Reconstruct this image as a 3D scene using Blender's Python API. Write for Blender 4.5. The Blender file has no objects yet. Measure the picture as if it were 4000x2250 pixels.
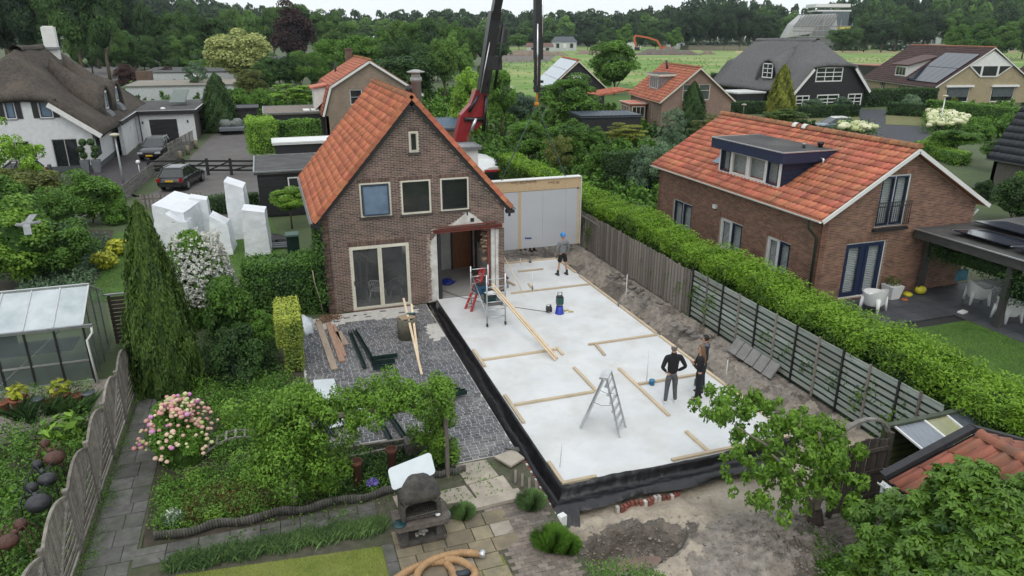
import bpy,bmesh,math,random
import numpy as np
from mathutils import Vector,Matrix
random.seed(7);RNG=np.random.default_rng(11)
scene=bpy.context.scene
COL=scene.collection
R=math.radians
FPX,PITCH,YAW,CH=2760.0,R(19.8),-0.326,9.8
CAM=Vector((-1.380,-25.246,CH))
cd=bpy.data.cameras.new('camera');cam=bpy.data.objects.new('camera',cd);COL.objects.link(cam)
cd.sensor_width=36;cd.lens=36*FPX/4000;cd.clip_start=0.1;cd.clip_end=4000
cam.location=CAM;cam.rotation_euler=(R(90)-PITCH,0,YAW)
scene.camera=cam
world=bpy.data.worlds.new("World");scene.world=world;world.use_nodes=True
wn=world.node_tree;wn.nodes.clear()
wo=wn.nodes.new('ShaderNodeOutputWorld');bg=wn.nodes.new('ShaderNodeBackground')
sky=wn.nodes.new('ShaderNodeTexSky');sky.sky_type='NISHITA';sky.sun_disc=False
SUN_EL,SUN_AZ=R(58),R(200)
sky.sun_elevation=SUN_EL;sky.sun_rotation=SUN_AZ;sky.air_density=1.6;sky.dust_density=6.0;sky.ozone_density=1.0
mx=wn.nodes.new('ShaderNodeMixRGB');mx.inputs[0].default_value=0.80
mx.inputs[2].default_value=(8.7,9.2,9.45,1)
wn.links.new(sky.outputs[0],mx.inputs[1]);wn.links.new(mx.outputs[0],bg.inputs[0]);wn.links.new(bg.outputs[0],wo.inputs[0])
bg.inputs[1].default_value=0.122
sd=bpy.data.lights.new('sun','SUN');sun=bpy.data.objects.new('sun',sd);COL.objects.link(sun)
sd.energy=0.6;sd.angle=R(24);sd.color=(1,.97,.93)
sdir=Vector((math.sin(SUN_AZ)*math.cos(SUN_EL),math.cos(SUN_AZ)*math.cos(SUN_EL),math.sin(SUN_EL)))
sun.rotation_euler=sdir.to_track_quat('Z','Y').to_euler()
vs=scene.view_settings;vs.view_transform='Standard';vs.look='None';vs.exposure=0.2;vs.gamma=1;vs.use_curve_mapping=False
scene.render.engine='CYCLES'
EX=Vector((math.cos(YAW),math.sin(YAW),0));EY=Vector((-math.sin(YAW),math.cos(YAW),0))
SP,CP=math.sin(PITCH),math.cos(PITCH)
def ray(u,v):
 a=(u-2000)/FPX;b=(v-1125)/FPX
 return EX*a+EY*(CP-b*SP)+Vector((0,0,-SP-b*CP))
def gp(u,v,z=0.0):
 d=ray(u,v);return CAM+d*((z-CH)/d.z)
def hp(p,v):
 yf=(Vector(p)-CAM).dot(EY);b=(v-1125)/FPX
 return CH-yf*(SP+b*CP)/(CP-b*SP)
def onx(u,v,x):d=ray(u,v);return CAM+d*((x-CAM.x)/d.x)
def ony(u,v,y):d=ray(u,v);return CAM+d*((y-CAM.y)/d.y)
O=4000/2576
def og(u,v,z=0.0):return gp(u*O,v*O,z)
def crop(x0,y0,s):return lambda a,b,z=0.0:gp(x0+a/s,y0+b/s,z)
def cpx(x0,y0,s):return lambda a,b:(x0+a/s,y0+b/s)
MATS={}
def lin(c):
 if isinstance(c,(int,float)):c=(c,c,c)
 return(c[0],c[1],c[2],1)
def mat(name,c1,c2=None,scale=3.0,rough=.8,metal=0.0,bump=0.0,bscale=40.0,detail=6.0,var=None,spec=.5,dirt=None,dscale=.6,damt=.5,alpha=1.0,trans=0.0,stretch=None,obj=False):
 """noise between c1 and c2; var: amount of per-piece brightness change; dirt: a second, wide stain colour"""
 if name in MATS:return MATS[name]
 m=bpy.data.materials.new(name);m.use_nodes=True;MATS[name]=m
 nt=m.node_tree;N=nt.nodes;Lk=nt.links;b=N['Principled BSDF']
 b.inputs['Roughness'].default_value=rough;b.inputs['Metallic'].default_value=metal
 b.inputs['Specular IOR Level'].default_value=spec
 if alpha<1:b.inputs['Alpha'].default_value=alpha
 if trans:b.inputs['Transmission Weight'].default_value=trans
 if obj:
  g=N.new('ShaderNodeTexCoord');src=g.outputs['Object']
 else:
  g=N.new('ShaderNodeNewGeometry');src=g.outputs['Position']
 if stretch:
  mp=N.new('ShaderNodeMapping');mp.inputs['Scale'].default_value=stretch;Lk.new(src,mp.inputs[0]);src=mp.outputs[0]
 if c2 is None:c2=tuple(x*.8 for x in(c1 if not isinstance(c1,(int,float))else(c1,)*3))
 n=N.new('ShaderNodeTexNoise');n.inputs['Scale'].default_value=scale;n.inputs['Detail'].default_value=detail;n.inputs['Roughness'].default_value=.65
 Lk.new(src,n.inputs['Vector'])
 r=N.new('ShaderNodeValToRGB');r.color_ramp.elements[0].position=.35;r.color_ramp.elements[1].position=.65
 r.color_ramp.elements[0].color=lin(c2);r.color_ramp.elements[1].color=lin(c1);Lk.new(n.outputs[0],r.inputs[0])
 out=r.outputs[0]
 if dirt is not None:
  n2=N.new('ShaderNodeTexNoise');n2.inputs['Scale'].default_value=dscale;n2.inputs['Detail'].default_value=8;n2.inputs['Roughness'].default_value=.7
  Lk.new(src,n2.inputs['Vector'])
  r2=N.new('ShaderNodeValToRGB');r2.color_ramp.elements[0].position=.45;r2.color_ramp.elements[1].position=.7
  r2.color_ramp.elements[0].color=(0,0,0,1);r2.color_ramp.elements[1].color=(damt,)*3+(1,)
  Lk.new(n2.outputs[0],r2.inputs[0])
  mm=N.new('ShaderNodeMixRGB');Lk.new(r2.outputs[0],mm.inputs[0]);Lk.new(out,mm.inputs[1]);mm.inputs[2].default_value=lin(dirt);out=mm.outputs[0]
 if var:
  at=N.new('ShaderNodeAttribute');at.attribute_name='tint'
  oi=N.new('ShaderNodeObjectInfo')
  ad=N.new('ShaderNodeMath');ad.operation='ADD';Lk.new(at.outputs['Fac'],ad.inputs[0]);Lk.new(oi.outputs['Random'],ad.inputs[1])
  fr=N.new('ShaderNodeMath');fr.operation='FRACT';Lk.new(ad.outputs[0],fr.inputs[0])
  mr=N.new('ShaderNodeMapRange');mr.inputs[3].default_value=1-var;mr.inputs[4].default_value=1+var;Lk.new(fr.outputs[0],mr.inputs[0])
  hs=N.new('ShaderNodeHueSaturation');Lk.new(out,hs.inputs['Color']);Lk.new(mr.outputs[0],hs.inputs['Value'])
  m2=N.new('ShaderNodeMath');m2.operation='MULTIPLY';m2.inputs[1].default_value=7.31;Lk.new(fr.outputs[0],m2.inputs[0])
  f2=N.new('ShaderNodeMath');f2.operation='FRACT';Lk.new(m2.outputs[0],f2.inputs[0])
  mr2=N.new('ShaderNodeMapRange');mr2.inputs[3].default_value=.5-var*.04;mr2.inputs[4].default_value=.5+var*.04;Lk.new(f2.outputs[0],mr2.inputs[0]);Lk.new(mr2.outputs[0],hs.inputs['Hue'])
  out=hs.outputs[0]
 Lk.new(out,b.inputs['Base Color'])
 if bump:
  n3=N.new('ShaderNodeTexNoise');n3.inputs['Scale'].default_value=bscale;n3.inputs['Detail'].default_value=5
  Lk.new(src,n3.inputs['Vector']);bp=N.new('ShaderNodeBump');bp.inputs['Strength'].default_value=min(1,bump);bp.inputs['Distance'].default_value=.02*max(1,bump)
  Lk.new(n3.outputs[0],bp.inputs['Height']);Lk.new(bp.outputs[0],b.inputs['Normal'])
 return m
def leafmat(name,dark,light,trans=.25,rough=.55,wscale=.9,amp=1.3):
 if name in MATS:return MATS[name]
 if max(light)<.44:dark=tuple(x*1.5 for x in dark);light=(light[0]*1.6,light[1]*1.62,light[2]*1.25)
 m=bpy.data.materials.new(name);m.use_nodes=True;MATS[name]=m
 nt=m.node_tree;N=nt.nodes;Lk=nt.links;b=N['Principled BSDF'];b.inputs['Roughness'].default_value=rough;b.inputs['Specular IOR Level'].default_value=.35
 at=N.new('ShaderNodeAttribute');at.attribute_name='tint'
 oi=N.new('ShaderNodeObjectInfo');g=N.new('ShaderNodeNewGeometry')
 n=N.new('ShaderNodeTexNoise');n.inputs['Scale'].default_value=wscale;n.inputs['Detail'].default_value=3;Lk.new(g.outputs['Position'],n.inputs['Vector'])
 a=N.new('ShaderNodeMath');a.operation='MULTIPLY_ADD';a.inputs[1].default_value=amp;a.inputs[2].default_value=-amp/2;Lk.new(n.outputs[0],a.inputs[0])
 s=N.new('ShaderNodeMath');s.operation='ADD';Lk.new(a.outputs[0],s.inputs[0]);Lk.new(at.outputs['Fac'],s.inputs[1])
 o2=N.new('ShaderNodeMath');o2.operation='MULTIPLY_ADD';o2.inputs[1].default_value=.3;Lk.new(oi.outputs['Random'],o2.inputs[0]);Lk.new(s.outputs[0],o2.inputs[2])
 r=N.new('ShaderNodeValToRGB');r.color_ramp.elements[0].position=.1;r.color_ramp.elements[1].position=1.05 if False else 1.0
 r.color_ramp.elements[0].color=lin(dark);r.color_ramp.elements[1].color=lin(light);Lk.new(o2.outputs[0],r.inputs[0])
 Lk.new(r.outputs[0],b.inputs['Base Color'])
 t=N.new('ShaderNodeBsdfTranslucent');Lk.new(r.outputs[0],t.inputs[0])
 mxs=N.new('ShaderNodeMixShader');mxs.inputs[0].default_value=trans
 Lk.new(b.outputs[0],mxs.inputs[1]);Lk.new(t.outputs[0],mxs.inputs[2]);Lk.new(mxs.outputs[0],N['Material Output'].inputs[0])
 return m
def glassmat(name,col,rough=.08):
 """window glass seen from outside: dark reflective pane"""
 if name in MATS:return MATS[name]
 m=mat(name,col,tuple(x*.6 for x in col),scale=1.2,rough=rough,spec=.9);return m
class MB:
 def __init__(s):s.v=[];s.f=[];s.t=[];s.sm=[];s.mi=[];s.cur=0
 def face(s,idx,t=0.0,smooth=False):s.f.append(tuple(idx));s.t.append(t);s.sm.append(smooth);s.mi.append(s.cur)
 def add(s,pts):n=len(s.v);s.v.extend([tuple(p)for p in pts]);return n
 def poly(s,pts,t=0.0):n=s.add(pts);s.face(range(n,n+len(pts)),t);return s
 def box(s,c,d,rz=0.0,t=0.0,M=None):
  x,y,z=d[0]/2,d[1]/2,d[2]/2
  P=[Vector((a*x,b*y,e*z))for e in(-1,1)for a,b in((-1,-1),(1,-1),(1,1),(-1,1))]
  T=M if M is not None else Matrix.Translation(c)@Matrix.Rotation(rz,4,'Z')
  n=s.add([T@p for p in P])
  for q in((0,3,2,1),(4,5,6,7),(0,1,5,4),(1,2,6,5),(2,3,7,6),(3,0,4,7)):s.face([n+i for i in q],t)
  return s
 def hexa(s,P,t=0.0):
  n=s.add(P)
  for q in((0,3,2,1),(4,5,6,7),(0,1,5,4),(1,2,6,5),(2,3,7,6),(3,0,4,7)):s.face([n+i for i in q],t)
  return s
 def beam(s,a,b,w,h,up=(0,0,1),t=0.0):
  a=Vector(a);b=Vector(b);d=(b-a).normalized();u=Vector(up)
  if abs(d.dot(u))>.98:u=Vector((0,1,0))
  sd=d.cross(u).normalized()*w/2;uu=sd.normalized().cross(d).normalized()*h/2
  return s.hexa([a-sd-uu,a+sd-uu,b+sd-uu,b-sd-uu,a-sd+uu,a+sd+uu,b+sd+uu,b-sd+uu],t)
 def prism(s,pts,off,t=0.0):
  n=len(pts);off=Vector(off);a=s.add(pts);b=s.add([Vector(p)+off for p in pts])
  s.face([a+i for i in range(n)][::-1],t);s.face([b+i for i in range(n)],t)
  for i in range(n):j=(i+1)%n;s.face((a+i,a+j,b+j,b+i),t)
  return s
 def ring(s,rings,closed=True,cap=True,smooth=True,t=0.0):
  n=len(rings[0]);ids=[s.add(r)for r in rings]
  for k in range(len(rings)-1):
   for i in range(n if closed else n-1):
    j=(i+1)%n;s.face((ids[k]+i,ids[k]+j,ids[k+1]+j,ids[k+1]+i),t,smooth)
  if cap and closed:s.face([ids[0]+i for i in range(n)][::-1],t);s.face([ids[-1]+i for i in range(n)],t)
  return s
 def tube(s,path,r,n=8,cap=True,t=0.0):
  path=[Vector(p)for p in path];rings=[];pu=None
  for i,p in enumerate(path):
   d=(path[min(i+1,len(path)-1)]-path[max(i-1,0)]).normalized()
   u=Vector((0,0,1))if pu is None else pu
   if abs(d.dot(u))>.97:u=Vector((1,0,0))
   sd=d.cross(u).normalized();uu=sd.cross(d).normalized()
   rr=r[i]if isinstance(r,(list,tuple))else r
   rings.append([p+sd*math.cos(k*2*math.pi/n)*rr+uu*math.sin(k*2*math.pi/n)*rr for k in range(n)]);pu=uu
  return s.ring(rings,cap=cap,t=t)
 def lathe(s,c,prof,n=14,t=0.0):
  c=Vector(c)
  return s.ring([[c+Vector((math.cos(k*2*math.pi/n)*r,math.sin(k*2*math.pi/n)*r,z))for k in range(n)]for r,z in prof],t=t)
 def ball(s,c,r,n=10,m=7,t=0.0,sc=(1,1,1)):
  c=Vector(c);rings=[]
  for j in range(1,m):
   a=math.pi*j/m
   rings.append([c+Vector((math.cos(k*2*math.pi/n)*math.sin(a)*r*sc[0],math.sin(k*2*math.pi/n)*math.sin(a)*r*sc[1],-math.cos(a)*r*sc[2]))for k in range(n)])
  return s.ring(rings,t=t)
 def build(s,name,m,parent=None,origin=None,kind=None):
  me=bpy.data.meshes.new(name)
  if parent is not None:o0=wloc(parent)
  elif origin is not None:o0=Vector(origin)
  elif s.v:
   a=np.array([tuple(p)for p in s.v]);o0=Vector(((a[:,0].min()+a[:,0].max())/2,(a[:,1].min()+a[:,1].max())/2,a[:,2].min()))
  else:o0=Vector((0,0,0))
  me.from_pydata([(p[0]-o0.x,p[1]-o0.y,p[2]-o0.z)for p in s.v],[],s.f)
  me.polygons.foreach_set('use_smooth',s.sm)
  if any(s.t):at=me.attributes.new('tint','FLOAT','FACE');at.data.foreach_set('value',s.t)
  for x in(m if isinstance(m,(list,tuple))else[m]):me.materials.append(x)
  if any(s.mi):me.polygons.foreach_set('material_index',s.mi)
  me.update()
  o=bpy.data.objects.new(name,me);COL.objects.link(o)
  if parent is not None:o.parent=parent
  else:o.location=o0
  if kind:o['kind']=kind
  return o
def wloc(o):
 p=Vector((0,0,0))
 while o is not None:p+=o.location;o=o.parent
 return p
def tag(o,label=None,cat=None,group=None,kind=None):
 if label:o['label']=label
 if cat:o['category']=cat
 if group:o['group']=group
 if kind:o['kind']=kind
 return o
def thing(name,label,cat,loc=(0,0,0),group=None):
 o=bpy.data.objects.new(name,None);COL.objects.link(o);o.location=loc;o.empty_display_size=.2
 return tag(o,label,cat,group)
def dup(o,parent=None,top=True):
 c=o.copy();COL.objects.link(c)
 if parent is not None:c.parent=parent
 for ch in list(o.children):dup(ch,c,False)
 return c
def shared(name,me,m,parent,M):
 """one more object on a shared mesh, placed with world matrix M under an unrotated parent"""
 o=bpy.data.objects.new(name,me);COL.objects.link(o);o.parent=parent
 if parent is not None:M=Matrix.Translation(-wloc(parent))@M
 o.matrix_local=M
 return o
def rawmesh(name,V,F4,tint=None,smooth=False,m=None):
 me=bpy.data.meshes.new(name);V=np.asarray(V,np.float32).reshape(-1,3);F4=np.asarray(F4,np.int32)
 k=F4.shape[1]
 me.vertices.add(len(V));me.vertices.foreach_set('co',V.ravel())
 me.loops.add(F4.size);me.loops.foreach_set('vertex_index',F4.ravel())
 me.polygons.add(len(F4));me.polygons.foreach_set('loop_start',np.arange(0,F4.size,k,dtype=np.int32))
 try:me.polygons.foreach_set('loop_total',np.full(len(F4),k,np.int32))
 except Exception:pass
 if tint is not None:at=me.attributes.new('tint','FLOAT','FACE');at.data.foreach_set('value',np.asarray(tint,np.float32))
 me.update(calc_edges=True)
 if smooth:me.polygons.foreach_set('use_smooth',np.ones(len(F4),bool))
 if m:me.materials.append(m)
 return me
def objmesh(name,me,parent=None,loc=(0,0,0)):
 o=bpy.data.objects.new(name,me);COL.objects.link(o)
 if parent is not None:o.parent=parent
 o.location=loc
 return o
def unit(a):return a/np.maximum(np.linalg.norm(a,axis=1,keepdims=True),1e-9)
def rnds(n,k=3):return RNG.normal(size=(n,k))
def leaves(P,Nn,L,Wd,spread=.6,tint=None,droop=0.0):
 """kite leaves: 2 folded triangles as one quad with a bent middle"""
 n=len(P);Nn=unit(Nn+rnds(n)*spread)
 t=unit(np.cross(Nn,rnds(n))+np.array([0,0,-droop]));b=unit(np.cross(Nn,t))
 L=np.broadcast_to(np.asarray(L,float),(n,))*RNG.uniform(.65,1.25,n);W_=np.broadcast_to(np.asarray(Wd,float),(n,))*RNG.uniform(.7,1.2,n)
 L=L[:,None];W_=W_[:,None]
 a0=P-t*L*.5;a1=P+b*W_*.5+Nn*W_*.18-t*L*.05;a2=P+t*L*.5;a3=P-b*W_*.5+Nn*W_*.18-t*L*.05
 V=np.stack([a0,a1,a2,a3],1).reshape(-1,3);F=np.arange(4*n).reshape(n,4)
 if tint is None:tint=RNG.uniform(.15,.8,n)
 return V,F,tint
def join(parts):
 Vs,Fs,Ts=[],[],[];k=0
 for V,F,T in parts:Vs.append(V);Fs.append(F+k);Ts.append(T);k+=len(V)
 return np.concatenate(Vs),np.concatenate(Fs),np.concatenate(Ts)
def clumps(C,rc,n,flat=1.0):
 """n leaf points on shells round the clump centres C; returns points, normals, clump id"""
 i=RNG.integers(0,len(C),n);d=unit(rnds(n));d[:,2]=np.where(d[:,2]<-.35,-d[:,2],d[:,2])
 r=np.broadcast_to(rc,(len(C),))[i]*RNG.uniform(.55,1.08,n)**.6
 P=C[i]+d*r[:,None]*np.array([1,1,flat]);return P,d,i
def ballpts(n,inner=.55):
 d=unit(rnds(n));return d*(RNG.uniform(inner,1,n)**.7)[:,None],d
CROWN={}
def crown(kind,seed):
 """unit crown: radius 1, standing from z=0 to z=2*aspect; cached so alike trees share the mesh"""
 key=(kind,seed)
 if key in CROWN:return CROWN[key]
 global RNG;RNG=np.random.default_rng(100+seed*17+sum(map(ord,kind)))
 if kind=='broad':
  nc=46;C,d=ballpts(nc,.5);C=C*np.array([.78,.78,.8])+np.array([0,0,1.0]);C[:,2]+=RNG.normal(size=nc)*.06
  rc=RNG.uniform(.2,.4,nc);P,n_,i=clumps(C,rc,15000,.8)
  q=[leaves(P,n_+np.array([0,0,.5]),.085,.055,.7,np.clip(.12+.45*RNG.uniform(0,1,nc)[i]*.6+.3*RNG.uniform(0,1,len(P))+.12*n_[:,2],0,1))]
 elif kind=='far':
  nc=30;C,d=ballpts(nc,.5);C=C*np.array([.8,.8,.85])+np.array([0,0,1.0])
  rc=RNG.uniform(.22,.42,nc);P,n_,i=clumps(C,rc,4200,.8)
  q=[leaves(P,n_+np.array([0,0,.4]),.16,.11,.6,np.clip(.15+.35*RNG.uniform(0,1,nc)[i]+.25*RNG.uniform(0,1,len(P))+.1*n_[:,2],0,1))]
 elif kind=='airy':
  nc=60;C,d=ballpts(nc,.25);C=C*np.array([.85,.85,.95])+np.array([0,0,1.0])
  P,n_,i=clumps(C,RNG.uniform(.1,.24,nc),7000,.9)
  q=[leaves(P,n_+np.array([0,0,.3]),.075,.045,.9,np.clip(.2+.4*RNG.uniform(0,1,nc)[i]+.35*RNG.uniform(0,1,len(P)),0,1))]
 elif kind=='bush':
  nc=34;C,d=ballpts(nc,.45);C[:,2]=abs(C[:,2]);C=C*np.array([.76,.76,1.05])+np.array([0,0,.12])
  P,n_,i=clumps(C,RNG.uniform(.2,.36,nc),9000,.8);P[:,2]=np.maximum(P[:,2],.0)
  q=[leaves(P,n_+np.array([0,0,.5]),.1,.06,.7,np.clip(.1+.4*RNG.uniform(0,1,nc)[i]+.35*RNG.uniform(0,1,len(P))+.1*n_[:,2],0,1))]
 elif kind=='cone':
  n=26000;h=RNG.uniform(0,1,n)**.7;h=1-h;a=RNG.uniform(0,2*math.pi,n)
  rr=np.minimum(1,1.22*(1-h)**.62)*(.86+.12*np.sin(a*5+h*9)+.08*np.sin(a*11-h*23))*RNG.uniform(.72,1.04,n)
  P=np.stack([np.cos(a)*rr,np.sin(a)*rr,h*2+.02],1);n_=np.stack([np.cos(a),np.sin(a),np.full(n,.55)],1)
  q=[leaves(P,n_,.085,.04,.45,np.clip(.12+.12*np.sin(a*7+h*31)+.1*np.sin(a*17-h*47)+.6*RNG.uniform(0,1,n),0,1))]
 elif kind=='layered':
  nc=70;C,d=ballpts(nc,.3);C=C*np.array([.85,.85,.75])+np.array([0,0,.85]);C[:,2]=np.round(C[:,2]*6)/6+RNG.normal(size=nc)*.02
  P,n_,i=clumps(C,RNG.uniform(.16,.3,nc),9000,.3)
  q=[leaves(P,n_*.4+np.array([0,0,1.0]),.09,.05,.5,np.clip(.1+.4*RNG.uniform(0,1,nc)[i]+.4*RNG.uniform(0,1,len(P)),0,1))]
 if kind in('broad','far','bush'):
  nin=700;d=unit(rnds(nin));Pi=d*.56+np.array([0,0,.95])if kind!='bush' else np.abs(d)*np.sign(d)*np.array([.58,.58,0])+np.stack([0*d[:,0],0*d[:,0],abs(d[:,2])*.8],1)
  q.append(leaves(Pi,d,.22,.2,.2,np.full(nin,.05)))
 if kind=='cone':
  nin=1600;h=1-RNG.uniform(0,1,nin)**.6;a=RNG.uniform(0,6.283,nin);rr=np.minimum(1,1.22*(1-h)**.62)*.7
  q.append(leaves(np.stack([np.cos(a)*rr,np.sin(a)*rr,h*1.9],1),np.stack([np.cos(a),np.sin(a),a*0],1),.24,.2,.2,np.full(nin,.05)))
 V,F,T=join(q);me=rawmesh(kind+'_crown',V,F,T);me.materials.append(None);CROWN[key]=me
 return me
def put_crown(kind,seed,m,parent,dx,dy,dz,rx,ry,h,rz=0.0,name='crown'):
 o=bpy.data.objects.new(name,crown(kind,seed));COL.objects.link(o);o.parent=parent
 o.location=(dx,dy,dz);o.scale=(rx,ry,h/2 if kind!='bush' else h/1.25);o.rotation_euler=(0,0,rz)
 o.material_slots[0].link='OBJECT';o.material_slots[0].material=m
 return o
BARK=mat('bark',(.16,.12,.09),(.07,.055,.04),scale=6,rough=.9,bump=.6,bscale=30)
def tree(name,label,kind,m,base,r,h,trunk=.3,cat='tree',group=None,seed=None,rz=None,ry=None,limbs=4,tr=None):
 """h: whole height, r: crown radius, trunk: share of the height that is bare"""
 seed=random.randint(0,2)if seed is None else seed
 t=thing(name,label,cat,base,group);b=Vector(base)
 z0=h*trunk
 if kind!='bush':
  w=MB();tr_=tr or max(.05,h*.02)
  w.tube([b,b+Vector((0,0,z0)),b+Vector((.03*h,.02*h,h*(trunk+.35)))],[tr_,tr_*.8,tr_*.25],n=7)
  for k in range(limbs):
   a=k*6.283/max(1,limbs)+seed;s=z0*.85+(h-z0)*.08*k
   w.tube([b+Vector((0,0,s)),b+Vector((math.cos(a)*r*.35,math.sin(a)*r*.35,s+(h-s)*.3)),b+Vector((math.cos(a)*r*.62,math.sin(a)*r*.62,s+(h-s)*.55))],[tr_*.55,tr_*.35,tr_*.1],n=5)
  w.build('trunk',BARK,t)
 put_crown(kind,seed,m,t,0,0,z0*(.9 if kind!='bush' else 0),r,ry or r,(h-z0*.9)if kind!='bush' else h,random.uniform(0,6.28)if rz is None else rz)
 return t
def leafy_box(name,m,parent,boxes,dens,L,Wd,lump=.12,core=None,top_tint=.25,kindstuff=False):
 """hedge foliage over the surface of oriented boxes (centre, size, rz): leaves plus a dark inner body"""
 parts=[];mb=MB()
 off=wloc(parent)if parent else Vector((0,0,0))
 for c,d,rz in boxes:
  x,y,z=d;area=[(x*y,2,1),(x*z,1,1),(x*z,1,-1),(y*z,0,1),(y*z,0,-1)]
  for ar,ax,sg in area:
   n=int(ar*dens);
   if n<1:continue
   P=RNG.uniform(-.5,.5,(n,3));P[:,ax]=sg*.5;P*=np.array([x,y,z]);nn=np.zeros((n,3));nn[:,ax]=sg
   wv=np.sin(P[:,0]*2.3+c[0])*.5+np.sin(P[:,0]*5.1+P[:,2]*4)*.3+np.sin(P[:,1]*6.3+P[:,2]*3.1)*.3
   P+=nn*(lump*(wv*.5+RNG.uniform(-1,.6,n)))[:,None]
   cs,sn=math.cos(rz),math.sin(rz);Rm=np.array([[cs,-sn,0],[sn,cs,0],[0,0,1]])
   P=P@Rm.T+np.array([c[0],c[1],c[2]])-np.array(off);nn=nn@Rm.T
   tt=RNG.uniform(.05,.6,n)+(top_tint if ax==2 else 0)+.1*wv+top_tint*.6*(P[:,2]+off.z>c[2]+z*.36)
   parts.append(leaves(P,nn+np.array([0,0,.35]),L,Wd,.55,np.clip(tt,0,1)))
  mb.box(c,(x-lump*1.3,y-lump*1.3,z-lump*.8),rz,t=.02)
 V,F,T=join(parts)
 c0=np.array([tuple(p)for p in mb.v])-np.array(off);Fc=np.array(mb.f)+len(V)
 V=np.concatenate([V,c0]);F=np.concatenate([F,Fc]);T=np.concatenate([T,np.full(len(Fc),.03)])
 me=rawmesh(name,V,F,T,m=m);return objmesh(name,me,parent)
def stems(name,m,parent,base_pts,h,w,lean=.35,tint=None,off=None):
 """grass-like blades: thin triangles (as quads) rising from points"""
 n=len(base_pts);B=np.asarray(base_pts,float)-(np.array(off)if off is not None else 0)
 a=RNG.uniform(0,6.283,n);hh=h*RNG.uniform(.5,1.2,n);d=np.stack([np.cos(a),np.sin(a),0*a],1);s=np.stack([-np.sin(a),np.cos(a),0*a],1)
 ln=(RNG.uniform(0,lean,n)*hh)[:,None];up=np.array([0,0,1.0])
 V=np.stack([B-s*w/2,B+s*w/2,B+d*ln*.4+up*hh[:,None]*.6+s*w*.35,B+d*ln+up*hh[:,None]],1).reshape(-1,3)
 me=rawmesh(name,V,np.arange(4*n).reshape(n,4),RNG.uniform(.1,.9,n)if tint is None else tint,m=m);return objmesh(name,me,parent)
def scatter_poly(pts,n):
 """n random points inside a ground polygon"""
 pts=[Vector(p)for p in pts];xs=[p.x for p in pts];ys=[p.y for p in pts];out=[]
 X=np.array(xs);Y=np.array(ys);res=np.zeros((0,3));z=pts[0].z
 while len(res)<n:
  q=np.stack([RNG.uniform(X.min(),X.max(),n*2),RNG.uniform(Y.min(),Y.max(),n*2)],1);ins=np.zeros(len(q),bool);j=len(X)-1
  for i in range(len(X)):
   c=((Y[i]>q[:,1])!=(Y[j]>q[:,1]))&(q[:,0]<(X[j]-X[i])*(q[:,1]-Y[i])/(Y[j]-Y[i]+1e-12)+X[i]);ins^=c;j=i
  q=q[ins];res=np.concatenate([res,np.concatenate([q,np.full((len(q),1),z)],1)])
 return res[:n]
UP=Vector((0,0,1))
def topz(tops,x):
 for(xa,za),(xb,zb)in zip(tops[:-1],tops[1:]):
  if xa-1e-6<=x<=xb+1e-6:return za+(zb-za)*(x-xa)/(xb-xa+1e-12)
 return tops[-1][1]
def wall(parent,p0,r,tops,holes,m,th=.25,name='wall',z0=0.0,mb=None):
 """wall from p0 along r; tops = [(x, z)...] outline of its top; holes = [(x0, z0, x1, z1)...]; outside face on the line, thickness inwards"""
 p0=Vector(p0);r=Vector(r).normalized();n=r.cross(UP)
 w=MB()if mb is None else mb
 xs=sorted(set([t[0]for t in tops]+[h[0]for h in holes]+[h[2]for h in holes]))
 for xa,xb in zip(xs[:-1],xs[1:]):
  if xb-xa<1e-4:continue
  mid=(xa+xb)/2;hs=sorted([(h[1],h[3])for h in holes if h[0]<mid<h[2]]);z=z0
  segs=[]
  for a,b in hs:
   if a>z+1e-4:segs.append((z,a))
   z=b
  segs.append((z,None))
  for a,b in segs:
   ta,tb=(topz(tops,xa+1e-5),topz(tops,xb-1e-5))if b is None else(b,b)
   if max(ta,tb)<=a:continue
   P=[p0+r*xa+UP*a,p0+r*xb+UP*a,p0+r*xb+UP*a-n*th,p0+r*xa+UP*a-n*th,p0+r*xa+UP*max(ta,a),p0+r*xb+UP*max(tb,a),p0+r*xb+UP*max(tb,a)-n*th,p0+r*xa+UP*max(ta,a)-n*th]
   w.hexa(P)
 if mb is None:return w.build(name,m,parent)
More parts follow.
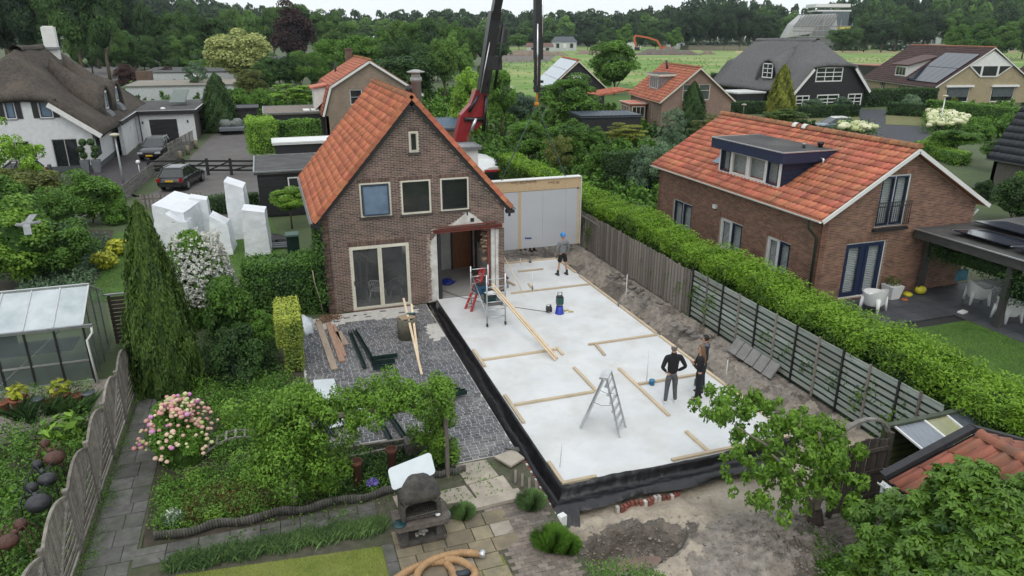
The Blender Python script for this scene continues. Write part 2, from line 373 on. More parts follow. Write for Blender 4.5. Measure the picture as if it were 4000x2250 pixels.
def bricks(parent,p0,r,tops,holes,m,bl=.207,bh=.048,mo=.014,nind=0,z0=0.0,dep=.05,proud=.009,rough=.0,skip=None):
 """running bond laid proud of the mortar face; the nind bricks nearest the camera are single objects"""
 p0=Vector(p0);r=Vector(r).normalized();n=r.cross(UP);L=tops[-1][0];full=[];st=MB()
 row=0;z=z0+mo
 zmax=max(t[1]for t in tops)
 while z+bh<zmax:
  x=-(bl/2 if row%2 else 0)*1.0
  while x<L:
   a,b=max(x,tops[0][0]),min(x+bl,L);zc=z+bh/2
   for h in holes:
    if h[1]-.005<zc<h[3]+.005:
     if a<h[0]<b and h[0]-a>.03:b=min(b,h[0]-.003)
     elif a<h[2]<b and b-h[2]>.03:a=max(a,h[2]+.003)
     elif h[0]<=(a+b)/2<=h[2]:b=a
   ta,tb=topz(tops,min(max(a,0),L)),topz(tops,max(min(b,L),0))
   if b-a>.03 and min(ta,tb)>z+bh and not(skip and skip((a+b)/2,zc)):
    pr=proud+RNG.uniform(-.002,.003)+rough*RNG.uniform(-1,1);c=p0+r*((a+b)/2)+UP*zc+n*(pr-dep/2)
    if b-a>bl-.002:full.append(c)
    else:st_box(st,c,r,n,b-a,bh,dep)
   x+=bl+mo
  z+=bh+mo;row+=1
 full.sort(key=lambda c:(c-CAM).length)
 if nind:
  bm_=MB();bm_.box((0,0,0),(bl,dep,bh));me=None
  Mr=Matrix((r,-n,UP)).transposed().to_4x4()
  for c in full[:nind]:
   if me is None:
    o=bm_.build('brick',m,None,origin=(0,0,0));me=o.data;o.parent=parent;o.matrix_local=Matrix.Translation(c-wloc(parent))@Mr
   else:shared('brick',me,m,parent,Matrix.Translation(c)@Mr)
 for c in full[nind:]:st_box(st,c,r,n,bl,bh,dep)
 if st.v:st.build('brickwork',m,parent,kind='stuff')
def st_box(st,c,r,n,l,h,d):
 a=r*l/2;b=UP*h/2;f=n*d/2;i=st.add([c-a-b+f,c+a-b+f,c+a+b+f,c-a+b+f,c-a-b-f,c+a-b-f,c+a+b-f,c-a+b-f])
 t=random.random()
 for q in((0,1,2,3),(4,0,3,7),(1,5,6,2),(3,2,6,7),(4,5,1,0)):st.face([i+k for k in q],t)
def soldier(parent,p0,r,x0,x1,z0,h,m,w=.05,mo=.011):
 """a course of bricks on end over an opening"""
 p0=Vector(p0);r=Vector(r).normalized();n=r.cross(UP);x=x0;me=None
 st=MB();c0=Vector((0,0,0));st_box(st,c0,r,n,w,h,.06);o=None
 while x+w<=x1+.01:
  c=p0+r*(x+w/2)+UP*(z0+h/2)+n*(.011-.03)
  if me is None:o=st.build('brick',m,parent,None);o.location=c-wloc(parent);me=o.data;me.transform(Matrix.Translation(wloc(parent)))
  else:shared('brick',me,m,parent,Matrix.Translation(c))
  x+=w+mo
def window(parent,p0,r,x0,z0,x1,z1,fm,gm,cols=(1,),rows=(1,),fw=.07,bar=.05,dep=.10,inset=.06,sash=None,sw=.05,sill=None,back=None,backd=.25,name='window',label=None,barmat=None):
 """frame mesh; children: pane(s), sash, sill, blind. cols/rows are weights of the divisions"""
 p0=Vector(p0);r=Vector(r).normalized();n=r.cross(UP)
 def Q(x,z,d):return p0+r*x+UP*z-n*d
 def bx(mb,xa,za,xb,zb,d0,d1):mb.hexa([Q(xa,za,d0),Q(xb,za,d0),Q(xb,za,d1),Q(xa,za,d1),Q(xa,zb,d0),Q(xb,zb,d0),Q(xb,zb,d1),Q(xa,zb,d1)])
 f=MB();a,b=inset,inset+dep
 bx(f,x0,z0,x0+fw,z1,a,b);bx(f,x1-fw,z0,x1,z1,a,b);bx(f,x0+fw,z1-fw,x1-fw,z1,a,b);bx(f,x0+fw,z0,x1-fw,z0+fw,a,b)
 ix0,ix1,iz0,iz1=x0+fw,x1-fw,z0+fw,z1-fw
 X=[ix0];s=sum(cols)
 for c in cols:X.append(X[-1]+(ix1-ix0)*c/s)
 Z=[iz0];s=sum(rows)
 for c in rows:Z.append(Z[-1]+(iz1-iz0)*c/s)
 bars=f if barmat is None else MB()
 for x in X[1:-1]:bx(bars,x-bar/2,iz0,x+bar/2,iz1,a+.01,b-.01)
 for z in Z[1:-1]:bx(bars,ix0,z-bar/2,ix1,z+bar/2,a+.013,b-.013)
 o=f.build(name,fm,parent)
 if label:o['label']=label
 if barmat is not None and bars.v:bars.build('mullion',barmat,o)
 for i in range(len(cols)):
  for j in range(len(rows)):
   xa,xb,za,zb=X[i]+(bar/2 if i else 0),X[i+1]-(bar/2 if i<len(cols)-1 else 0),Z[j]+(bar/2 if j else 0),Z[j+1]-(bar/2 if j<len(rows)-1 else 0)
   if sash:
    sm=sash[i%len(sash)]if isinstance(sash,(list,tuple))else sash
    if sm is not None:
     g=MB();bx(g,xa,za,xa+sw,zb,a-.012,b-.03);bx(g,xb-sw,za,xb,zb,a-.012,b-.03);bx(g,xa+sw,za,xb-sw,za+sw,a-.012,b-.03);bx(g,xa+sw,zb-sw,xb-sw,zb,a-.012,b-.03);g.build('sash',sm,o)
     xa+=sw;xb-=sw;za+=sw;zb-=sw
   g=MB();g.poly([Q(xa,za,a+.05),Q(xb,za,a+.05),Q(xb,zb,a+.05),Q(xa,zb,a+.05)]);g.build('pane',gm,o)
 if back is not None:g=MB();bx(g,x0+.01,z0+.01,x1-.01,z1-.01,backd,backd+.02);g.build('blind',back,o)
 if sill is not None:g=MB();bx(g,x0-.06,z0-.07,x1+.06,z0-.004,-.06,.10);g.build('sill',sill,o)
 return o
def shutters(parent,p0,r,x0,z0,x1,z1,m,d=.2,pitch=.07):
 """louvred blind behind a pane: one object per blind, its slats joined"""
 p0=Vector(p0);r=Vector(r).normalized();n=r.cross(UP);g=MB()
 def Q(x,z,d):return p0+r*x+UP*z-n*d
 z=z0
 while z<z1:g.hexa([Q(x0,z,d),Q(x1,z,d),Q(x1,z+.012,d+.04),Q(x0,z+.012,d+.04),Q(x0,z+.05,d-.03),Q(x1,z+.05,d-.03),Q(x1,z+.06,d+.01),Q(x0,z+.06,d+.01)]);z+=pitch
 for x in(x0,x1-.05):g.hexa([Q(x,z0,d-.01),Q(x+.05,z0,d-.01),Q(x+.05,z0,d+.04),Q(x,z0,d+.04),Q(x,z1,d-.01),Q(x+.05,z1,d-.01),Q(x+.05,z1,d+.04),Q(x,z1,d+.04)])
 return g.build('louvre',m,parent)
def tile_mesh(tw,th,amp,hump,seg):
 mb=MB();low,high=[],[]
 for k in range(seg+1):
  u=k/seg;w=(math.sin((u*hump)*2*math.pi-.8)*.5+.5);w=w**.8*amp
  low.append((u*tw,w));high.append((u*tw,w))
 a=mb.add([(x,0,z+.038)for x,z in low]);b=mb.add([(x,th*1.06,z+.002)for x,z in high]);c=mb.add([(x,0.004,z+.004)for x,z in low])
 for k in range(seg):mb.face((a+k,a+k+1,b+k+1,b+k),0,True);mb.face((c+k,c+k+1,a+k+1,a+k))
 mb.face((a+seg,c+seg,b+seg));return mb
def tiles(parent,o,along,slope,nrm,L,S,tw,th,m,amp=.03,hump=1,seg=6,nind=0,skip=None,jit=.006,name='tile',offx=0.0):
 """rows of tiles from the eave corner o, along the eave, up the slope; the nearest are single objects"""
 o=Vector(o);al=Vector(along).normalized();sl=Vector(slope).normalized();nr=Vector(nrm).normalized()
 nx=max(1,round(L/tw));ny=max(1,round(S/th));tw=L/nx;th=S/ny;tm=tile_mesh(tw,th,amp,hump,seg)
 pos=[]
 for j in range(ny):
  for i in range(nx):
   if skip and skip((i+.5)*tw,(j+.5)*th):continue
   pos.append((o+al*(i*tw)+sl*(j*th)+nr*RNG.uniform(0,jit),(i,j)))
 B=Matrix((al,sl,nr)).transposed().to_4x4()
 pos.sort(key=lambda p:(p[0]-CAM).length)
 me=None
 for p,ij in pos[:nind]:
  if me is None:ob=tm.build(name,m,None,origin=(0,0,0));me=ob.data;ob.parent=parent;ob.matrix_local=Matrix.Translation(p-wloc(parent))@B
  else:shared(name,me,m,parent,Matrix.Translation(p)@B)
 rest=pos[nind:]
 if rest:
  tv=np.array(tm.v)@np.array(B.to_3x3()).T;P=np.array([tuple(p)for p,_ in rest])-np.array(wloc(parent));nv=len(tv)
  V=(P[:,None,:]+tv[None]).reshape(-1,3);q=[f for f in tm.f if len(f)==4];sm=[s_ for f,s_ in zip(tm.f,tm.sm)if len(f)==4]
  F=(np.arange(len(rest))[:,None,None]*nv+np.array(q)[None]).reshape(-1,4);T=np.repeat(RNG.uniform(0,1,len(rest)),len(q))
  me2=rawmesh(name+'_rows',V,F,T,m=m);me2.polygons.foreach_set('use_smooth',np.tile(sm,len(rest)))
  ob=objmesh(name+'_rows',me2,parent);ob['kind']='stuff'
def ridge_tiles(parent,a,b,m,r=.13,step=.36,name='ridge_tile'):
 a=Vector(a);b=Vector(b);d=(b-a);n=max(1,round(d.length/step));st=d/n;du=d.normalized();sd=du.cross(UP).normalized();up=sd.cross(du)
 mb=MB();rings=[]
 for y,rr in((0,r*1.12),(st.length*.12,r*1.1),(st.length*.14,r),(st.length*1.03,r*.93)):
  rings.append([du*y+sd*math.cos(k*math.pi/7)*rr+up*(math.sin(k*math.pi/7)*rr)for k in range(8)])
 mb.ring(rings,closed=False,cap=False)
 mb.poly([v for v in rings[0]]);me=None
 for i in range(n):
  p=a+st*i
  if me is None:o=mb.build(name,m,None,origin=(0,0,0));me=o.data;o.parent=parent;o.location=p-wloc(parent)
  else:shared(name,me,m,parent,Matrix.Translation(p))
def gutter(parent,a,b,m,r=.07,name='gutter'):
 a=Vector(a);b=Vector(b);d=(b-a).normalized();sd=d.cross(UP).normalized();mb=MB();rings=[]
 for p in(a,b):rings.append([p+sd*math.cos(t)*r-UP*math.sin(t)*r for t in[k*math.pi/6 for k in range(7)]]+[p+sd*math.cos(t)*(r-.012)-UP*math.sin(t)*(r-.012)for t in[k*math.pi/6 for k in range(6,-1,-1)]])
 mb.ring(rings,smooth=False);return mb.build(name,m,parent)
def brickmat(name,r,c1,c2,mortar,bw=.22,bh=.061,rough=.85,bump=.4):
 """brick pattern for walls too far away to tell the bricks apart"""
 if name in MATS:return MATS[name]
 m=mat(name,c1,c2,scale=1.1,rough=rough);nt=m.node_tree;N=nt.nodes;Lk=nt.links;b=N['Principled BSDF']
 g=N.new('ShaderNodeNewGeometry');sx=N.new('ShaderNodeVectorMath');sx.operation='DOT_PRODUCT';Lk.new(g.outputs['Position'],sx.inputs[0]);sx.inputs[1].default_value=(r[0],r[1],0)
 sp=N.new('ShaderNodeSeparateXYZ');Lk.new(g.outputs['Position'],sp.inputs[0]);cb=N.new('ShaderNodeCombineXYZ');Lk.new(sx.outputs['Value'],cb.inputs[0]);Lk.new(sp.outputs[2],cb.inputs[1])
 bt=N.new('ShaderNodeTexBrick');Lk.new(cb.outputs[0],bt.inputs[0]);bt.inputs['Scale'].default_value=1;bt.inputs['Brick Width'].default_value=bw;bt.inputs['Row Height'].default_value=bh;bt.inputs['Mortar Size'].default_value=.006
 old=b.inputs['Base Color'].links[0].from_socket
 hs=N.new('ShaderNodeHueSaturation');Lk.new(old,hs.inputs['Color']);hs.inputs['Value'].default_value=.75;Lk.new(old,bt.inputs['Color1']);Lk.new(hs.outputs[0],bt.inputs['Color2']);bt.inputs['Mortar'].default_value=lin(mortar)
 Lk.new(bt.outputs[0],b.inputs['Base Color']);return m
WHITE=mat('white_paint',(.72,.72,.70),(.64,.64,.62),rough=.45,scale=2)
CREAM=mat('cream_paint',(.66,.63,.53),(.56,.53,.44),rough=.5,scale=2)
NAVY=mat('navy_paint',(.018,.03,.075),(.013,.022,.055),rough=.4)
BLACKP=mat('black_paint',(.018,.018,.02),(.011,.011,.012),rough=.5)
GLASS=glassmat('window_glass',(.022,.028,.03));GLASSB=glassmat('sky_reflection_glass',(.16,.23,.33),.12)  # blue of the reflected sky is put into the second pane colour
ZINC=mat('zinc',(.33,.34,.35),(.22,.23,.24),rough=.4,metal=.6)
GALV=mat('aluminium',(.62,.63,.64),(.5,.51,.52),rough=.32,metal=.75)
PLASTW=mat('white_plastic',(.74,.75,.74),(.68,.69,.68),rough=.35)
TIMBER=mat('new_timber',(.72,.59,.42),(.61,.47,.31),scale=2.5,rough=.7,stretch=(1,1,6),var=.12)
OLDWOOD=mat('weathered_wood',(.25,.225,.195),(.15,.13,.115),scale=4,rough=.9,stretch=(3,3,18),var=.28,bump=.3,bscale=20)
GREYWOOD=mat('grey_wood',(.27,.255,.235),(.16,.15,.135),scale=5,rough=.9,var=.25,bump=.3,bscale=30)
ROOFFELT=mat('roofing_felt',(.07,.07,.07),(.045,.045,.045),rough=.9,scale=1.2,dirt=(.13,.125,.115),bump=.3)
TILE_O=mat('orange_tile',(.56,.195,.105),(.45,.14,.07),scale=2.2,rough=.8,var=.22,dirt=(.20,.09,.055),dscale=1.2,damt=.6)
TILE_R=mat('red_orange_tile',(.52,.175,.10),(.41,.125,.07),scale=1.8,rough=.8,var=.26,dirt=(.20,.11,.075),dscale=1.0,damt=.6)
RIDGE=mat('lichened_ridge',(.42,.15,.07),(.25,.12,.06),scale=9,rough=.9,var=.2,dirt=(.22,.19,.10),dscale=5,damt=.6)
BRICKM=mat('house_brick',(.15,.098,.077),(.088,.062,.051),scale=3,rough=.9,var=.38,dirt=(.25,.15,.12),dscale=.5,damt=.5)
BRICKR=mat('neighbour_brick',(.235,.125,.085),(.155,.085,.06),scale=2.5,rough=.9,var=.32)
MORTAR=mat('mortar',(.52,.46,.41),(.40,.35,.31),scale=8,rough=.95,dirt=(.17,.145,.13),dscale=.7)
MORTARD=mat('brown_mortar',(.38,.31,.25),(.29,.235,.19),scale=8,rough=.95)
LF_MID=leafmat('leaf_mid',(.019,.05,.011),(.10,.20,.036));LF_DARK=leafmat('leaf_dark',(.010,.026,.010),(.042,.088,.026))
LF_LIGHT=leafmat('leaf_light',(.035,.09,.014),(.185,.31,.05));LF_YEL=leafmat('leaf_yellow',(.09,.13,.015),(.42,.42,.05))
LF_CREAM=leafmat('leaf_cream',(.11,.16,.04),(.58,.62,.24));LF_BLUE=leafmat('leaf_grey_green',(.03,.055,.04),(.13,.2,.14))
LF_RED=leafmat('leaf_purple',(.012,.008,.01),(.055,.025,.03));LF_CON=leafmat('leaf_conifer',(.012,.03,.010),(.06,.105,.022))
LF_FAR=leafmat('leaf_wood',(.013,.035,.012),(.062,.125,.036),wscale=.12);LF_FAR2=leafmat('leaf_wood_light',(.024,.06,.016),(.105,.19,.048),wscale=.12);LF_FAR3=leafmat('leaf_wood_dark',(.008,.02,.011),(.03,.062,.028),wscale=.12)
LF_GOLD=leafmat('leaf_gold',(.06,.08,.012),(.27,.28,.05));LF_OLIVE=leafmat('leaf_olive',(.03,.045,.015),(.13,.15,.045));LF_IVY=leafmat('leaf_ivy',(.012,.035,.010),(.075,.16,.03))
GRASSM=leafmat('grass_blade',(.04,.085,.015),(.15,.24,.045),trans=.15)
PETAL_W=leafmat('white_petal',(.45,.47,.42),(.82,.82,.76),trans=.1);PETAL_P=leafmat('pink_petal',(.62,.30,.28),(.75,.55,.42),trans=.1);PETAL_M=leafmat('magenta_petal',(.5,.15,.4),(.65,.3,.55),trans=.1);PETAL_Y=leafmat('lime_petal',(.45,.5,.2),(.7,.7,.4),trans=.1)
def sheet(name,pts,m,z=None):
 mb=MB();mb.poly([(p[0],p[1],p[2]if z is None else z)for p in pts]);o=mb.build(name,m,None,origin=(0,0,0));o['kind']='structure';return o
def opoly(pts,z):return[og(u,v,z)for u,v in pts]
EARTH=mat('garden_earth',(.075,.06,.045),(.04,.032,.024),scale=4,rough=.95,bump=1,bscale=18,dirt=(.035,.055,.018),dscale=.5,damt=.9)
GROUNDM=mat('open_ground',(.085,.125,.045),(.05,.07,.03),scale=.12,rough=.95,bump=.5,dirt=(.07,.065,.045),dscale=.05,damt=.8)
LAWN=mat('lawn',(.075,.155,.022),(.045,.10,.014),scale=1.5,rough=.9,bump=1,bscale=60,dirt=(.09,.13,.03),dscale=.7,damt=.5)
LAWNY=mat('dry_lawn',(.20,.24,.045),(.12,.165,.028),scale=2.5,rough=.9,bump=1,bscale=70,dirt=(.24,.23,.07),dscale=1.1,damt=.6)
FIELD=mat('rough_field',(.15,.28,.05),(.09,.18,.03),scale=.06,rough=.95,dirt=(.42,.36,.18),dscale=.022,damt=.95,stretch=(.6,1.6,1))
ASPH=mat('lane_asphalt',(.14,.13,.128),(.10,.094,.092),scale=.8,rough=.9,bump=.3,bscale=60,dirt=(.12,.105,.09),dscale=.35,damt=.5)
DRIVE=mat('dark_paving',(.052,.055,.066),(.038,.04,.05),scale=3,rough=.85,bump=.3,bscale=30)
SAND=mat('dug_sand',(.46,.40,.32),(.32,.275,.22),scale=1.6,rough=.95,bump=1.8,bscale=14,dirt=(.15,.125,.10),dscale=.85,damt=.75)
CLAY=mat('grey_clay',(.32,.285,.25),(.16,.142,.125),scale=4.5,rough=.9,bump=3,bscale=11,dirt=(.36,.31,.25),dscale=.6,damt=.7)
sk=MB();H0=(3.5,-20.5,12.6,12.0);BIG=1500
for a,b,c,d in((-BIG,-200,BIG,H0[1]),(-BIG,H0[1],H0[0],H0[3]),(H0[2],H0[1],BIG,H0[3]),(-BIG,H0[3],BIG,BIG)):
 sk.poly([(a,b,-.03),(c,b,-.03),(c,d,-.03),(a,d,-.03)])
o=sk.build('ground',GROUNDM,None,origin=(0,0,0));o['kind']='structure'
def smooth(a,b,x):t=np.clip((x-a)/(b-a),0,1);return t*t*(3-2*t)
def vnoise(X,Y,s,seed):
 r=np.random.default_rng(seed).uniform(-1,1,(256,256));x=X*s+50;y=Y*s+50;xi=np.floor(x).astype(int);yi=np.floor(y).astype(int);fx=x-xi;fy=y-yi
 fx=fx*fx*(3-2*fx);fy=fy*fy*(3-2*fy);g=lambda i,j:r[i%256,j%256]
 return(g(xi,yi)*(1-fx)+g(xi+1,yi)*fx)*(1-fy)+(g(xi,yi+1)*(1-fx)+g(xi+1,yi+1)*fx)*fy
def soil_h(X,Y):
 h=-.12+0*X
 h=h-.30*smooth(-12.2,-12.75,Y)*smooth(10.3,9.0,X)*(1-.25*smooth(-13.2,-15,Y))
 h=h-.30*smooth(.95,.2,abs(X-10.95))*smooth(-13,-12,Y)
 d=np.hypot((X-5.0)/1.2,(Y+14.5)/.66);h=h-.62*smooth(1.12,.62,d)
 d2=np.hypot((X-7.6)/2.4,(Y+15.9)/1.6);h=h+.48*smooth(1.2,.2,d2)
 rough=.05*vnoise(X,Y,2.1,1)+.045*vnoise(X,Y,5,2)+.03*vnoise(X,Y,11,3)+.02*vnoise(X,Y,23,4)
 cl=smooth(11.1,11.5,X)*smooth(-14,-12,Y)+smooth(1.5,.2,abs(d-.9))+smooth(1.1,.4,d2)+smooth(-.5,1,Y)
 return h+rough*(.45+.95*np.clip(cl,0,1))-.02+.07*smooth(11.3,12.3,X)
nx,ny=170,500;gx=np.linspace(H0[0],H0[2],nx);gy=np.linspace(H0[1],H0[3],ny);Xg,Yg=np.meshgrid(gx,gy)
Zg=soil_h(Xg,Yg);Zg=np.where((Yg<-16.5)|(Yg>11.5),np.minimum(Zg,-.05),Zg)
ii=(np.arange(ny-1)[:,None]*nx+np.arange(nx-1)[None]).ravel();Fs=np.stack([ii,ii+1,ii+nx+1,ii+nx],1)
under=((Xg>4.15)&(Xg<10.45)&(Yg>-12.6)&(Yg<3.3))|((Xg<7)&(Yg>0));Zg=np.where(under,-.5,Zg)
under2=(Xg<4.15)&(Yg>-13.4);Zg=np.where(under2,np.minimum(Zg,-.45),Zg)
edge=(Xg>12.5)|(Yg>11.9)|(Yg<-20.4);Zg=np.where(edge,-.03,Zg)
me=rawmesh('dug_soil',np.stack([Xg,Yg,Zg],2),Fs,smooth=True);me.materials.append(SAND);me.materials.append(CLAY)
cx=Xg.ravel()[ii];cy=Yg.ravel()[ii];nz=vnoise(cx,cy,1.3,9)*.5+vnoise(cx,cy,4,8)*.35
isclay=((cx>11.15+nz*.4)&(cy>-13))|(np.hypot((cx-8.2)/2.8,(cy+15.8)/1.25)<1+nz*.35)|(np.abs(np.hypot((cx-5.0)/1.2,(cy+14.55)/.65)-.95)<.2+nz*.3)|(cy>.5)
WET=mat('wet_clay',(.17,.145,.12),(.075,.065,.055),scale=5,rough=.6,bump=3,bscale=9,dirt=(.2,.17,.14),dscale=1.5,damt=.5);me.materials.append(WET)
dd=np.hypot((cx-5.0)/1.2,(cy+14.5)/.66);iswet=((dd<1.15+nz*.35)&(cy>-14.9))|((cx>10.6)&(cx<11.3+nz*.5)&(cy>-9))|((cx>11.1)&(nz>.22)&(cy>-13))|((np.hypot((cx-8.6)/2,(cy+16.2)/.9)<1+nz)&(nz>.05))
me.polygons.foreach_set('material_index',np.where(iswet,2,isclay.astype(np.int32)));so=objmesh('dug_soil',me);so['kind']='structure'
def lump_mesh(seed):
 b=bmesh.new();bmesh.ops.create_icosphere(b,subdivisions=1,radius=1);r=random.Random(seed)
 for v in b.verts:v.co*=r.uniform(.6,1.15);v.co.z*=.6
 m_=bpy.data.meshes.new('clod');b.to_mesh(m_);b.free();return m_
V0=[np.array([tuple(v.co)for v in lump_mesh(k).vertices])for k in range(3)];F0=np.array([tuple(p.vertices)for p in lump_mesh(0).polygons])
Vs,Fs2=[],[];kk=0
def hgt(x,y):return float(soil_h(np.array([x]),np.array([y]))[0])
for q in range(2600):
 if q<1300:x,y=random.uniform(10.75,12.4),random.uniform(-13,5)
 elif q<2200:x,y=random.gauss(7.8,1.3),random.gauss(-15.9,.75)
 else:x,y=random.gauss(5.0,.8),random.gauss(-14.25,.25)
 if not(3.8<x<12.4)or(x<10.6 and y>-13.3)or y<-17.5:continue
 s_=random.uniform(.010,.038)**1.0*(1.8 if random.random()<.06 else 1);v=V0[q%3]*s_*np.array([random.uniform(.8,1.5),1,1]);a=random.uniform(0,6.28)
 v=v@np.array([[math.cos(a),math.sin(a),0],[-math.sin(a),math.cos(a),0],[0,0,1]])+np.array([x,y,hgt(x,y)+s_*.25]);Vs.append(v);Fs2.append(F0+kk);kk+=len(v)
o=objmesh('soil_clods',rawmesh('soil_clods',np.concatenate(Vs),np.concatenate(Fs2),m=CLAY));tag(o,'loose grey clods of clay strewn over the dug soil by the slab','soil clods',kind='stuff')
PUD=mat('wet_pit_bottom',(.24,.16,.12),(.15,.10,.08),scale=2,rough=.25)
sheet('pit_puddle',[(5.0+.62*math.cos(a)*(1+.15*math.sin(a*3)),-14.58+.26*math.sin(a),0)for a in[k*math.pi/10 for k in range(20)]],PUD,-.88)
sheet('lane',[gp(*p,0)for p in((950/1.932,1449/1.932),(700,870),(1180,830),(1180,700),(1010,640),(1040,560),(1040,430),(980,420),(860,500),(745,610),(700,700),(560,770),(330,760),(300,860))],ASPH,-.014)
sheet('house_forecourt',[(-30,25.5,0),(-10.4,24.0,0),(-9.9,30,0),(-9.0,38,0),(-8.3,46,0),(-8.3,52,0),(-13,52,0),(-13,43,0),(-30,43,0)],mat('forecourt_pavers',(.05,.042,.048),(.032,.03,.036),scale=2,rough=.85,bump=.4,bscale=25,dirt=(.075,.06,.055)),-.022)
sheet('field',opoly([(1235,245),(1235,118),(2620,116),(2700,215),(2100,230),(1500,240)],0),FIELD,-.02)
sheet('yard_lawn',opoly([(1440,265),(1590,300),(1640,225),(1540,205),(1430,220)],0),LAWN,-.012)
sheet('driveway',[gp(3000+a/1.932,b/1.932)for a,b in((690,825),(890,830),(885,940),(1190,955),(1240,1100),(850,1120),(560,1000),(300,960),(330,900),(640,895))],DRIVE,-.012)
sheet('verge',[gp(3000+a/1.932,b/1.932)for a,b in((200,860),(690,845),(690,930),(330,960),(200,950))],mat('dry_verge',(.20,.18,.08),(.11,.13,.045),scale=1.5,rough=.95,bump=1),-.008)
sheet('verge',[gp(3000+a/1.932,b/1.932)for a,b in((888,870),(1190,880),(1190,950),(888,938))],MATS['dry_verge'],-.008)
sheet('far_road',opoly([(150,165),(300,160),(290,185),(330,200),(250,205),(225,180)],0),ASPH,-.01)
sheet('roadside_grass',opoly([(150,150),(330,150),(330,232),(140,232)],0),LAWN,-.016)
sheet('garden_lawn_left',[(-9.6,15.5,0),(-7.5,15.5,0),(-2,17.5,0),(-1.0,6.6,0),(-7.0,4.0,0),(-8.7,4.3,0),(-9.1,7.5,0)],LAWN,-.008)
sheet('neighbour_lawn',[(14.3,-3.2,0),(14.3,-14.5,0),(27,-22,0),(27,-10.7,0),(20.9,-10.75,0),(20.9,-8.9,0),(14.6,-8.9,0)],LAWN,.5)
sheet('strip_lawn',[(14.2,6.5,0),(16.6,6.5,0),(17.5,14,0),(14.2,14,0)],LAWN,-.01)
sheet('back_garden_grass',[(13.2,14,0),(24,14,0),(30,40,0),(13.5,48,0)],mat('dark_grass',(.05,.09,.02),(.03,.055,.013),scale=.8,rough=.95,bump=1,bscale=20),-.016)  # back garden grass in a darker green than the lawns
sheet('garden_soil',[(-5.6,-3.0,0),(-1.3,-3.0,0),(-1.2,-9.1,0),(1.9,-9.6,0),(2.0,-10.9,0),(.8,-11.65,0),(-4.7,-12.0,0),(-5.0,-8.5,0)],EARTH,.0)
sheet('left_bed_soil',[(-14,-5.0,0),(-5.9,-5.0,0),(-5.9,-16,0),(-14,-16,0)],EARTH,-.005)
sheet('shrub_bed_soil',[(-15,4.2,0),(-9,4.2,0),(-9,7.5,0),(-9.8,16,0),(-16,18,0)],EARTH,-.004)
sheet('greenhouse_gravel',[(-14,-3.2,0),(-6.2,-3.2,0),(-6.2,-6.4,0),(-14,-6.4,0)],mat('pale_gravel',(.34,.31,.27),(.17,.155,.135),scale=14,rough=.95,bump=1.5,bscale=45),.003)
sheet('paving_bed',[(-5.75,-3.9,0),(-4.9,-3.9,0),(-4.75,-11.9,0),(.1,-11.7,0),(2.0,-10.95,0),(3.62,-10.9,0),(3.6,-13.9,0),(3.56,-18,0),(-5.8,-18,0)],mat('joint_dirt',(.11,.10,.075),(.06,.06,.04),scale=5,rough=.95,dirt=(.05,.08,.025),dscale=1.2,damt=.8,bump=.6),.004)
pave=thing('block_paving','grey granite look block paving of the patio in front of the house','paving',(0,0,0));pave['kind']='structure'
BLOCK=mat('grey_block',(.155,.16,.175),(.055,.058,.066),scale=11,rough=.85,var=.3,dirt=(.34,.315,.29),dscale=.8,damt=.4,bump=.3)
patio=[(-1.2,-.55),(.0,-.12),(3.62,-.12),(3.6,-10.95),(2.0,-10.95),(2.0,-9.45),(-1.15,-9.2)]
mb=MB();mb.prism([(x,y,-.05)for x,y in patio],(0,0,.05));mb.build('joint_sand',mat('pale_joint',(.56,.54,.51),(.42,.4,.37),scale=6,rough=.95),pave)
def inpoly(x,y,P):
 c=False;j=len(P)-1
 for i in range(len(P)):
  if(P[i][1]>y)!=(P[j][1]>y)and x<(P[j][0]-P[i][0])*(y-P[i][1])/(P[j][1]-P[i][1])+P[i][0]:c=not c
  j=i
 return c
bl,bw_=.235,.125;blocks=[];y=-10.9;row=0
while y<-.15:
 x=-1.25+(bl/2 if row%2 else 0)
 while x<3.6:
  w=bl if random.random()>.2 else bl*.62
  if x+w>3.6:w=3.6-x
  cx_,cy_=x+w/2,y+bw_/2
  sandy=math.sin(cx_*2.1)*.5+math.sin(cy_*1.3+cx_)*.5
  if w>.06 and inpoly(cx_,cy_,patio)and not(cy_>-1.1+.35*sandy and cx_<3.2 and random.random()<.9)and not(cx_>3.1 and-3.6<cy_<-2.2 and random.random()<.8):blocks.append((cx_,cy_,w))
  x+=w
 y+=bw_;row+=1
std=[b for b in blocks if abs(b[2]-bl)<1e-6];oth=[b for b in blocks if abs(b[2]-bl)>=1e-6]
std.sort(key=lambda b:(Vector((b[0],b[1],0))-CAM).length)
def block_mb(w,hh=.008):m_=MB();a,b=w/2-.008,bw_/2-.008;m_.ring([[(-a,-b,-.02),(a,-b,-.02),(a,b,-.02),(-a,b,-.02)],[(-a,-b,hh-.003),(a,-b,hh-.003),(a,b,hh-.003),(-a,b,hh-.003)],[(-a+.006,-b+.006,hh),(a-.006,-b+.006,hh),(a-.006,b-.006,hh),(-a+.006,b-.006,hh)]],smooth=False);return m_
b0=block_mb(bl).build('paving_block',BLOCK,pave,None)
b0.location=(std[0][0],std[0][1],0)
for x,y,w in std[1:300]:shared('paving_block',b0.data,BLOCK,pave,Matrix.Translation((x,y,random.uniform(-.003,.003))))
mb=MB()
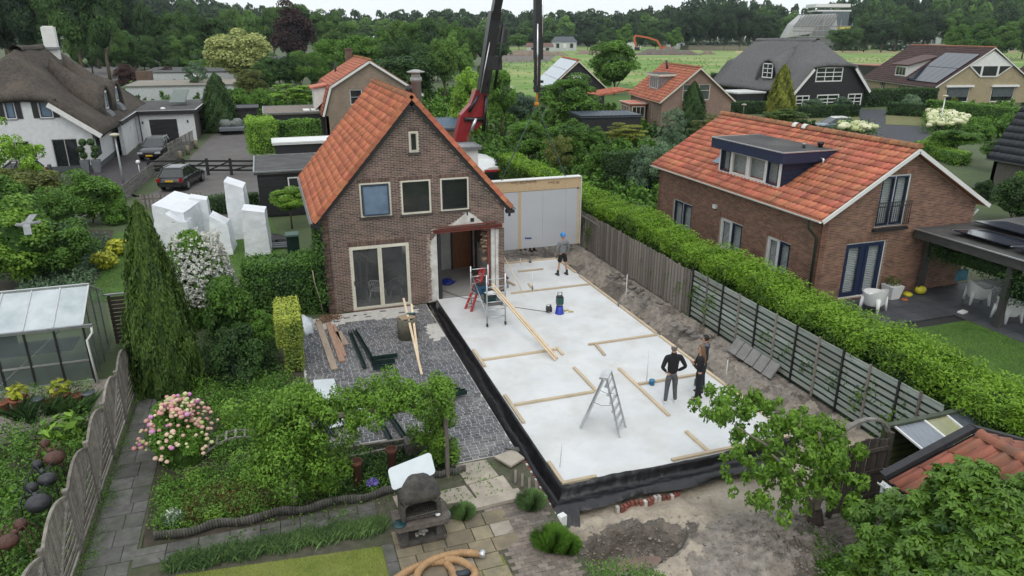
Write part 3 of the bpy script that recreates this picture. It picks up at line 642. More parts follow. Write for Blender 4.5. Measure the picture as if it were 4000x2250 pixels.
for x,y,w in std[300:]+oth:
 a,b=w/2-.008,bw_/2-.008;z=.008+random.uniform(-.003,.003);i=mb.add([(x-a,y-b,-.02),(x+a,y-b,-.02),(x+a,y+b,-.02),(x-a,y+b,-.02),(x-a,y-b,z),(x+a,y-b,z),(x+a,y+b,z),(x-a,y+b,z)]);t=random.random()
 for q in((4,5,6,7),(0,1,5,4),(1,2,6,5),(2,3,7,6),(3,0,4,7)):mb.face([i+k for k in q],t)
mb.build('paving_blocks',BLOCK,pave,kind='stuff')
SLABM=mat('path_slab',(.15,.145,.138),(.08,.078,.074),scale=3.5,rough=.9,var=.22,dirt=(.06,.075,.04),dscale=1.6,damt=.7,bump=.5)
PALES=mat('pale_slab',(.42,.37,.31),(.29,.255,.21),scale=2.5,rough=.9,var=.12,dirt=(.22,.2,.17),dscale=1.3,damt=.5)
YSTONE=mat('sandstone_slab',(.27,.225,.145),(.16,.14,.10),scale=2.5,rough=.9,var=.25,dirt=(.12,.11,.09),dscale=1.2,damt=.6)
BRICKP=mat('path_brick',(.24,.2,.165),(.15,.125,.11),scale=4,rough=.9,var=.25,dirt=(.1,.095,.09),dscale=.8,damt=.7)
path=thing('garden_path','mossy grey slab path beside the lattice fence','path',(0,0,0));path['kind']='structure'
def slab(m,x0,y0,x1,y1,parent,name='slab',z=.03,tilt=.006,pts=None):
 g=MB();P=pts or[(x0,y0),(x1,y0),(x1,y1),(x0,y1)];zz=[z+random.uniform(-tilt,tilt)for _ in P]
 n=len(P);cx_=sum(p[0]for p in P)/n;cy_=sum(p[1]for p in P)/n
 a=g.add([(p[0],p[1],-.02)for p in P]);b=g.add([(p[0],p[1],h-.006)for p,h in zip(P,zz)]);c=g.add([(p[0]+(cx_-p[0])*.03,p[1]+(cy_-p[1])*.03,h)for p,h in zip(P,zz)])
 for i in range(n):j=(i+1)%n;g.face((a+i,a+j,b+j,b+i));g.face((b+i,b+j,c+j,c+i))
 g.face([c+i for i in range(n)]);return g.build(name,m,parent)
y=-3.95
while y>-17:
 dy=random.choice((.5,.5,.6,.4));xl=-5.72;xr=-4.82 if y>-11.8 else-4.9;s=random.uniform(-.12,.2);xm=(xl+xr)/2+s
 slab(SLABM,xl,y-dy+.015,xm-.012,y,path);slab(SLABM,xm,y-dy+.015,xr,y,path);y-=dy
x=-4.85
while x<-.2:
 dx=random.choice((.5,.6,.6,.4));ym=-12.08+random.uniform(-.06,.06)
 slab(SLABM,x,-12.38,x+dx-.015,ym-.012,path);slab(SLABM,x,ym,x+dx-.015,-11.84,path);x+=dx
for k in range(9):slab(SLABM,-.12+random.uniform(-.01,.01),-13.3-k*.55-.53,.1,-13.3-k*.55,path)
terr=thing('stone_terrace','mixed pale and yellow stone slabs between the pond hose and the slab','paving',(0,0,0));terr['kind']='structure'
for P in([(1.98,-11.0),(2.75,-11.02),(2.85,-11.75),(2.05,-11.85)],[(1.3,-11.9),(2.0,-11.87),(2.1,-12.45),(1.45,-12.4)],[(2.08,-11.87),(2.95,-11.77),(3.0,-12.4),(2.14,-12.46)],[(.35,-11.75),(.82,-11.7),(.85,-12.3),(.4,-12.3)],[(.85,-11.7),(1.26,-11.8),(1.4,-12.4),(.88,-12.35)]):slab(PALES,0,0,0,0,terr,pts=P)
slab(PALES,0,0,0,0,terr,pts=[(1.7,-12.5),(3.1,-12.42),(3.12,-12.78),(1.72,-12.84)],z=.09)
for j in range(5):
 x=.12
 while x<2.3-.12*j:
  w=random.uniform(.35,.6);yy=-12.95-j*.42
  slab(YSTONE if random.random()<.75 else PALES,x,yy-.40,x+w-.02,yy,terr);x+=w
bp=thing('brick_path','worn brick path at the bottom beside the sand pit','path',(0,0,0));bp['kind']='structure';me0=None;cnt=0
g=MB();g.box((0,0,0),(.2,.098,.05));allb=[]
for j in range(60):
 for i in range(8):
  x=2.05+i*.206+(.1 if j%2 else 0);yy=-12.9-j*.104
  if x>3.45:continue
  if x<2.25-.0 and yy>-15:continue
  allb.append((x,yy))
for k,(x,yy)in enumerate(allb[:300]):
 T=Matrix.Translation((x,yy,.002+random.uniform(-.004,.004)))@Matrix.Rotation(random.uniform(-.03,.03),4,'Z')
 if me0 is None:ob=g.build('brick',BRICKP,None,origin=(0,0,0));me0=ob.data;ob.parent=bp;ob.matrix_local=T
 else:shared('brick',me0,BRICKP,bp,T)
g2=thing('brick_path','dark brick path between walnut tree and red tiled shed','path',(0,0,0));g2['kind']='structure';k=0
for j in range(34):
 for i in range(9):
  x=8.75+i*.206+(.1 if j%2 else 0);yy=-15.6-j*.104
  if k<300 and x>8.7-j*0:shared('brick',me0,BRICKP,g2,Matrix.Translation((x,yy,.0+random.uniform(-.004,.004))));k+=1
sheet('shed_path_bed',[(8.6,-15.5,0),(10.7,-15.5,0),(10.7,-20,0),(8.0,-20,0),(8.2,-16.4,0)],MATS['joint_dirt'],.004)
sheet('front_lawn',[(-4.0,-12.85,0),(-.12,-13.3,0),(-.12,-18,0),(-5,-18,0)],LAWNY,.012)
sheet('front_lawn',[(1.55,-14.55,0),(2.1,-14.3,0),(2.2,-18,0),(.9,-18,0)],LAWNY,.012)
B=np.concatenate([scatter_poly([(-4.0,-12.85,.01),(-.12,-13.3,.01),(-.12,-17,.01),(-5,-17,.01)],26000),scatter_poly([(1.2,-14.45,.01),(2.1,-14.3,.01),(2.2,-17,.01),(.9,-17,.01)],5000)])
o=stems('lawn_grass',leafmat('dry_blade',(.09,.12,.02),(.27,.29,.07),trans=.15),None,B,.035,.008,.8);tag(o,'short yellow green grass of the front lawns','grass',kind='stuff')
CONC=mat('white_slab',(.66,.675,.685),(.57,.59,.60),scale=.9,rough=.75,dirt=(.46,.42,.37),dscale=.8,damt=.5,bump=.12,bscale=30,detail=10)
slabo=thing('foundation_slab','large pale concrete floor slab of the extension under construction','slab',(0,0,0));slabo['kind']='structure'
mb=MB();mb.prism([(4.06,-12.7,-.4),(10.5,-12.7,-.4),(10.5,3.45,-.4),(6.83,3.45,-.4),(6.83,-.02,-.4),(4.06,-.02,-.4)],(0,0,.5));mb.build('concrete',CONC,slabo)
PL=mat('sole_plate',(.60,.49,.34),(.45,.36,.25),scale=4,rough=.8,var=.12,dirt=(.3,.26,.21),dscale=2)
def plate(x0,y0,x1,y1,m=PL,h=.055,w=.09):g=MB();g.beam((x0,y0,.103+h/2),(x1,y1,.103+h/2),w,h);return g.build('sole_plate',m,slabo)
for a in((7.0,-.37,10.42,-.37),(7.86,-5.83,10.42,-5.83),(8.08,-5.9,8.0,-6.75),(4.2,-5.84,6.7,-5.84),(6.77,-5.75,6.75,-6.28),(4.24,-8.87,6.64,-8.87),(6.72,-7.25,6.72,-8.85),(8.0,-7.75,7.98,-10.75),(8.07,-8.87,10.1,-8.87),(7.98,-11.6,8.0,-12.58),(6.95,-12.63,10.4,-12.63),(4.11,-11.75,4.11,-12.6),(4.08,-12.65,4.95,-12.65),(4.15,-8.25,4.15,-9.85),(10.45,.75,10.45,-5.7),(10.45,-5.95,10.45,-12.5),(6.95,3.38,10.4,3.38),(10.45,3.3,10.45,1.2),(8.15,2.1,9.3,2.1),(7.1,1.75,7.45,.5),(8.0,-.1,8.05,.5),(4.14,-5.0,4.14,-6.3)):plate(*a)
def rod(x,y,h,r=.012,m=PLASTW,z=.1,lean=(0,0),nm='conduit'):g=MB();g.tube([(x,y,z),(x+lean[0],y+lean[1],z+h)],r,6);return g.build(nm,m,slabo)
for x,y,h in((10.7,-2.95,1.25),(8.42,-8.73,1.05),(10.62,-9.5,.7),(7.98,-.1,.75),(7.15,.95,.55),(7.3,1.0,.5),(7.22,.85,.5),(8.6,3.1,.3)):rod(x,y,h)
GREYP=mat('grey_pvc',(.16,.18,.2),rough=.5)
for x,y in((10.4,-2.95),(9.62,-9.43),(7.9,-.35),(7.1,.35)):rod(x,y,.22,.03,GREYP)
rod(4.30,-12.0,.62,.008,GALV,lean=(.06,.05))
for k in range(5):rod(9.75+.09*k,-12.35+.03*k,.55,.006,GALV,lean=(.1,.05))
BLUEP=mat('blue_cap',(.03,.22,.42),rough=.4)
g=MB();g.lathe((8.45,-8.98,.1),[(.075,0),(.075,.12),(.085,.12),(.085,.16),(.0,.165)]);g.build('drain_cap',BLUEP,slabo)
g=MB();g.lathe((9.1,3.2,.1),[(.06,0),(.06,.14),(.0,.145)]);g.build('drain_cap',GREYP,slabo)
mem=MB();MEM=mat('black_membrane',(.012,.012,.015),(.006,.006,.008),rough=.38,bump=2.0,bscale=5,spec=.6)
def strip(path_,outw,prof):
 """membrane profile swept along the slab edge, wrinkled"""
 rings=[]
 for i,p in enumerate(path_):
  r_=[]
  for j,(d,z)in enumerate(prof(i/(len(path_)-1),p)):
   w=.010*math.sin(i*1.7+j)+.016*math.sin(i*.41+j*2.3)+random.uniform(-.006,.006)
   r_.append(Vector(p)+Vector(outw(i))*(d+w*(j>1))+UP*(z+w*.7*(j>0)))
  rings.append(r_)
 mem.ring(rings,closed=False,cap=False)
nL=90;pL=[(4.06,-.1-12.62*k/nL,0)for k in range(nL+1)]
def profL(t,p):
 o_=.10+.26*smooth(0,.5,t);dz=-.16-.18*smooth(.3,.9,t)
 return[(-.005,.12),(.012,.135),(.03,.02),(.05,dz),(.12,dz-.03),(.20+o_*.3,dz+.02),(.16+o_,-.03-.20*smooth(.8,1,t)),(.20+o_,-.10-.2*smooth(.7,1,t))]
strip(pL,lambda i:(-1,-.9*(i==nL),0),profL)
nF=60;pF=[(4.06+6.4*k/nF,-12.72,0)for k in range(nF+1)]
def profF(t,p):
 up=.115+.03*math.sin(t*9)*(t>.1)
 return[(-.005,up),(.012,up+.015),(.03,-.0),(.05,-.13),(.12,-.18),(.26,-.16),(.40+.05*math.sin(t*13),-.14),(.52+.06*math.sin(t*17)+.3*(t<.03),-.23-.25*(t<.03))]
strip(pF,lambda i:(-.9*(i==0),-1,0),profF)
mo=mem.build('waterproof_membrane',MEM,None,origin=(4,-12,0));tag(mo,'wrinkled black waterproof membrane folded along the edge of the concrete slab','membrane')
fc=thing('foundation_masonry','red and white perforated brick course under the black membrane','masonry',(5.5,-13.15,-.3));RW=[mat('red_hollow_brick',(.25,.08,.06),(.14,.055,.045),rough=.8,var=.2),mat('white_block',(.6,.58,.55),(.45,.43,.4),rough=.8)]
for k in range(10,27):
 g=MB();x=4.2+.1*k;g.box((x,-13.26+.04*math.sin(k),-.40),(.075,.1,.16));g.build('brick',RW[1]if k%7==3 or k in(20,21,30,31)else RW[0],fc)
for k in range(20):
 g=MB();g.box((3.66,-11.3-.1*k,-.16-.006*k),(.1,.075,.2));g.build('brick',RW[k%3==1],fc)
g=MB();g.box((3.72,-13.55,-.12),(.16,.14,.26),.3);g.build('white_box',PLASTW,fc)
X1,Y1=Vector((1,0,0)),Vector((0,1,0))
house=thing('brick_house','brown brick gabled house with steep orange tiled roof and broken-open ground floor corner','house',(3.4,4.5,0))
W_,DEP,ZE,ZR=6.83,9.0,3.72,7.58
holes=[(1.42,3.56,2.53,4.80),(2.90,3.55,4.0,4.80),(4.36,3.57,5.44,4.80),(3.28,5.80,3.62,6.54),(.90,.0,3.08,2.49),(4.15,.0,6.47,2.74)]
tops=[(0,ZE),(W_/2,ZR),(W_,ZE)]
wall(house,(0,.0,0),X1,tops,holes,MORTAR,th=.28)
wall(house,(0,DEP,0),Y1*-1,[(0,ZE),(DEP,ZE)],[],BRICKM,th=.25,z0=0)
wall(house,(W_,.28,0),Y1,[(0,ZE),(DEP-.28,ZE)],[(.2,0,1.9,2.3)],BRICKM,th=.25)
wall(house,(W_,DEP,0),X1*-1,tops,[],BRICKM,th=.25)
def sk1(x,z):
 return(3.84<x<4.2 and z<2.35+(x-3.84)*1.3)or(4.7+abs(0)<x<6.05 and 2.95<z<3.5-abs(x-5.36)*.78)or(z<2.95 and z>2.72 and 4.05<x<6.8)
bricks(house,(0,0,0),X1,tops,holes,BRICKM,nind=225,skip=sk1,proud=.008)
for h,n in((holes[0],0),(holes[1],0),(holes[2],0)):soldier(house,(0,-.006,0),X1,h[0]-.06,h[2]+.06,h[3]+.012,.12,BRICKM)
soldier(house,(0,-.006,0),X1,3.25,3.66,6.55,.12,BRICKM);soldier(house,(0,-.006,0),X1,.85,3.12,2.50,.17,BRICKM)
PLAST=mat('white_plaster',(.66,.65,.62),(.5,.48,.45),scale=3,rough=.9,dirt=(.3,.27,.24),dscale=2.2,damt=.6,bump=.3)
g=MB();g.prism([(3.86,-.004,.05),(4.15,-.004,.05),(4.15,-.004,2.72),(3.86,-.004,2.3)],(0,-.03,0));g.prism([(4.72,-.004,2.97),(6.02,-.004,2.99),(5.38,-.004,3.5)],(0,-.02,0));g.prism([(6.47,-.004,.05),(6.6,-.004,.05),(6.58,-.004,1.6),(6.6,-.004,2.7),(6.47,-.004,2.7)],(0,-.025,0));g.build('plaster_remnant',PLAST,house)
g=MB();g.box((5.55,-.03,3.15),(.14,.03,.14));g.box((5.36,-.03,3.44),(.05,.03,.2));g.build('wall_socket',BLACKP,house)
RUST=mat('red_primer_steel',(.20,.045,.03),(.11,.03,.022),rough=.6,scale=5)
g=MB();
for z,w,h in((2.77,.14,.018),(2.825,.018,.10),(2.885,.14,.018)):g.beam((4.02,-.10,z),(6.72,-.10,z+.03),w,h)
g.build('steel_beam',RUST,house)
g=MB();g.beam((4.2,-.10,2.97),(6.5,-.06,3.0),.1,.03);g.build('steel_beam',RUST,house)
g=MB();g.box((4.24,.06,1.42),(.12,.2,2.64));g.build('steel_column',BLACKP,house);g=MB();g.box((6.22,.12,1.4),(.09,.09,2.6));g.build('steel_column',RUST,house)
g=MB();g.box((6.38,.14,1.4),(.15,.27,2.66));g.build('plaster_pier',PLAST,house)
g=MB();g.box((2.0,3.1,.0),(3.5,5.7,.06));g.build('room_floor',mat('room_floor',(.16,.15,.14),(.1,.1,.1)),house)
g=MB();g.box((5.5,2.3,.05),(2.7,4.5,.1));g.build('room_floor',mat('concrete_floor',(.33,.32,.31),(.25,.24,.23),scale=2,rough=.85,dirt=(.16,.15,.14),dscale=1),house)
ROOMW=mat('room_wall',(.55,.54,.52),(.42,.41,.4),scale=2,rough=.9,dirt=(.28,.25,.22),dscale=1.3)
g=MB();g.box((4.07,2.6,1.4),(.14,4.6,2.7));g.box((5.5,3.5,1.4),(2.7,.12,2.7));g.box((2.0,5.9,1.4),(3.6,.1,2.7));g.box((6.6,2.1,.75),(.1,1.6,1.3));g.build('room_wall',ROOMW,house)
g=MB();g.box((3.4,3.1,2.82),(6.3,5.7,.12));g.box((3.4,3.0,4.92),(4.1,5.5,.05));g.build('room_ceiling',ROOMW,house)
g=MB();g.box((3.4,5.8,3.9),(4.1,.1,1.95));g.box((2.7,2.5,3.9),(.08,4.5,1.95));g.box((4.2,2.5,3.9),(.08,4.5,1.95));g.build('room_wall',mat('upper_room_wall',(.2,.21,.2),(.15,.15,.15)),house)
g=MB();g.box((6.0,3.42,1.18),(.82,.05,2.1));g.build('door',mat('brown_door',(.22,.085,.03),(.15,.055,.02),rough=.5,stretch=(4,4,1)),house)
g=MB();g.box((5.55,3.4,1.2),(.07,.06,2.2));g.box((6.45,3.4,1.2),(.07,.06,2.2));g.box((6.0,3.4,2.28),(.95,.06,.08));g.build('door_frame',BLACKP,house)
g=MB()
for k in range(34):g.box((6.15+random.uniform(-.08,.12),.15+random.uniform(0,.5),1.35+random.uniform(0,1.2)),(.2,.1,.05),random.uniform(-.3,.3),random.random())
g.build('broken_bricks',mat('broken_brick',(.36,.25,.17),(.26,.18,.13),var=.3),house,kind='stuff')
g=MB()
for k in range(44):g.box((3.83+random.uniform(-.025,.03),-.02,.12+k*.06),(random.uniform(.06,.13),.05,.05),0,random.random())
g.build('toothed_bricks',mat('chipped_brick',(.34,.27,.23),(.22,.16,.13),var=.35),house,kind='stuff')
DARKW=mat('black_frame',(.02,.022,.026),(.015,.016,.02),rough=.4)
CLEAR=glassmat('patio_glass',(.13,.14,.14),.05);CLEAR.node_tree.nodes['Principled BSDF'].inputs['Alpha'].default_value=.5
CLEARW=glassmat('room_glass',(.035,.042,.04),.05);CLEARW.node_tree.nodes['Principled BSDF'].inputs['Alpha'].default_value=.8
for k,h in enumerate(holes[:3]):
 w_=window(house,(0,0,0),X1,*h,CREAM,CLEARW,fw=.06,dep=.12,inset=-.012,sash=None if k==1 else(DARKW if k==2 else None),sw=.045,sill=mat('dark_sill',(.07,.06,.055),(.045,.04,.035)))
 if k==0:
  g=MB();a=Vector((h[0]+.1,-.10,h[1]+.09));r_=Vector((.91,0,0));u_=Vector((0,.07,1.05));n_=Vector((0,-.04,0))
  g.beam(a,a+r_,.04,.05);g.beam(a+u_,a+u_+r_,.04,.05);g.beam(a,a+u_,.05,.04);g.beam(a+r_,a+r_+u_,.05,.04);s_=g.build('sash',mat('steel_blue_frame',(.035,.05,.085),rough=.4),w_)
  g=MB();g.poly([a,a+r_,a+r_+u_,a+u_]);g.build('pane',GLASSB,w_)
window(house,(0,0,0),X1,*holes[3],CREAM,CLEARW,fw=.045,dep=.1,inset=-.012,sash=mat('cream_sash',(.5,.48,.4)),sw=.035,sill=MATS['dark_sill'])
sdw=window(house,(0,0,0),X1,*holes[4],CREAM,CLEAR,cols=(1,1),fw=.065,bar=.05,dep=.14,inset=-.012,sash=CREAM,sw=.05,name='sliding_door')
g=MB();g.box((1.0,-.03,1.1),(.025,.03,.18));g.build('handle',BLACKP,sdw);g=MB();g.box((1.99,-.02,-.0),(2.25,.12,.05));g.build('threshold',mat('brick_threshold',(.14,.09,.07)),sdw)
sl=Vector((W_/2+.27,0,ZR+.14-3.50));SL=sl.length;slu=sl.normalized();nrm=slu.cross(Vector((0,1,0)));nrm=nrm if nrm.z>0 else-nrm
rf=MB();
a=Vector((-.25,-.1,3.44));b=Vector((W_/2,-.1,ZR+.04));c=Vector((W_+.25,-.1,3.44))
for p,q in((a,b),(b,c)):rf.hexa([p,p+Y1*(DEP+.2),q+Y1*(DEP+.2),q,p+UP*.05,p+UP*.05+Y1*(DEP+.2),q+UP*.05+Y1*(DEP+.2),q+UP*.05])
roof=rf.build('roof',mat('roof_underlay',(.05,.04,.035)),house)
tiles(roof,(-.27,-.16,3.52),Y1,slu,nrm,DEP+.26,SL-.04,.215,.305,TILE_O,amp=.042,hump=2,seg=12,nind=290,jit=.012)
sr=Vector((-sl.x,0,sl.z)).normalized();nr=Vector((-nrm.x,0,nrm.z));tiles(roof,(W_+.27,DEP+.1,3.52),Y1*-1,sr,nr,DEP+.26,SL-.04,.215,.305,TILE_O,amp=.03,hump=2,seg=8,nind=0)
ridge_tiles(roof,(W_/2,-.2,ZR+.13),(W_/2,DEP+.1,ZR+.13),RIDGE,r=.14,step=.36)
for s in(1,-1):
 for k in range(18):
  p=Vector((W_/2-s*(W_/2+.27),-.19,3.53))+Vector((s*sl.x,0,sl.z))*((k+.02)/18);q=p+Vector((s*sl.x,0,sl.z))*(1.1/18)
  g=MB();g.beam(p+UP*.035,q+UP*.012,.045,.17,up=(0,0,1));g.build('verge_tile',TILE_O,roof)
 g=MB();g.beam((W_/2-s*(W_/2+.26),-.13,3.40),(W_/2,-.13,ZR-.02),.05,.2);g.build('bargeboard',BLACKP,roof)
gutter(roof,(-.34,-.22,3.52),(-.34,DEP,3.52),ZINC);gutter(roof,(W_+.34,-.22,3.52),(W_+.34,DEP,3.52),ZINC)
g=MB();g.box((-.22,-.12,3.42),(.3,.2,.14));g.tube([(-.1,-.1,3.4),(-.05,-.05,3.1),(-.04,-.06,0.1)],.04);g.build('downpipe',BLACKP,house)
g=MB();g.box((W_+.2,-.12,3.4),(.32,.2,.12));g.tube([(W_+.2,-.1,3.4),(W_+.18,-.1,3.2)],.05);g.build('gutter_end',BLACKP,house)
p=ony(1630,420,5.6);q=ony(1630,285,5.6);zt=q.z
g=MB();g.lathe((p.x,5.6,5.6),[(.21,0),(.21,zt-5.6-.35),(.25,zt-5.6-.34),(.25,zt-5.6-.18),(.19,zt-5.6-.17),(.19,zt-5.6),(.38,zt-5.6+.02),(.38,zt-5.6+.06),(.1,zt-5.6+.14),(0,zt-5.6+.15)],n=18);ch=g.build('flue_pipe',mat('flue_steel',(.36,.36,.35),(.28,.28,.275),rough=.45,metal=.2),house)
p=ony(1597,355,1.9);g=MB();g.lathe((p.x,1.9,ZR-.2),[(.1,0),(.1,.35),(.13,.36),(.13,.5),(.07,.6),(0,.61)]);g.build('flue_cap',BLACKP,house)
def gabled(name,label,O2,rv,dv,w,dep,ze,zr,wm,rm,vm,group=None,cat='house',fholes=(),lholes=(),tw=.3,th=.36,ov=.3,kind='tiles',z0=0.0,skip=None,nind=0,hx=None,brickn=None,mortar=None,rightroof=True,rskip=None,vw=.14,amp=.035,ridge=RIDGE):
 O2=Vector(O2);rv=Vector(rv).normalized();dv=Vector(dv).normalized();hx=w/2 if hx is None else hx
 t=thing(name,label,cat,O2+rv*w/2+dv*dep/2,group);t['o']=0;del t['o']
 if mortar is not None:wall(t,O2,rv,[(0,ze),(hx,zr),(w,ze)],fholes,mortar,z0=z0);bricks(t,O2,rv,[(0,ze),(hx,zr),(w,ze)],fholes,wm,nind=brickn[0],z0=z0)
 else:wall(t,O2,rv,[(0,ze),(hx,zr),(w,ze)],fholes,wm,z0=z0)
 if mortar is not None:wall(t,O2+dv*dep,dv*-1,[(0,ze),(dep,ze)],lholes,mortar,z0=z0);bricks(t,O2+dv*dep,dv*-1,[(0,ze),(dep,ze)],lholes,wm,nind=brickn[1],z0=z0)
 else:wall(t,O2+dv*dep,dv*-1,[(0,ze),(dep,ze)],lholes,wm,z0=z0)
 wall(t,O2+rv*w+dv*.25,dv,[(0,ze),(dep-.25,ze)],[],wm);wall(t,O2+rv*w+dv*dep,rv*-1,[(0,ze),(w-hx,zr),(w,ze)],[],wm)
 tl=(zr-ze)/hx;tr=(zr-ze)/(w-hx);P=[O2-rv*ov+UP*(ze-ov*tl+.03),O2+rv*hx+UP*(zr+.03),O2+rv*(w+ov)+UP*(ze-ov*tr+.03)]
 f0=-dv*.28;f1=dv*(dep+.28);g=MB()
 for i in(0,1):p,q=P[i],P[i+1];g.hexa([p+f0,q+f0,q+f1,p+f1,p+f0+UP*.12,q+f0+UP*.12,q+f1+UP*.12,p+f1+UP*.12])
 rf=g.build('roof',rm,t)
 if kind=='tiles':
  s=(P[1]-P[0]);nn=s.cross(dv).normalized();nn=nn if nn.z>0 else-nn
  tiles(rf,P[0]+f0+UP*.12,dv,s,nn,dep+.56,s.length-.03,tw,th,rm,skip=skip,nind=nind,seg=6,amp=amp,jit=.01)
  if rightroof:
   s2=(P[1]-P[2]);n2=s2.cross(dv).normalized();n2=n2 if n2.z>0 else-n2
   tiles(rf,P[2]+f1+UP*.12,-dv,s2,n2,dep+.56,s2.length-.03,tw,th,rm,nind=0,seg=6,amp=amp)
  ridge_tiles(rf,P[1]+f0+UP*.14,P[1]+f1+UP*.14,ridge,step=.42,r=.15)
 for i in(0,1):g=MB();g.beam(P[i]+f0-dv*.04+UP*.04,P[i+1]+f0-dv*.04+UP*.04,.05,vw);g.build('bargeboard',vm,rf)
 gutter(rf,P[0]+f0-rv*.06+UP*.08,P[0]+f1-rv*.06+UP*.08,vm,r=.08)
 return t,rf,P
ZT=.5;RX,RY,RW,RD=16.7,-5.9,7.1,11.3;RZE,RZR=3.78,5.86
fh=[(2.33,3.15,3.68,5.07),(1.2,ZT+.02,3.05,2.66)]
yb=RY+RD
lh=[(yb-3.95,.45,yb-2.3,2.36),(yb-.1,.95,yb+1.5,2.36),(yb+3.05,.95,yb+4.45,2.38)]
def dorm_skip(u,v):y=RY-.28+u;return 2.0<v*1+1.15 and v>.58 and v<3.5 and-3.15<y<1.62
nb,nrf,NP=gabled('brick_house','red brown brick neighbour house with orange pantiles and a navy flat-roofed dormer',(RX,RY,0),X1,Y1,RW,RD,RZE,RZR,BRICKR,TILE_R,WHITE,fholes=fh,lholes=lh,tw=.235,th=.335,nind=295,skip=dorm_skip,brickn=(60,230),mortar=MORTARD,hx=3.45,ov=.32)
BL=mat('grey_blind',(.62,.66,.66),(.52,.57,.57),rough=.6);DGLASS=glassmat('clear_pane',(.10,.125,.13),.06);DGLASS.node_tree.nodes['Principled BSDF'].inputs['Alpha'].default_value=.22
P0=(RX,RY,0)
w_=window(nb,P0,X1,*fh[0],WHITE,DGLASS,cols=(1,1),fw=.07,bar=.06,sash=NAVY,sw=.06,back=None);shutters(w_,P0,X1,fh[0][0]+.1,fh[0][1]+.1,fh[0][2]-.1,fh[0][3]-.1,BL)
g=MB();z0_=fh[0][1]+.1
for z in(z0_,z0_+.85,z0_+.7):g.tube([(RX+2.25,RY-.12,z),(RX+3.76,RY-.12,z)],.014,6)
for k in range(17):x=RX+2.25+k*1.51/16;g.tube([(x,RY-.12,z0_),(x,RY-.12,z0_+.85)],.01 if 0<k<16 else .016,5)
g.build('balcony_railing',BLACKP,nb)
g=MB();g.box((RX+3.0,RY-.06,3.09),(1.55,.2,.09));g.build('sill',BLACKP,nb)
w_=window(nb,P0,X1,*fh[1],WHITE,DGLASS,cols=(1,1),fw=.06,bar=.1,sash=NAVY,sw=.14,name='garden_door',barmat=NAVY);shutters(w_,P0,X1,fh[1][0]+.1,fh[1][1]+.1,fh[1][2]-.1,fh[1][3]-.1,BL)
PB=(RX,yb,0)
for k,h in enumerate(lh):
 w_=window(nb,PB,Y1*-1,*h,WHITE,DGLASS,cols=(1,1),fw=.07,bar=.08,sash=(NAVY,NAVY)if k==0 else(WHITE,NAVY),sw=.07);shutters(w_,PB,Y1*-1,h[0]+.1,h[1]+.1,h[2]-.1,h[3]-.1,BL)
 soldier(nb,PB,Y1*-1,h[0]-.05,h[2]+.05,h[3]+.01,.18,BRICKR)
soldier(nb,P0,X1,fh[1][0]-.05,fh[1][2]+.05,fh[1][3]+.01,.18,BRICKR);soldier(nb,P0,X1,fh[0][0]-.05,fh[0][2]+.05,fh[0][3]+.01,.18,BRICKR)
g=MB();g.box((RX-.06,.48,2.72),(.12,.22,.16));g.build('wall_lamp',PLASTW,nb)
g=MB();g.tube([(RX-.35,RY+.35,3.55),(RX-.3,RY+.33,3.3),(RX-.06,RY+.15,2.95),(RX-.06,RY+.12,.3)],.045,8);g.build('downpipe',mat('green_pipe',(.02,.035,.025),rough=.5),nb)
g=MB();g.tube([(RX+RW+.3,RY+.1,3.45),(RX+RW+.05,RY+.1,3.2)],.045,8);g.build('downpipe',WHITE,nb)
DX,DY0,DY1,DZ0,DZ1=17.05,-3.05,1.12,4.1,5.26;rz=lambda x:RZE+(x-RX)*(RZR-RZE)/3.45
dm=MB();dm.prism([(DX+.02,DY0+.05,3.92),(DX+.02,DY0+.05,DZ1+.1),(19.5,DY0+.05,DZ1+.1),(19.5,DY0+.05,5.35)],(0,.1,0));dm.prism([(DX+.02,DY1-.15,3.92),(DX+.02,DY1-.15,DZ1+.1),(19.3,DY1-.15,DZ1+.1),(19.3,DY1-.15,5.2)],(0,.1,0))
dm.box((DX+.1,(DY0+DY1)/2,4.0),(.2,DY1-DY0-.1,.2));dm.hexa([(16.78,DY0,3.9),(DX+.1,DY0,4.0),(DX+.1,DY1,4.0),(16.78,DY1,3.9),(16.78,DY0,3.98),(DX+.1,DY0,4.14),(DX+.1,DY1,4.14),(16.78,DY1,3.98)]);dormer=dm.build('dormer',mat('navy_boarding',(.018,.03,.07),(.013,.022,.05),rough=.5),nb)  # skirt below the windows: flashing that also draws the dark shadow band there
for k in range(6):
 z=4.12+k*.18;x0=max(DX+.05,RX+(z-RZE)/((RZR-RZE)/3.45)-.1)
 if k<6:xa=DX+.05;g=MB();g.hexa([(xa,DY0+.05,z),(19.2,DY0+.05,z),(19.2,DY0+.04,z),(xa,DY0+.04,z),(xa,DY0+.052,z+.165),(19.2,DY0+.052,z+.165),(19.2,DY0+.02,z+.165),(xa,DY0+.02,z+.165)]);g.build('board',MATS['navy_boarding'],dormer)
wd=window(nb,(DX,DY1,0),Y1*-1,.08,DZ0+.02,DY1-DY0-.08,DZ1-.02,WHITE,DGLASS,cols=(.72,1.15,1.15,.72),fw=.11,bar=.11,dep=.12,inset=-.03,sash=(NAVY,WHITE,WHITE,NAVY),sw=.05);shutters(wd,(DX,DY1,0),Y1*-1,.2,DZ0+.12,DY1-DY0-.2,DZ1-.12,BL,d=.22)
g=MB();g.box((DX+1.2,(DY0+DY1)/2,5.37),(2.96,DY1-DY0+.5,.40));fsc=g.build('fascia',NAVY,dormer)
g=MB();g.box((DX+1.22,(DY0+DY1)/2,5.555),(2.95,DY1-DY0+.42,.05));g.build('flat_roof',ROOFFELT,dormer)
g=MB()
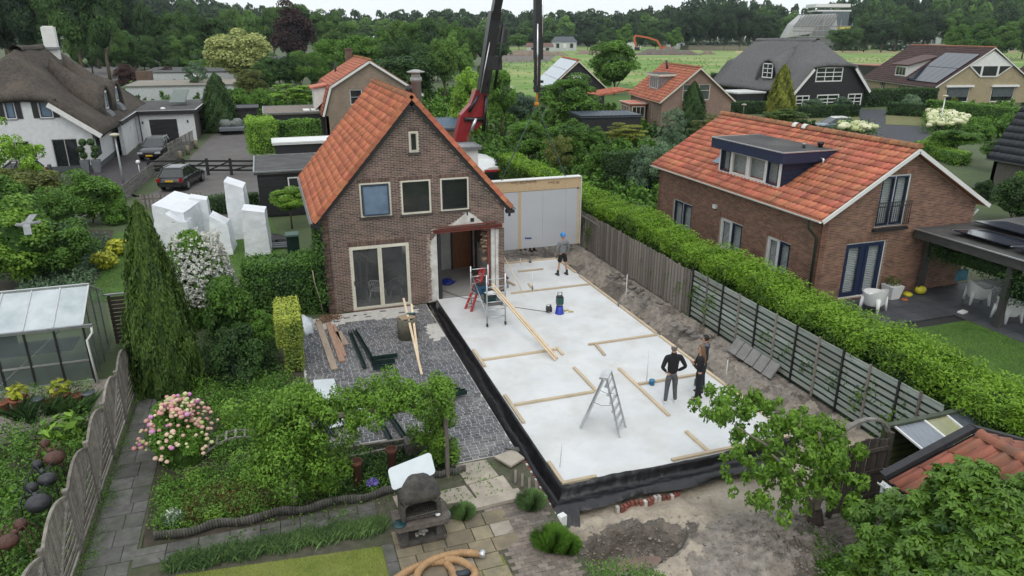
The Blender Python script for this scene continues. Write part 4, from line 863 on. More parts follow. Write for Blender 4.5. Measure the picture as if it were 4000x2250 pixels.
for a_,b_ in(((DX-.29,DY0-.26,5.59),(DX-.29,DY1+.26,5.59)),((DX-.29,DY0-.26,5.59),(DX+2.6,DY0-.26,5.59)),((DX-.29,DY1+.26,5.59),(DX+2.6,DY1+.26,5.59))):g.beam(a_,b_,.05,.04)
g.build('roof_trim',GALV,dormer)
g=MB();g.lathe((18.4,-2.45,5.57),[(.06,0),(.06,.12),(.09,.13),(.09,.2),(0,.21)]);g.build('vent',ZINC,dormer);g=MB();g.lathe((19.15,-2.5,5.57),[(.09,0),(.09,.1),(.12,.11),(.12,.22),(0,.24)]);g.build('vent',BLACKP,dormer)
g=MB();g.tube([(18.55,DY0-.22,5.3),(18.55,DY0-.38,5.28),(18.55,DY0-.38,5.05)],.05);g.build('rain_spout',GALV,dormer)
g=MB();a=Vector((17.35,1.75,rz(17.35)+.2));g.beam(a,a+Vector((.9,0,.9*.6)),.55,.05);g.build('skylight',GLASSB,nb,)
for k,x in enumerate((16.2,)):
 pass
for y_ in(-.55,.05):g=MB();p_=NP[1];g.ring([[Vector((p_.x,yy,p_.z+.15))+Vector((math.cos(t_)*.17,0,math.sin(t_)*.17))for t_ in[k*math.pi/7 for k in range(8)]]for yy in(y_,y_+.25)],closed=False,cap=False);g.build('ridge_marker',WHITE,nb)
def dirv(deg):return Vector((math.sin(R(deg)),math.cos(R(deg)),0))
def rightv(deg):return Vector((math.cos(R(deg)),-math.sin(R(deg)),0))
BR2=mat('brown_brick2',(.15,.10,.07),(.10,.068,.05),scale=1.5,rough=.9)
BM2=brickmat('second_house_brick',(1,0),(.26,.19,.14),(.18,.13,.095),(.38,.33,.27))
y2=44.0;A=[ony(*c,y2)for c in[(1000+a/1.932,b/1.932)for a,b in((515,870),(560,660),(855,470),(1140,650))]]
s2=thing('brick_house','brick gabled house behind the main house, red tiled roof with kinked left slope','house',(A[2].x,y2+5,0))
xl,xr=A[0].x+.15,A[3].x+1.2;zap=A[2].z;xk,zk=A[1].x+.15,A[1].z;zr_=A[3].z-(xr-A[3].x)*(zap-A[3].z)/(A[3].x-A[2].x)
tp=[(0,A[0].z-.1),(xk-xl,zk),(A[2].x-xl,zap),(xr-xl,zr_)]
wz=[ony(1000+a/1.932,b/1.932,y2)for a,b in((715,800),(798,675))]
wall(s2,(xl,y2,0),X1,tp,[(wz[0].x-xl,wz[1].z-1.35,wz[1].x-xl,wz[1].z)],BM2)
window(s2,(xl,y2,0),X1,wz[0].x-xl,wz[1].z-1.35,wz[1].x-xl,wz[1].z,WHITE,GLASS,rows=(1,1),sash=NAVY,sw=.05)
D2=11.0;wall(s2,(xl,y2+D2,0),Y1*-1,[(0,tp[0][1]),(D2,tp[0][1])],[],BR2);wall(s2,(xr,y2+.25,0),Y1,[(0,zr_),(D2-.25,zr_)],[],BR2);wall(s2,(xr,y2+D2,0),-X1,[(0,zr_),(xr-A[2].x,zap),(xr-xk,zk),(xr-xl,tp[0][1])],[],BR2)
rfm=MB();rp=[Vector((A[0].x-.1,y2-.2,A[0].z-.1)),Vector((xk-.15,y2-.2,zk)),Vector((A[2].x,y2-.2,zap+.05)),Vector((xr+.3,y2-.2,zr_-.1))]
for p,q in zip(rp[:-1],rp[1:]):rfm.hexa([p,q,q+Y1*(D2+.4),p+Y1*(D2+.4),p+UP*.12,q+UP*.12,q+Y1*(D2+.4)+UP*.12,p+Y1*(D2+.4)+UP*.12])
rf2=rfm.build('roof',TILE_R,s2)
for p,q in((rp[0],rp[1]),(rp[1],rp[2])):
 s_=q-p;nn=s_.cross(Y1);nn=nn if nn.x<0 else-nn;tiles(rf2,p+nn.normalized()*.13,Y1,s_,nn,D2+.4,s_.length,.3,.36,TILE_R,seg=5)
q,p=rp[2],rp[3];s_=q-p;nn=s_.cross(Y1);nn=nn if nn.z>0 else-nn;tiles(rf2,p+nn.normalized()*.13+Y1*(D2+.4),-Y1,s_,nn,D2+.4,s_.length,.3,.36,TILE_R,seg=5)
ridge_tiles(rf2,rp[2]+UP*.16,rp[2]+UP*.16+Y1*(D2+.4),RIDGE,step=.5,r=.16)
for p,q in zip(rp[:-1],rp[1:]):g=MB();g.beam(p-Y1*.05,q-Y1*.05,.05,.2);g.build('bargeboard',WHITE,rf2)
g=MB();cp=gp(1365,255,6.6);g.box((cp.x,cp.y,6.9),(.7,.6,2.6));g.box((cp.x,cp.y,8.25),(.8,.7,.12));g.build('chimney',BR2,s2)
cp=gp(1310,285,6.0);g=MB();g.tube([(cp.x,cp.y,5.6),(cp.x+.05,cp.y,7.0)],.1);g.build('vent_pipe',BLACKP,s2)
g=MB();g.prism([(A[0].x-.6,y2+2.2,3.0),(A[0].x-.6,y2+2.2,4.9),(xk+.8,y2+2.2,5.2),(xk+.3,y2+2.2,4.6)],(0,3.0,0));dk=g.build('dormer',WHITE,s2)
g=MB();g.beam((A[0].x-.9,y2+3.7,4.95),(xk+1.4,y2+3.7,5.5),3.4,.14);g.build('dormer_roof',TILE_R,dk)
def flatbox(name,label,cat,p,w,d,h,wm,rm=ROOFFELT,trim=ZINC,rz=0.0,z0=0.0,over=.15,group=None):
 """flat-roofed box: p = front left corner, w along +x turned by rz, d deep"""
 p=Vector(p);rv,dv=rightv(rz),dirv(rz);t=thing(name,label,cat,p,group);c=p+rv*w/2+dv*d/2;M=Matrix.Translation(c)@Matrix.Rotation(-R(rz),4,'Z')
 g=MB();g.box(0,(w,d,h),M=M@Matrix.Translation((0,0,h/2+z0)));g.build('wall',wm,t)
 g=MB();g.box(0,(w+over*2,d+over*2,.16),M=M@Matrix.Translation((0,0,h+z0+.07)));r_=g.build('roof',rm,t)
 g=MB();
 for a,b in(((-1,-1),(1,-1)),((1,-1),(1,1)),((1,1),(-1,1)),((-1,1),(-1,-1))):
  q0=c+rv*a[0]*(w/2+over)+dv*a[1]*(d/2+over)+UP*(h+z0+.15);q1=c+rv*b[0]*(w/2+over)+dv*b[1]*(d/2+over)+UP*(h+z0+.15);g.beam(q0,q1,.08,.09)
 g.build('roof_edge',trim,r_);return t
BBOARD=mat('black_boarding',(.02,.021,.024),(.012,.013,.015),rough=.6,scale=3)
def boards_v(parent,p0,r,L,z0,z1,m,w=.14,th=.02,name='board',gap=.01,nmax=300,every=1):
 p0=Vector(p0);r=Vector(r).normalized();n=r.cross(UP);x=0;k=0;me=None
 g=MB();g.box((0,0,(z1-z0)/2),(w-gap,th,z1-z0));ang=math.atan2(r.y,r.x)
 while x+w<=L+.01 and k<nmax:
  M=Matrix.Translation(p0+r*(x+w/2)+UP*(z0+random.uniform(-.01,.01))+n*random.uniform(0,.008))@Matrix.Rotation(ang,4,'Z')
  if me is None:o=g.build(name,m,None,origin=(0,0,0));me=o.data;o.parent=parent;o.matrix_local=Matrix.Translation(-wloc(parent))@M
  else:shared(name,me,m,parent,M)
  x+=w;k+=1
def boards_h(parent,p0,r,L,z0,z1,m,h=.15,gap=.012,th=.02,name='board',tops=None,jx=0,proud=.0,tilt=.0,jz=0.0):
 """horizontal boards, each an object of its own"""
 p0=Vector(p0);r=Vector(r).normalized();n=r.cross(UP);z=z0;me={};ang=math.atan2(r.y,r.x)
 while z+h<=z1+.02:
  a,b=0,L
  if tops is not None:
   zz=z+h/2;xs=[x for x in np.linspace(0,L,120)if topz(tops,x)>zz+h*.4]
   if not xs:break
   a,b=xs[0],xs[-1]
  M=Matrix.Translation(p0+r*((a+b)/2)+UP*(z+h/2+random.uniform(-jz,jz))+n*proud)@Matrix.Rotation(ang,4,'Z')@Matrix.Rotation(tilt,4,'X')@Matrix.Rotation(random.uniform(-jz,jz)*.15,4,'Y')
  k=round(b-a,2)
  if k not in me:g=MB();g.box((0,0,0),(b-a,th,h-gap));o=g.build(name,m,None,origin=(0,0,0));me[k]=o.data;o.parent=parent;o.matrix_local=Matrix.Translation(-wloc(parent))@M
  else:shared(name,me[k],m,parent,M)
  z+=h
sh=flatbox('garden_shed','black flat-roofed timber shed with white window left of the main house','shed',(-2.3,16.2,0),3.4,5.5,2.45,BBOARD)
window(sh,(-2.3,16.2,0),X1,1.6,1.2,2.9,2.2,WHITE,GLASS,rows=(.6,1),fw=.07,inset=-.04)
g=MB();g.box((2.3,16.17,1.75),(.25,.02,.25),0);g=None
boards_h(sh,(-2.3,16.17,0),X1,1.5,.1,2.4,BBOARD,h=.2)
b2=flatbox('garden_shed','long white roofed canopy behind the black shed','shed',og(700,445),5.5,2.2,2.3,BBOARD,rm=PLASTW,trim=PLASTW)
b3=flatbox('garage','flat-roofed garage with two pale skylights beside the second house','garage',(-1.6,45.5,0),5.4,7.0,2.7,BBOARD,rm=mat('gravel_roof',(.22,.19,.16),(.15,.13,.11),rough=.95));g=MB();g.box((3.0,47,2.92),(.7,1.6,.1));g.build('skylight',PLASTW,b3);g=MB();g.box((2.2,47,2.92),(.6,1.6,.1));g.build('skylight',PLASTW,b3)
b4=flatbox('garden_shed','black timber shed between driveway and garage','shed',(-6.0,57,0),3.6,4,2.2,BBOARD,rm=BBOARD,trim=BLACKP)
p=gp(1650,465,0)
e1=flatbox('annex','blue roofed brick annex with white windows right of the steel flue','annex',(9.4,30,0),4.4,6.0,2.7,BR2,rm=mat('blue_corrugated',(.10,.17,.26),(.07,.12,.19),rough=.35,metal=.2));window(e1,(9.4,30,0),X1,.3,.9,1.5,2.4,WHITE,GLASS,rows=(1,1),cols=(1,))
for k in range(18):g=MB();g.beam((9.5+k*.25,30,2.98),(9.5+k*.25,36,2.98),.08,.04);g.build('corrugation',MATS['blue_corrugated'],e1)
e2=flatbox('garden_shed','small white shed with grey roof box beside the crane','shed',(ony(1803,600,12.5).x,12.5,0),ony(1868,600,12.5).x-ony(1803,600,12.5).x,1.4,ony(1840,585,12.5).z,PLASTW,rm=ZINC)
THATCH=mat('thatch',(.105,.092,.08),(.052,.046,.042),scale=6,rough=1,bump=3,bscale=16,stretch=(1,1,.35),dirt=(.15,.125,.095),dscale=.5,damt=.6,spec=.1)
THATCH2=mat('grey_thatch',(.17,.17,.175),(.10,.10,.105),scale=6,rough=1,bump=3,bscale=16,stretch=(1,1,.35),dirt=(.16,.155,.15),dscale=.5,damt=.5,spec=.1)
def thatched(name,label,x0,x1,y0,y1,ze,zh,zr,hxl,hxr,rf_,rb,wm,tm,holes,vm=WHITE,sideL=(),ov=.9,kl=None,kr=None):
 t=thing(name,label,'house',((x0+x1)/2,(y0+y1)/2,0));w=x1-x0;xm=(x0+x1)/2;tl=(zh-ze)/(hxl-(x0-ov))
 wall(t,(x0,y0,0),X1,[(0,ze+ov*.8),(hxl-x0+.3,zh-.05),(hxr-x0-.3,zh-.05),(w,ze+ov*.8)],holes,wm)
 wall(t,(x0,y1,0),-Y1,[(0,ze+.3),(y1-y0,ze+.3)],sideL,wm);wall(t,(x1,y0+.25,0),Y1,[(0,ze+.3),(y1-y0-.25,ze+.3)],[],wm);wall(t,(x1,y1,0),-X1,[(0,ze),(w,ze)],[],wm)
 b=bmesh.new();V=lambda*p:b.verts.new(p);o_=.45
 el,er,hl,hr=V(x0-ov,y0-o_,ze),V(x1+ov,y0-o_,ze),V(hxl,y0-o_,zh),V(hxr,y0-o_,zh);ra,rb_=V(xm,rf_,zr),V(xm,rb,zr)
 bl_,br_,bhl,bhr=V(x0-ov,y1+o_,ze),V(x1+ov,y1+o_,ze),V(hxl,y1+o_,zh),V(hxr,y1+o_,zh)
 for f in((el,hl,bhl,bl_),(hl,ra,rb_,bhl),(hl,hr,ra),(hr,er,br_,bhr),(ra,hr,bhr,rb_),(bhl,rb_,bhr)):b.faces.new(f)
 bmesh.ops.recalc_face_normals(b,faces=b.faces)
 bmesh.ops.subdivide_edges(b,edges=b.edges,cuts=7,use_grid_fill=True)
 bmesh.ops.smooth_vert
 for _ in range(3):bmesh.ops.smooth_vert(b,verts=[v for v in b.verts if not v.is_boundary],factor=.5,use_axis_x=True,use_axis_y=True,use_axis_z=True)
 for v in b.verts:n_=math.sin(v.co.x*1.9+v.co.y)*.04+math.sin(v.co.y*1.3)*.05;v.co.z+=n_
 off=wloc(t)
 for v in b.verts:v.co-=off
 me=bpy.data.meshes.new('roof');b.to_mesh(me);b.free();me.materials.append(tm);me.polygons.foreach_set('use_smooth',[True]*len(me.polygons));r_=objmesh('roof',me,t)
 so_=r_.modifiers.new('thick','SOLIDIFY');so_.thickness=.38;so_.offset=-1
 g=MB();rings=[]
 for k in range(13):yy=rf_+.5+(rb-rf_-1)*k/12;rings.append([(xm+math.cos(a)*.42,yy,zr-.42+math.sin(a)*.34+.02*math.sin(k))for a in[j*math.pi/6 for j in range(7)]])
 g.ring(rings,closed=False,cap=False);g.build('ridge_cap',tm,r_)
 for a,c in(((x0-ov+.25,y0-.5,ze-.2),(hxl+.1,y0-.5,zh-.5)),((x1+ov-.25,y0-.5,ze-.2),(hxr-.1,y0-.5,zh-.5))):g=MB();g.beam(a,c,.07,.34);g.build('bargeboard',vm,r_)
 return t,r_
WWALL=mat('white_brick',(.66,.67,.68),(.56,.57,.58),scale=3,rough=.8,bump=.4,bscale=12)
fy=36.0;X0,X9=-25.0,-14.05
def fr(a,b,c,d):p,q=ony(a/2.4156,100+b/2.4156,fy),ony(c/2.4156,100+d/2.4156,fy);return(p.x-X0,q.z,q.x-X0,p.z)
hw=[fr(20,700,160,880),fr(345,695,505,868),fr(478,1075,785,1372)];hw[2]=(hw[2][0],.02,hw[2][2],hw[2][3]);h4=fr(0,1100,300,1225);hw.append(h4)
wt,wr=thatched('thatched_house','white house with dark thatched roof, black shutters and a white chimney',X0,X9,fy,58.5,2.75,5.45,9.0,-22.6,-16.35,42.0,53.5,WWALL,THATCH,hw,ov=.95)
for k,h in enumerate(hw):
 w_=window(wt,(X0,fy,0),X1,*h,WHITE if k<2 else WHITE,GLASSB if k<2 else GLASS,cols=(1,)if k<2 else(1,1),sash=NAVY if k<2 else BLACKP,sw=.06,fw=.05,sill=ZINC if k<2 else None,name='window' if k!=2 else 'sliding_door')
 if k<2:
  for s in(h[0]-.42,h[2]+.04):g=MB();g.box((X0+s+.19,fy-.03,(h[1]+h[3])/2),(.38,.04,h[3]-h[1]));g.build('shutter',BLACKP,wt)
g=MB();g.box((X9-5.4,fy-.012,.2),(11,.03,.4));g.box((X9+.012,fy+4,.2),(.03,8,.4));g.build('plinth',mat('grey_plinth',(.09,.10,.11)),wt)
g=MB();g.box((X9+.02,fy+1.3,1.65),(.1,1.1,1.4));w_=g.build('window',BLACKP,wt);g=MB();g.box((X9+.05,fy+1.3,1.65),(.08,.9,1.2));g.build('pane',GLASS,w_)
cp=ony(212,230,50);g=MB();cw=1.0;g.box((cp.x,50,9.0),(cw,.7,2.7));g.box((cp.x,50,10.38),(cw*.75,.5,.1));g.build('chimney',WHITE,wt);g=MB();g.box((cp.x,49.9,8.6),(cw+.15,.95,.2));g.build('lead_flashing',ZINC,wt)
for k,(u,v,v2)in enumerate(((985/2.4156,100+625/2.4156,100+785/2.4156),(1085/2.4156,100+585/2.4156,100+710/2.4156))):
 xf=-14.1;p,q=onx(u,v,xf),onx(u,v2,xf);ym=p.y;g=MB();rings=[]
 for i,(x,s,zt)in enumerate(((xf+.1,.95,p.z+.3),(xf-.5,1.05,p.z+.5),(xf-2.0,.8,p.z+1.2),(xf-3.6,.15,p.z+2.6))):
  rings.append([(x,ym+math.cos(a)*1.9*s,(q.z-.8+(x-xf)*-.9)*(1-math.sin(a))+zt*math.sin(a))for a in[j*math.pi/10 for j in range(11)]])
 g.ring(rings,closed=False,cap=False);dr=g.build('dormer',THATCH,wt);dm_=dr.modifiers.new('thick','SOLIDIFY');dm_.thickness=.25
 g=MB();g.box((xf-.1,ym,(p.z+q.z)/2),(.3,1.0,p.z-q.z+.2));g.build('window',WHITE,dr);g=MB();g.box((xf+.06,ym,(p.z+q.z)/2),(.03,.8,p.z-q.z-.1));g.build('pane',GLASSB,dr);g=MB();g.hexa([(xf-.2,ym-.9,q.z-.5),(xf+.5,ym-.9,q.z-.9),(xf+.5,ym+.9,q.z-.9),(xf-.2,ym+.9,q.z-.5),(xf-.2,ym-.8,q.z-.05),(xf+.3,ym-.8,q.z-.45),(xf+.3,ym+.8,q.z-.45),(xf-.2,ym+.8,q.z-.05)]);g.build('lead_apron',mat('lead',(.17,.18,.19)),dr)
gw=thing('garage','white garage with black sectional door and flat black roof beside the thatched house','garage',(-10.7,50.2,0));GB=mat('dark_grey_brick',(.10,.085,.08),(.065,.055,.05),scale=4,rough=.9)
wall(gw,(-13.2,50.3,0),X1,[(0,2.75),(5.1,2.75)],[(1.15,0,3.55,2.15)],WWALL);wall(gw,(-8.1,50.55,0),Y1,[(0,2.75),(11.4,2.75)],[],GB);wall(gw,(-8.1,62,0),-X1,[(0,2.75),(5.1,2.75)],[],GB)
g=MB();g.box((-13.35,46.6,1.37),(.3,7.2,2.75));g.build('side_wall',WWALL,gw);g=MB();g.box((-13.17,47.6,1.05),(.06,1.0,2.1));g.build('door',WHITE,gw)
for k in range(5):g=MB();g.box((-10.85,50.35,.22+k*.43),(2.4,.06,.41));g.build('door_panel',BLACKP,gw)
g=MB();g.prism([(-13.6,42.6,2.78),(-12.95,42.0,2.78),(-12.95,50.05,2.78),(-7.85,50.05,2.78),(-7.4,62.2,2.78),(-16,62.2,2.78)],(0,0,.16));gr=g.build('roof',ROOFFELT,gw)
g=MB();
for a_,b_ in(((-12.95,42.0),(-12.95,50.05)),((-12.95,50.05),(-7.85,50.05)),((-7.85,50.05),(-7.4,62.2)),((-7.4,62.2),(-16,62.2))):g.beam((*a_,2.78),(*b_,2.78),.1,.34)
g.build('fascia',BLACKP,gr);g=MB();
for a_,b_ in(((-12.95,42.0),(-12.95,50.05)),((-12.95,50.05),(-7.85,50.05)),((-7.85,50.05),(-7.4,62.2)),((-7.4,62.2),(-16,62.2))):g.beam((*a_,2.97),(*b_,2.97),.12,.04)
g.build('roof_trim',GALV,gr)
g=MB();g.beam((-9.9,55,3.25),(-9.6,58,4.3),1.5,.08);g.build('solar_collector',mat('green_collector',(.11,.14,.12),rough=.3),gr);g=MB();g.tube([(-9.5,57.9,2.9),(-9.4,57.9,4.1)],.05);g.tube([(-9.0,56,2.9),(-9.4,57.9,4.1)],.04);g.build('collector_frame',ZINC,gr);g=MB();g.ball((-10.9,52,2.95),.25,sc=(1,1,.7));g.build('dome_light',PLASTW,gr)
for x in(-12.6,-8.7):g=MB();g.box((x,50.24,1.9),(.12,.1,.22));g.build('wall_lamp',BLACKP,gw)
g=MB();g.tube([(-12.85,50.2,2.7),(-12.85,50.2,.05)],.045);g.build('downpipe',BLACKP,gw)
hb=[(69.03-65.95,3.66,73.45-65.95,5.55),(.3,.35,2.5,1.95),(3.75,.35,7.45,1.98),(9.0,.3,11.4,1.98)]
bt,btr=thatched('thatched_house','black boarded house with grey thatched roof and white lattice windows',65.95,77.7,55.5,74,2.35,5.8,9.25,68.2,75.3,58.8,73,BBOARD,THATCH2,hb,ov=.8,sideL=((15.2,.4,17.2,2.2),))
for k,h in enumerate(hb):window(bt,(65.95,55.5,0),X1,*h,WHITE,GLASS,cols=(1,1,1)if k==0 else(1,1),rows=(1,1,1),fw=.14,bar=.10,inset=-.05)
window(bt,(65.95,74,0),-Y1,15.2,.4,17.2,2.2,WHITE,GLASS,cols=(1,1),rows=(1,1,1),fw=.12,bar=.09,inset=-.05)
for z in np.arange(.2,5.6,.24):
 if True:
  xa=66.0+max(0,(z-2.9)/1.35);xb=77.65-max(0,(z-2.9)/1.3)
  g=MB();segs=[(xa,xb)]
  for h in hb:
   if h[1]-.2<z<h[3]:segs=[s for a_,b_ in segs for s in((a_,min(b_,65.95+h[0]-.05)),(max(a_,65.95+h[2]+.05),b_))if s[1]-s[0]>.1]
  for a_,b_ in segs:g.beam((a_,55.48,z),(b_,55.48,z+.0),.05,.2)
  if g.v:g.build('board',BBOARD,bt)
p=onx(3010,268,66.6);g=MB();g.ring([[(66.0+x,p.y+math.cos(a)*2.4*s,3.6*(1-math.sin(a))+(6.5+dz)*math.sin(a))for a in[j*math.pi/8 for j in range(9)]]for x,s,dz in((0,1,0),(1.6,1,.3),(3.5,.6,1.2),(5,.1,2))],closed=False,cap=False);dr=g.build('dormer',THATCH2,bt);dr.modifiers.new('thick','SOLIDIFY').thickness=.3
window(dr,(66.2,p.y+1.1,0),-Y1,0,3.9,2.2,5.9,WHITE,GLASS,cols=(1,1),rows=(1,1,1),fw=.14,bar=.09,inset=-.1)
k1=flatbox('garden_shed','black shed with white roof edge left of the black thatched house','shed',(60.2,60,0),4.4,4.5,2.0,BBOARD,rm=PLASTW,trim=PLASTW)
YB=brickmat('yellow_brick_wall',(1,0),(.40,.33,.20),(.33,.27,.165),(.36,.31,.22));YO=Vector((92.6,57.0,0))
rv_,dv_=rightv(12),dirv(19);TILE_B=mat('brown_tile',(.085,.042,.04),(.055,.03,.028),scale=2,rough=.7,var=.25)
yh,yr,yP=gabled('brick_house','yellow brick house with brown tiled roof, solar panels and roller blinds',YO,rv_,dv_,15.6,23,2.55,7.75,YB,TILE_B,WHITE,fholes=[(1.6,.2,5.3,2.3),(8.9,.2,12.6,2.3)],lholes=[(18.5,.3,21,2.1),(12.0,.3,14.5,2.1),(6,1,7.5,2.2)],tw=.45,th=.5,ov=.6,amp=.06)
BLINDM=mat('grey_roller',(.10,.12,.125),(.07,.085,.09),rough=.6)
for a in(1.6,8.9):
 w_=window(yh,YO,rv_,a,.2,a+3.7,2.3,WHITE,GLASS,fw=.1);g=MB();p=YO+rv_*(a-.3)+UP*2.5-dv_*.15;g.beam(p,p+rv_*4.4,.35,.28);g.build('awning_box',PLASTW,w_)
 for k in range(8):g=MB();p=YO+rv_*(a+.15)+UP*(2.2-k*.17)-dv_*.02;g.beam(p,p+rv_*3.4,.04,.15);g.build('blind_slat',BLINDM,w_)
for a,b,c in((18.5,21,2.1),(12.0,14.5,2.1),(6,7.5,2.2)):window(yh,YO+dv_*23,-dv_,a,.3 if c<2.2 else 1,b,c,WHITE,GLASS,cols=(1,1),fw=.1)
g=MB();q0=YO-dv_*.06;tri=[(4.3,5.45),(7.8,7.4),(11.4,5.45)];g.prism([q0+rv_*a+UP*b for a,b in tri],-dv_*.06);g.build('gable_boarding',WHITE,yh)
wt_=[(4.2,5.45),(11.5,5.45),(9.1,3.75),(6.4,3.75)];g=MB();g.prism([q0+rv_*a+UP*b-dv_*.02 for a,b in wt_],-dv_*.08);w_=g.build('window',WHITE,yh)
for pts in([(4.7,5.3),(6.3,5.3),(6.3,4.05)],[(6.65,5.3),(8.9,5.3),(8.9,3.95),(6.65,3.95)],[(9.25,5.3),(11.0,5.3),(9.25,4.05)]):g=MB();g.prism([q0+rv_*a+UP*b-dv_*.11 for a,b in pts],-dv_*.02);g.build('pane',GLASS,w_)
sl_=(yP[1]-yP[0]);sn=sl_.cross(dv_).normalized();sn=sn if sn.z>0 else-sn;su=sl_.normalized();SOLAR=mat('solar_panel',(.022,.028,.045),(.016,.02,.034),rough=.12,spec=.8)
for i in range(5):
 for j in range(2):p=yP[0]+UP*.2+sn*.12+dv_*(.4+i*1.75)+su*(.8+j*3.65);g=MB();g.hexa([p,p+dv_*1.7,p+dv_*1.7+su*3.55,p+su*3.55,p+sn*.06,p+dv_*1.7+sn*.06,p+dv_*1.7+su*3.55+sn*.06,p+su*3.55+sn*.06]);g.build('solar_panel',SOLAR,yr)
p=yP[0]+dv_*10.6+su*1.6;q=p+dv_*3.6;g=MB();g.prism([p+UP*.1,p+UP*1.9,p+rv_*4.6+UP*3.1,p+rv_*4.0+UP*2.4],dv_*3.6);dr=g.build('dormer',WHITE,yr);g=MB();g.beam(p-rv_*.4+UP*1.95+dv_*1.8,p+rv_*5+UP*3.4+dv_*1.8,4.4,.18);g.build('dormer_roof',TILE_B,dr)
window(dr,p+dv_*3.4-rv_*.02,-dv_,0,.3,3.2,1.7,WHITE,GLASS,cols=(1,1,1),fw=.12,inset=-.04)
SO=Vector((39.9,45.3,0));rs,ds=rightv(7),dirv(12);SB=brickmat('red_brown_brick_wall',(1,0),(.27,.17,.13),(.19,.12,.095),(.33,.27,.22))
s3,s3r,sP=gabled('brick_house','small red roofed brick house with a grey flat dormer and cream bargeboards',SO,rs,ds,8.3,12.5,2.85,6.15,SB,TILE_R,CREAM,fholes=[(2.35,3.0-.15,5.6,4.55)],lholes=[(11.2,.6,11.7,2.3),(8.6,.5,9.1,2.3),(4.6,.5,5.6,2.0)],tw=.33,th=.4,ov=.35)
window(s3,SO,rs,2.35,2.85,5.6,4.55,CREAM,glassmat('grey_window',(.10,.12,.115)),cols=(1,.5,1),rows=(1.6,1),fw=.08)
for a,b in((11.2,11.7),(8.6,9.1),(4.6,5.6)):window(s3,SO+ds*12.5,-ds,a,.55,b,2.2,CREAM,GLASS,fw=.08)
sl_=(sP[1]-sP[0]);su=sl_.normalized();p=sP[0]+ds*4.2+su*1.5+UP*.1;g=MB();g.prism([p,p+UP*1.55,p+rs*3.3+UP*1.6,p+rs*2.2+UP*1.1],ds*3.4);dr=g.build('dormer',ZINC,s3r);g=MB();g.beam(p+UP*1.65+ds*1.7-rs*.3,p+UP*1.7+ds*1.7+rs*3.4,4.0,.22);g.build('dormer_roof',CREAM,dr);g=MB();g.beam(p+UP*1.78+ds*1.7-rs*.2,p+UP*1.83+ds*1.7+rs*3.3,3.8,.05);g.build('dormer_felt',ROOFFELT,dr)
window(dr,p+ds*3.3,-ds,0,.15,3.1,1.45,PLASTW,GLASSB,cols=(1,1,1,1),fw=.07,inset=-.03)
g=MB();p=sP[1]+ds*9-rs*.6;g.tube([p-UP*.8,p+UP*.6-rs*.3],.13);g.build('chimney_pipe',BLACKP,s3)
pc=Vector((37.2,58,0));pt=thing('veranda','red tiled veranda on thin posts left of the small brick house','veranda',pc);g=MB();g.hexa([pc+Vector((0,0,2.3)),pc+Vector((0,4.5,2.3)),pc+Vector((6,5.2,2.95)),pc+Vector((6,.4,2.95)),pc+Vector((0,0,2.42)),pc+Vector((0,4.5,2.42)),pc+Vector((6,5.2,3.1)),pc+Vector((6,.4,3.1))]);rr=g.build('roof',TILE_R,pt);tiles(rr,pc+Vector((0,0,2.45)),Y1,Vector((6,.3,.66)),Vector((-.11,0,1)),4.6,5.8,.33,.4,TILE_R,seg=4)
for y in(.2,2.3,4.3):g=MB();g.tube([pc+Vector((.2,y,0)),pc+Vector((.2,y,2.3))],.07,6);g.build('post',WHITE,pt)
bw2=flatbox('bay_window','brick bay with cream windows on the left wall of the small brick house','bay',(38.8,50.6,0),1.9,3.6,2.0,SB,rm=TILE_R,trim=CREAM,rz=10);window(bw2,(38.9,50.58,0),rightv(10),.15,.6,1.7,1.8,CREAM,GLASS,cols=(1,1,1),fw=.07,inset=-.05);window(bw2,Vector((38.8,50.6,0))+dirv(10)*3.5,-dirv(10),.2,.6,3.3,1.8,CREAM,GLASS,cols=(1,1,1),fw=.07,inset=-.05)
BO=Vector((36.3,69.6,0));rb_,db_=rightv(4),dirv(14)
bn,bnr,bP=gabled('barn','black timber barn with cream bargeboards and a roof covered in pale solar panels',BO,rb_,db_,8.1,15,2.65,6.1,BBOARD,TILE_R,CREAM,fholes=[(3.0,3.2,4.6,4.4),(6.3,.4,7.2,1.9)],tw=.4,th=.45,ov=.4,kind='plain')
boards_h(bn,BO-db_*.02,rb_,8.1,0,6.0,BBOARD,h=.3,tops=[(0,2.65),(4.05,6.1),(8.1,2.65)],proud=.02)
g=MB();p=BO-db_*.1+rb_*3.0;g.hexa([p+UP*3.2,p+rb_*1.6+UP*3.2,p+rb_*1.6+UP*3.2+db_*.05,p+UP*3.2+db_*.05,p+UP*4.4,p+rb_*1.6+UP*4.4,p+rb_*1.6+UP*4.4+db_*.05,p+UP*4.4+db_*.05]);g.build('window',PLASTW,bn)
window(bn,BO-db_*.1,rb_,6.3,.4,7.2,1.9,CREAM,GLASS,inset=-.04)
sl_=(bP[1]-bP[0]);su=sl_.normalized();sn=sl_.cross(db_).normalized();sn=sn if sn.z>0 else-sn;PALEP=mat('pale_solar_panel',(.30,.36,.43),(.25,.31,.38),rough=.15,spec=.8)
for i in range(7):
 for j in range(3):L_=sl_.length/3.15;p=bP[0]+UP*.14+sn*.05+db_*(i*2.2)+su*(.1+j*L_);q=L_-.05;g=MB();g.hexa([p,p+db_*2.14,p+db_*2.14+su*q,p+su*q,p+sn*.06,p+db_*2.14+sn*.06,p+db_*2.14+su*q+sn*.06,p+su*q+sn*.06]);g.build('solar_panel',PALEP,bnr)
ridge_tiles(bnr,bP[1]+UP*.12,bP[1]+UP*.12+db_*15.2,TILE_R,r=.2,step=.6)
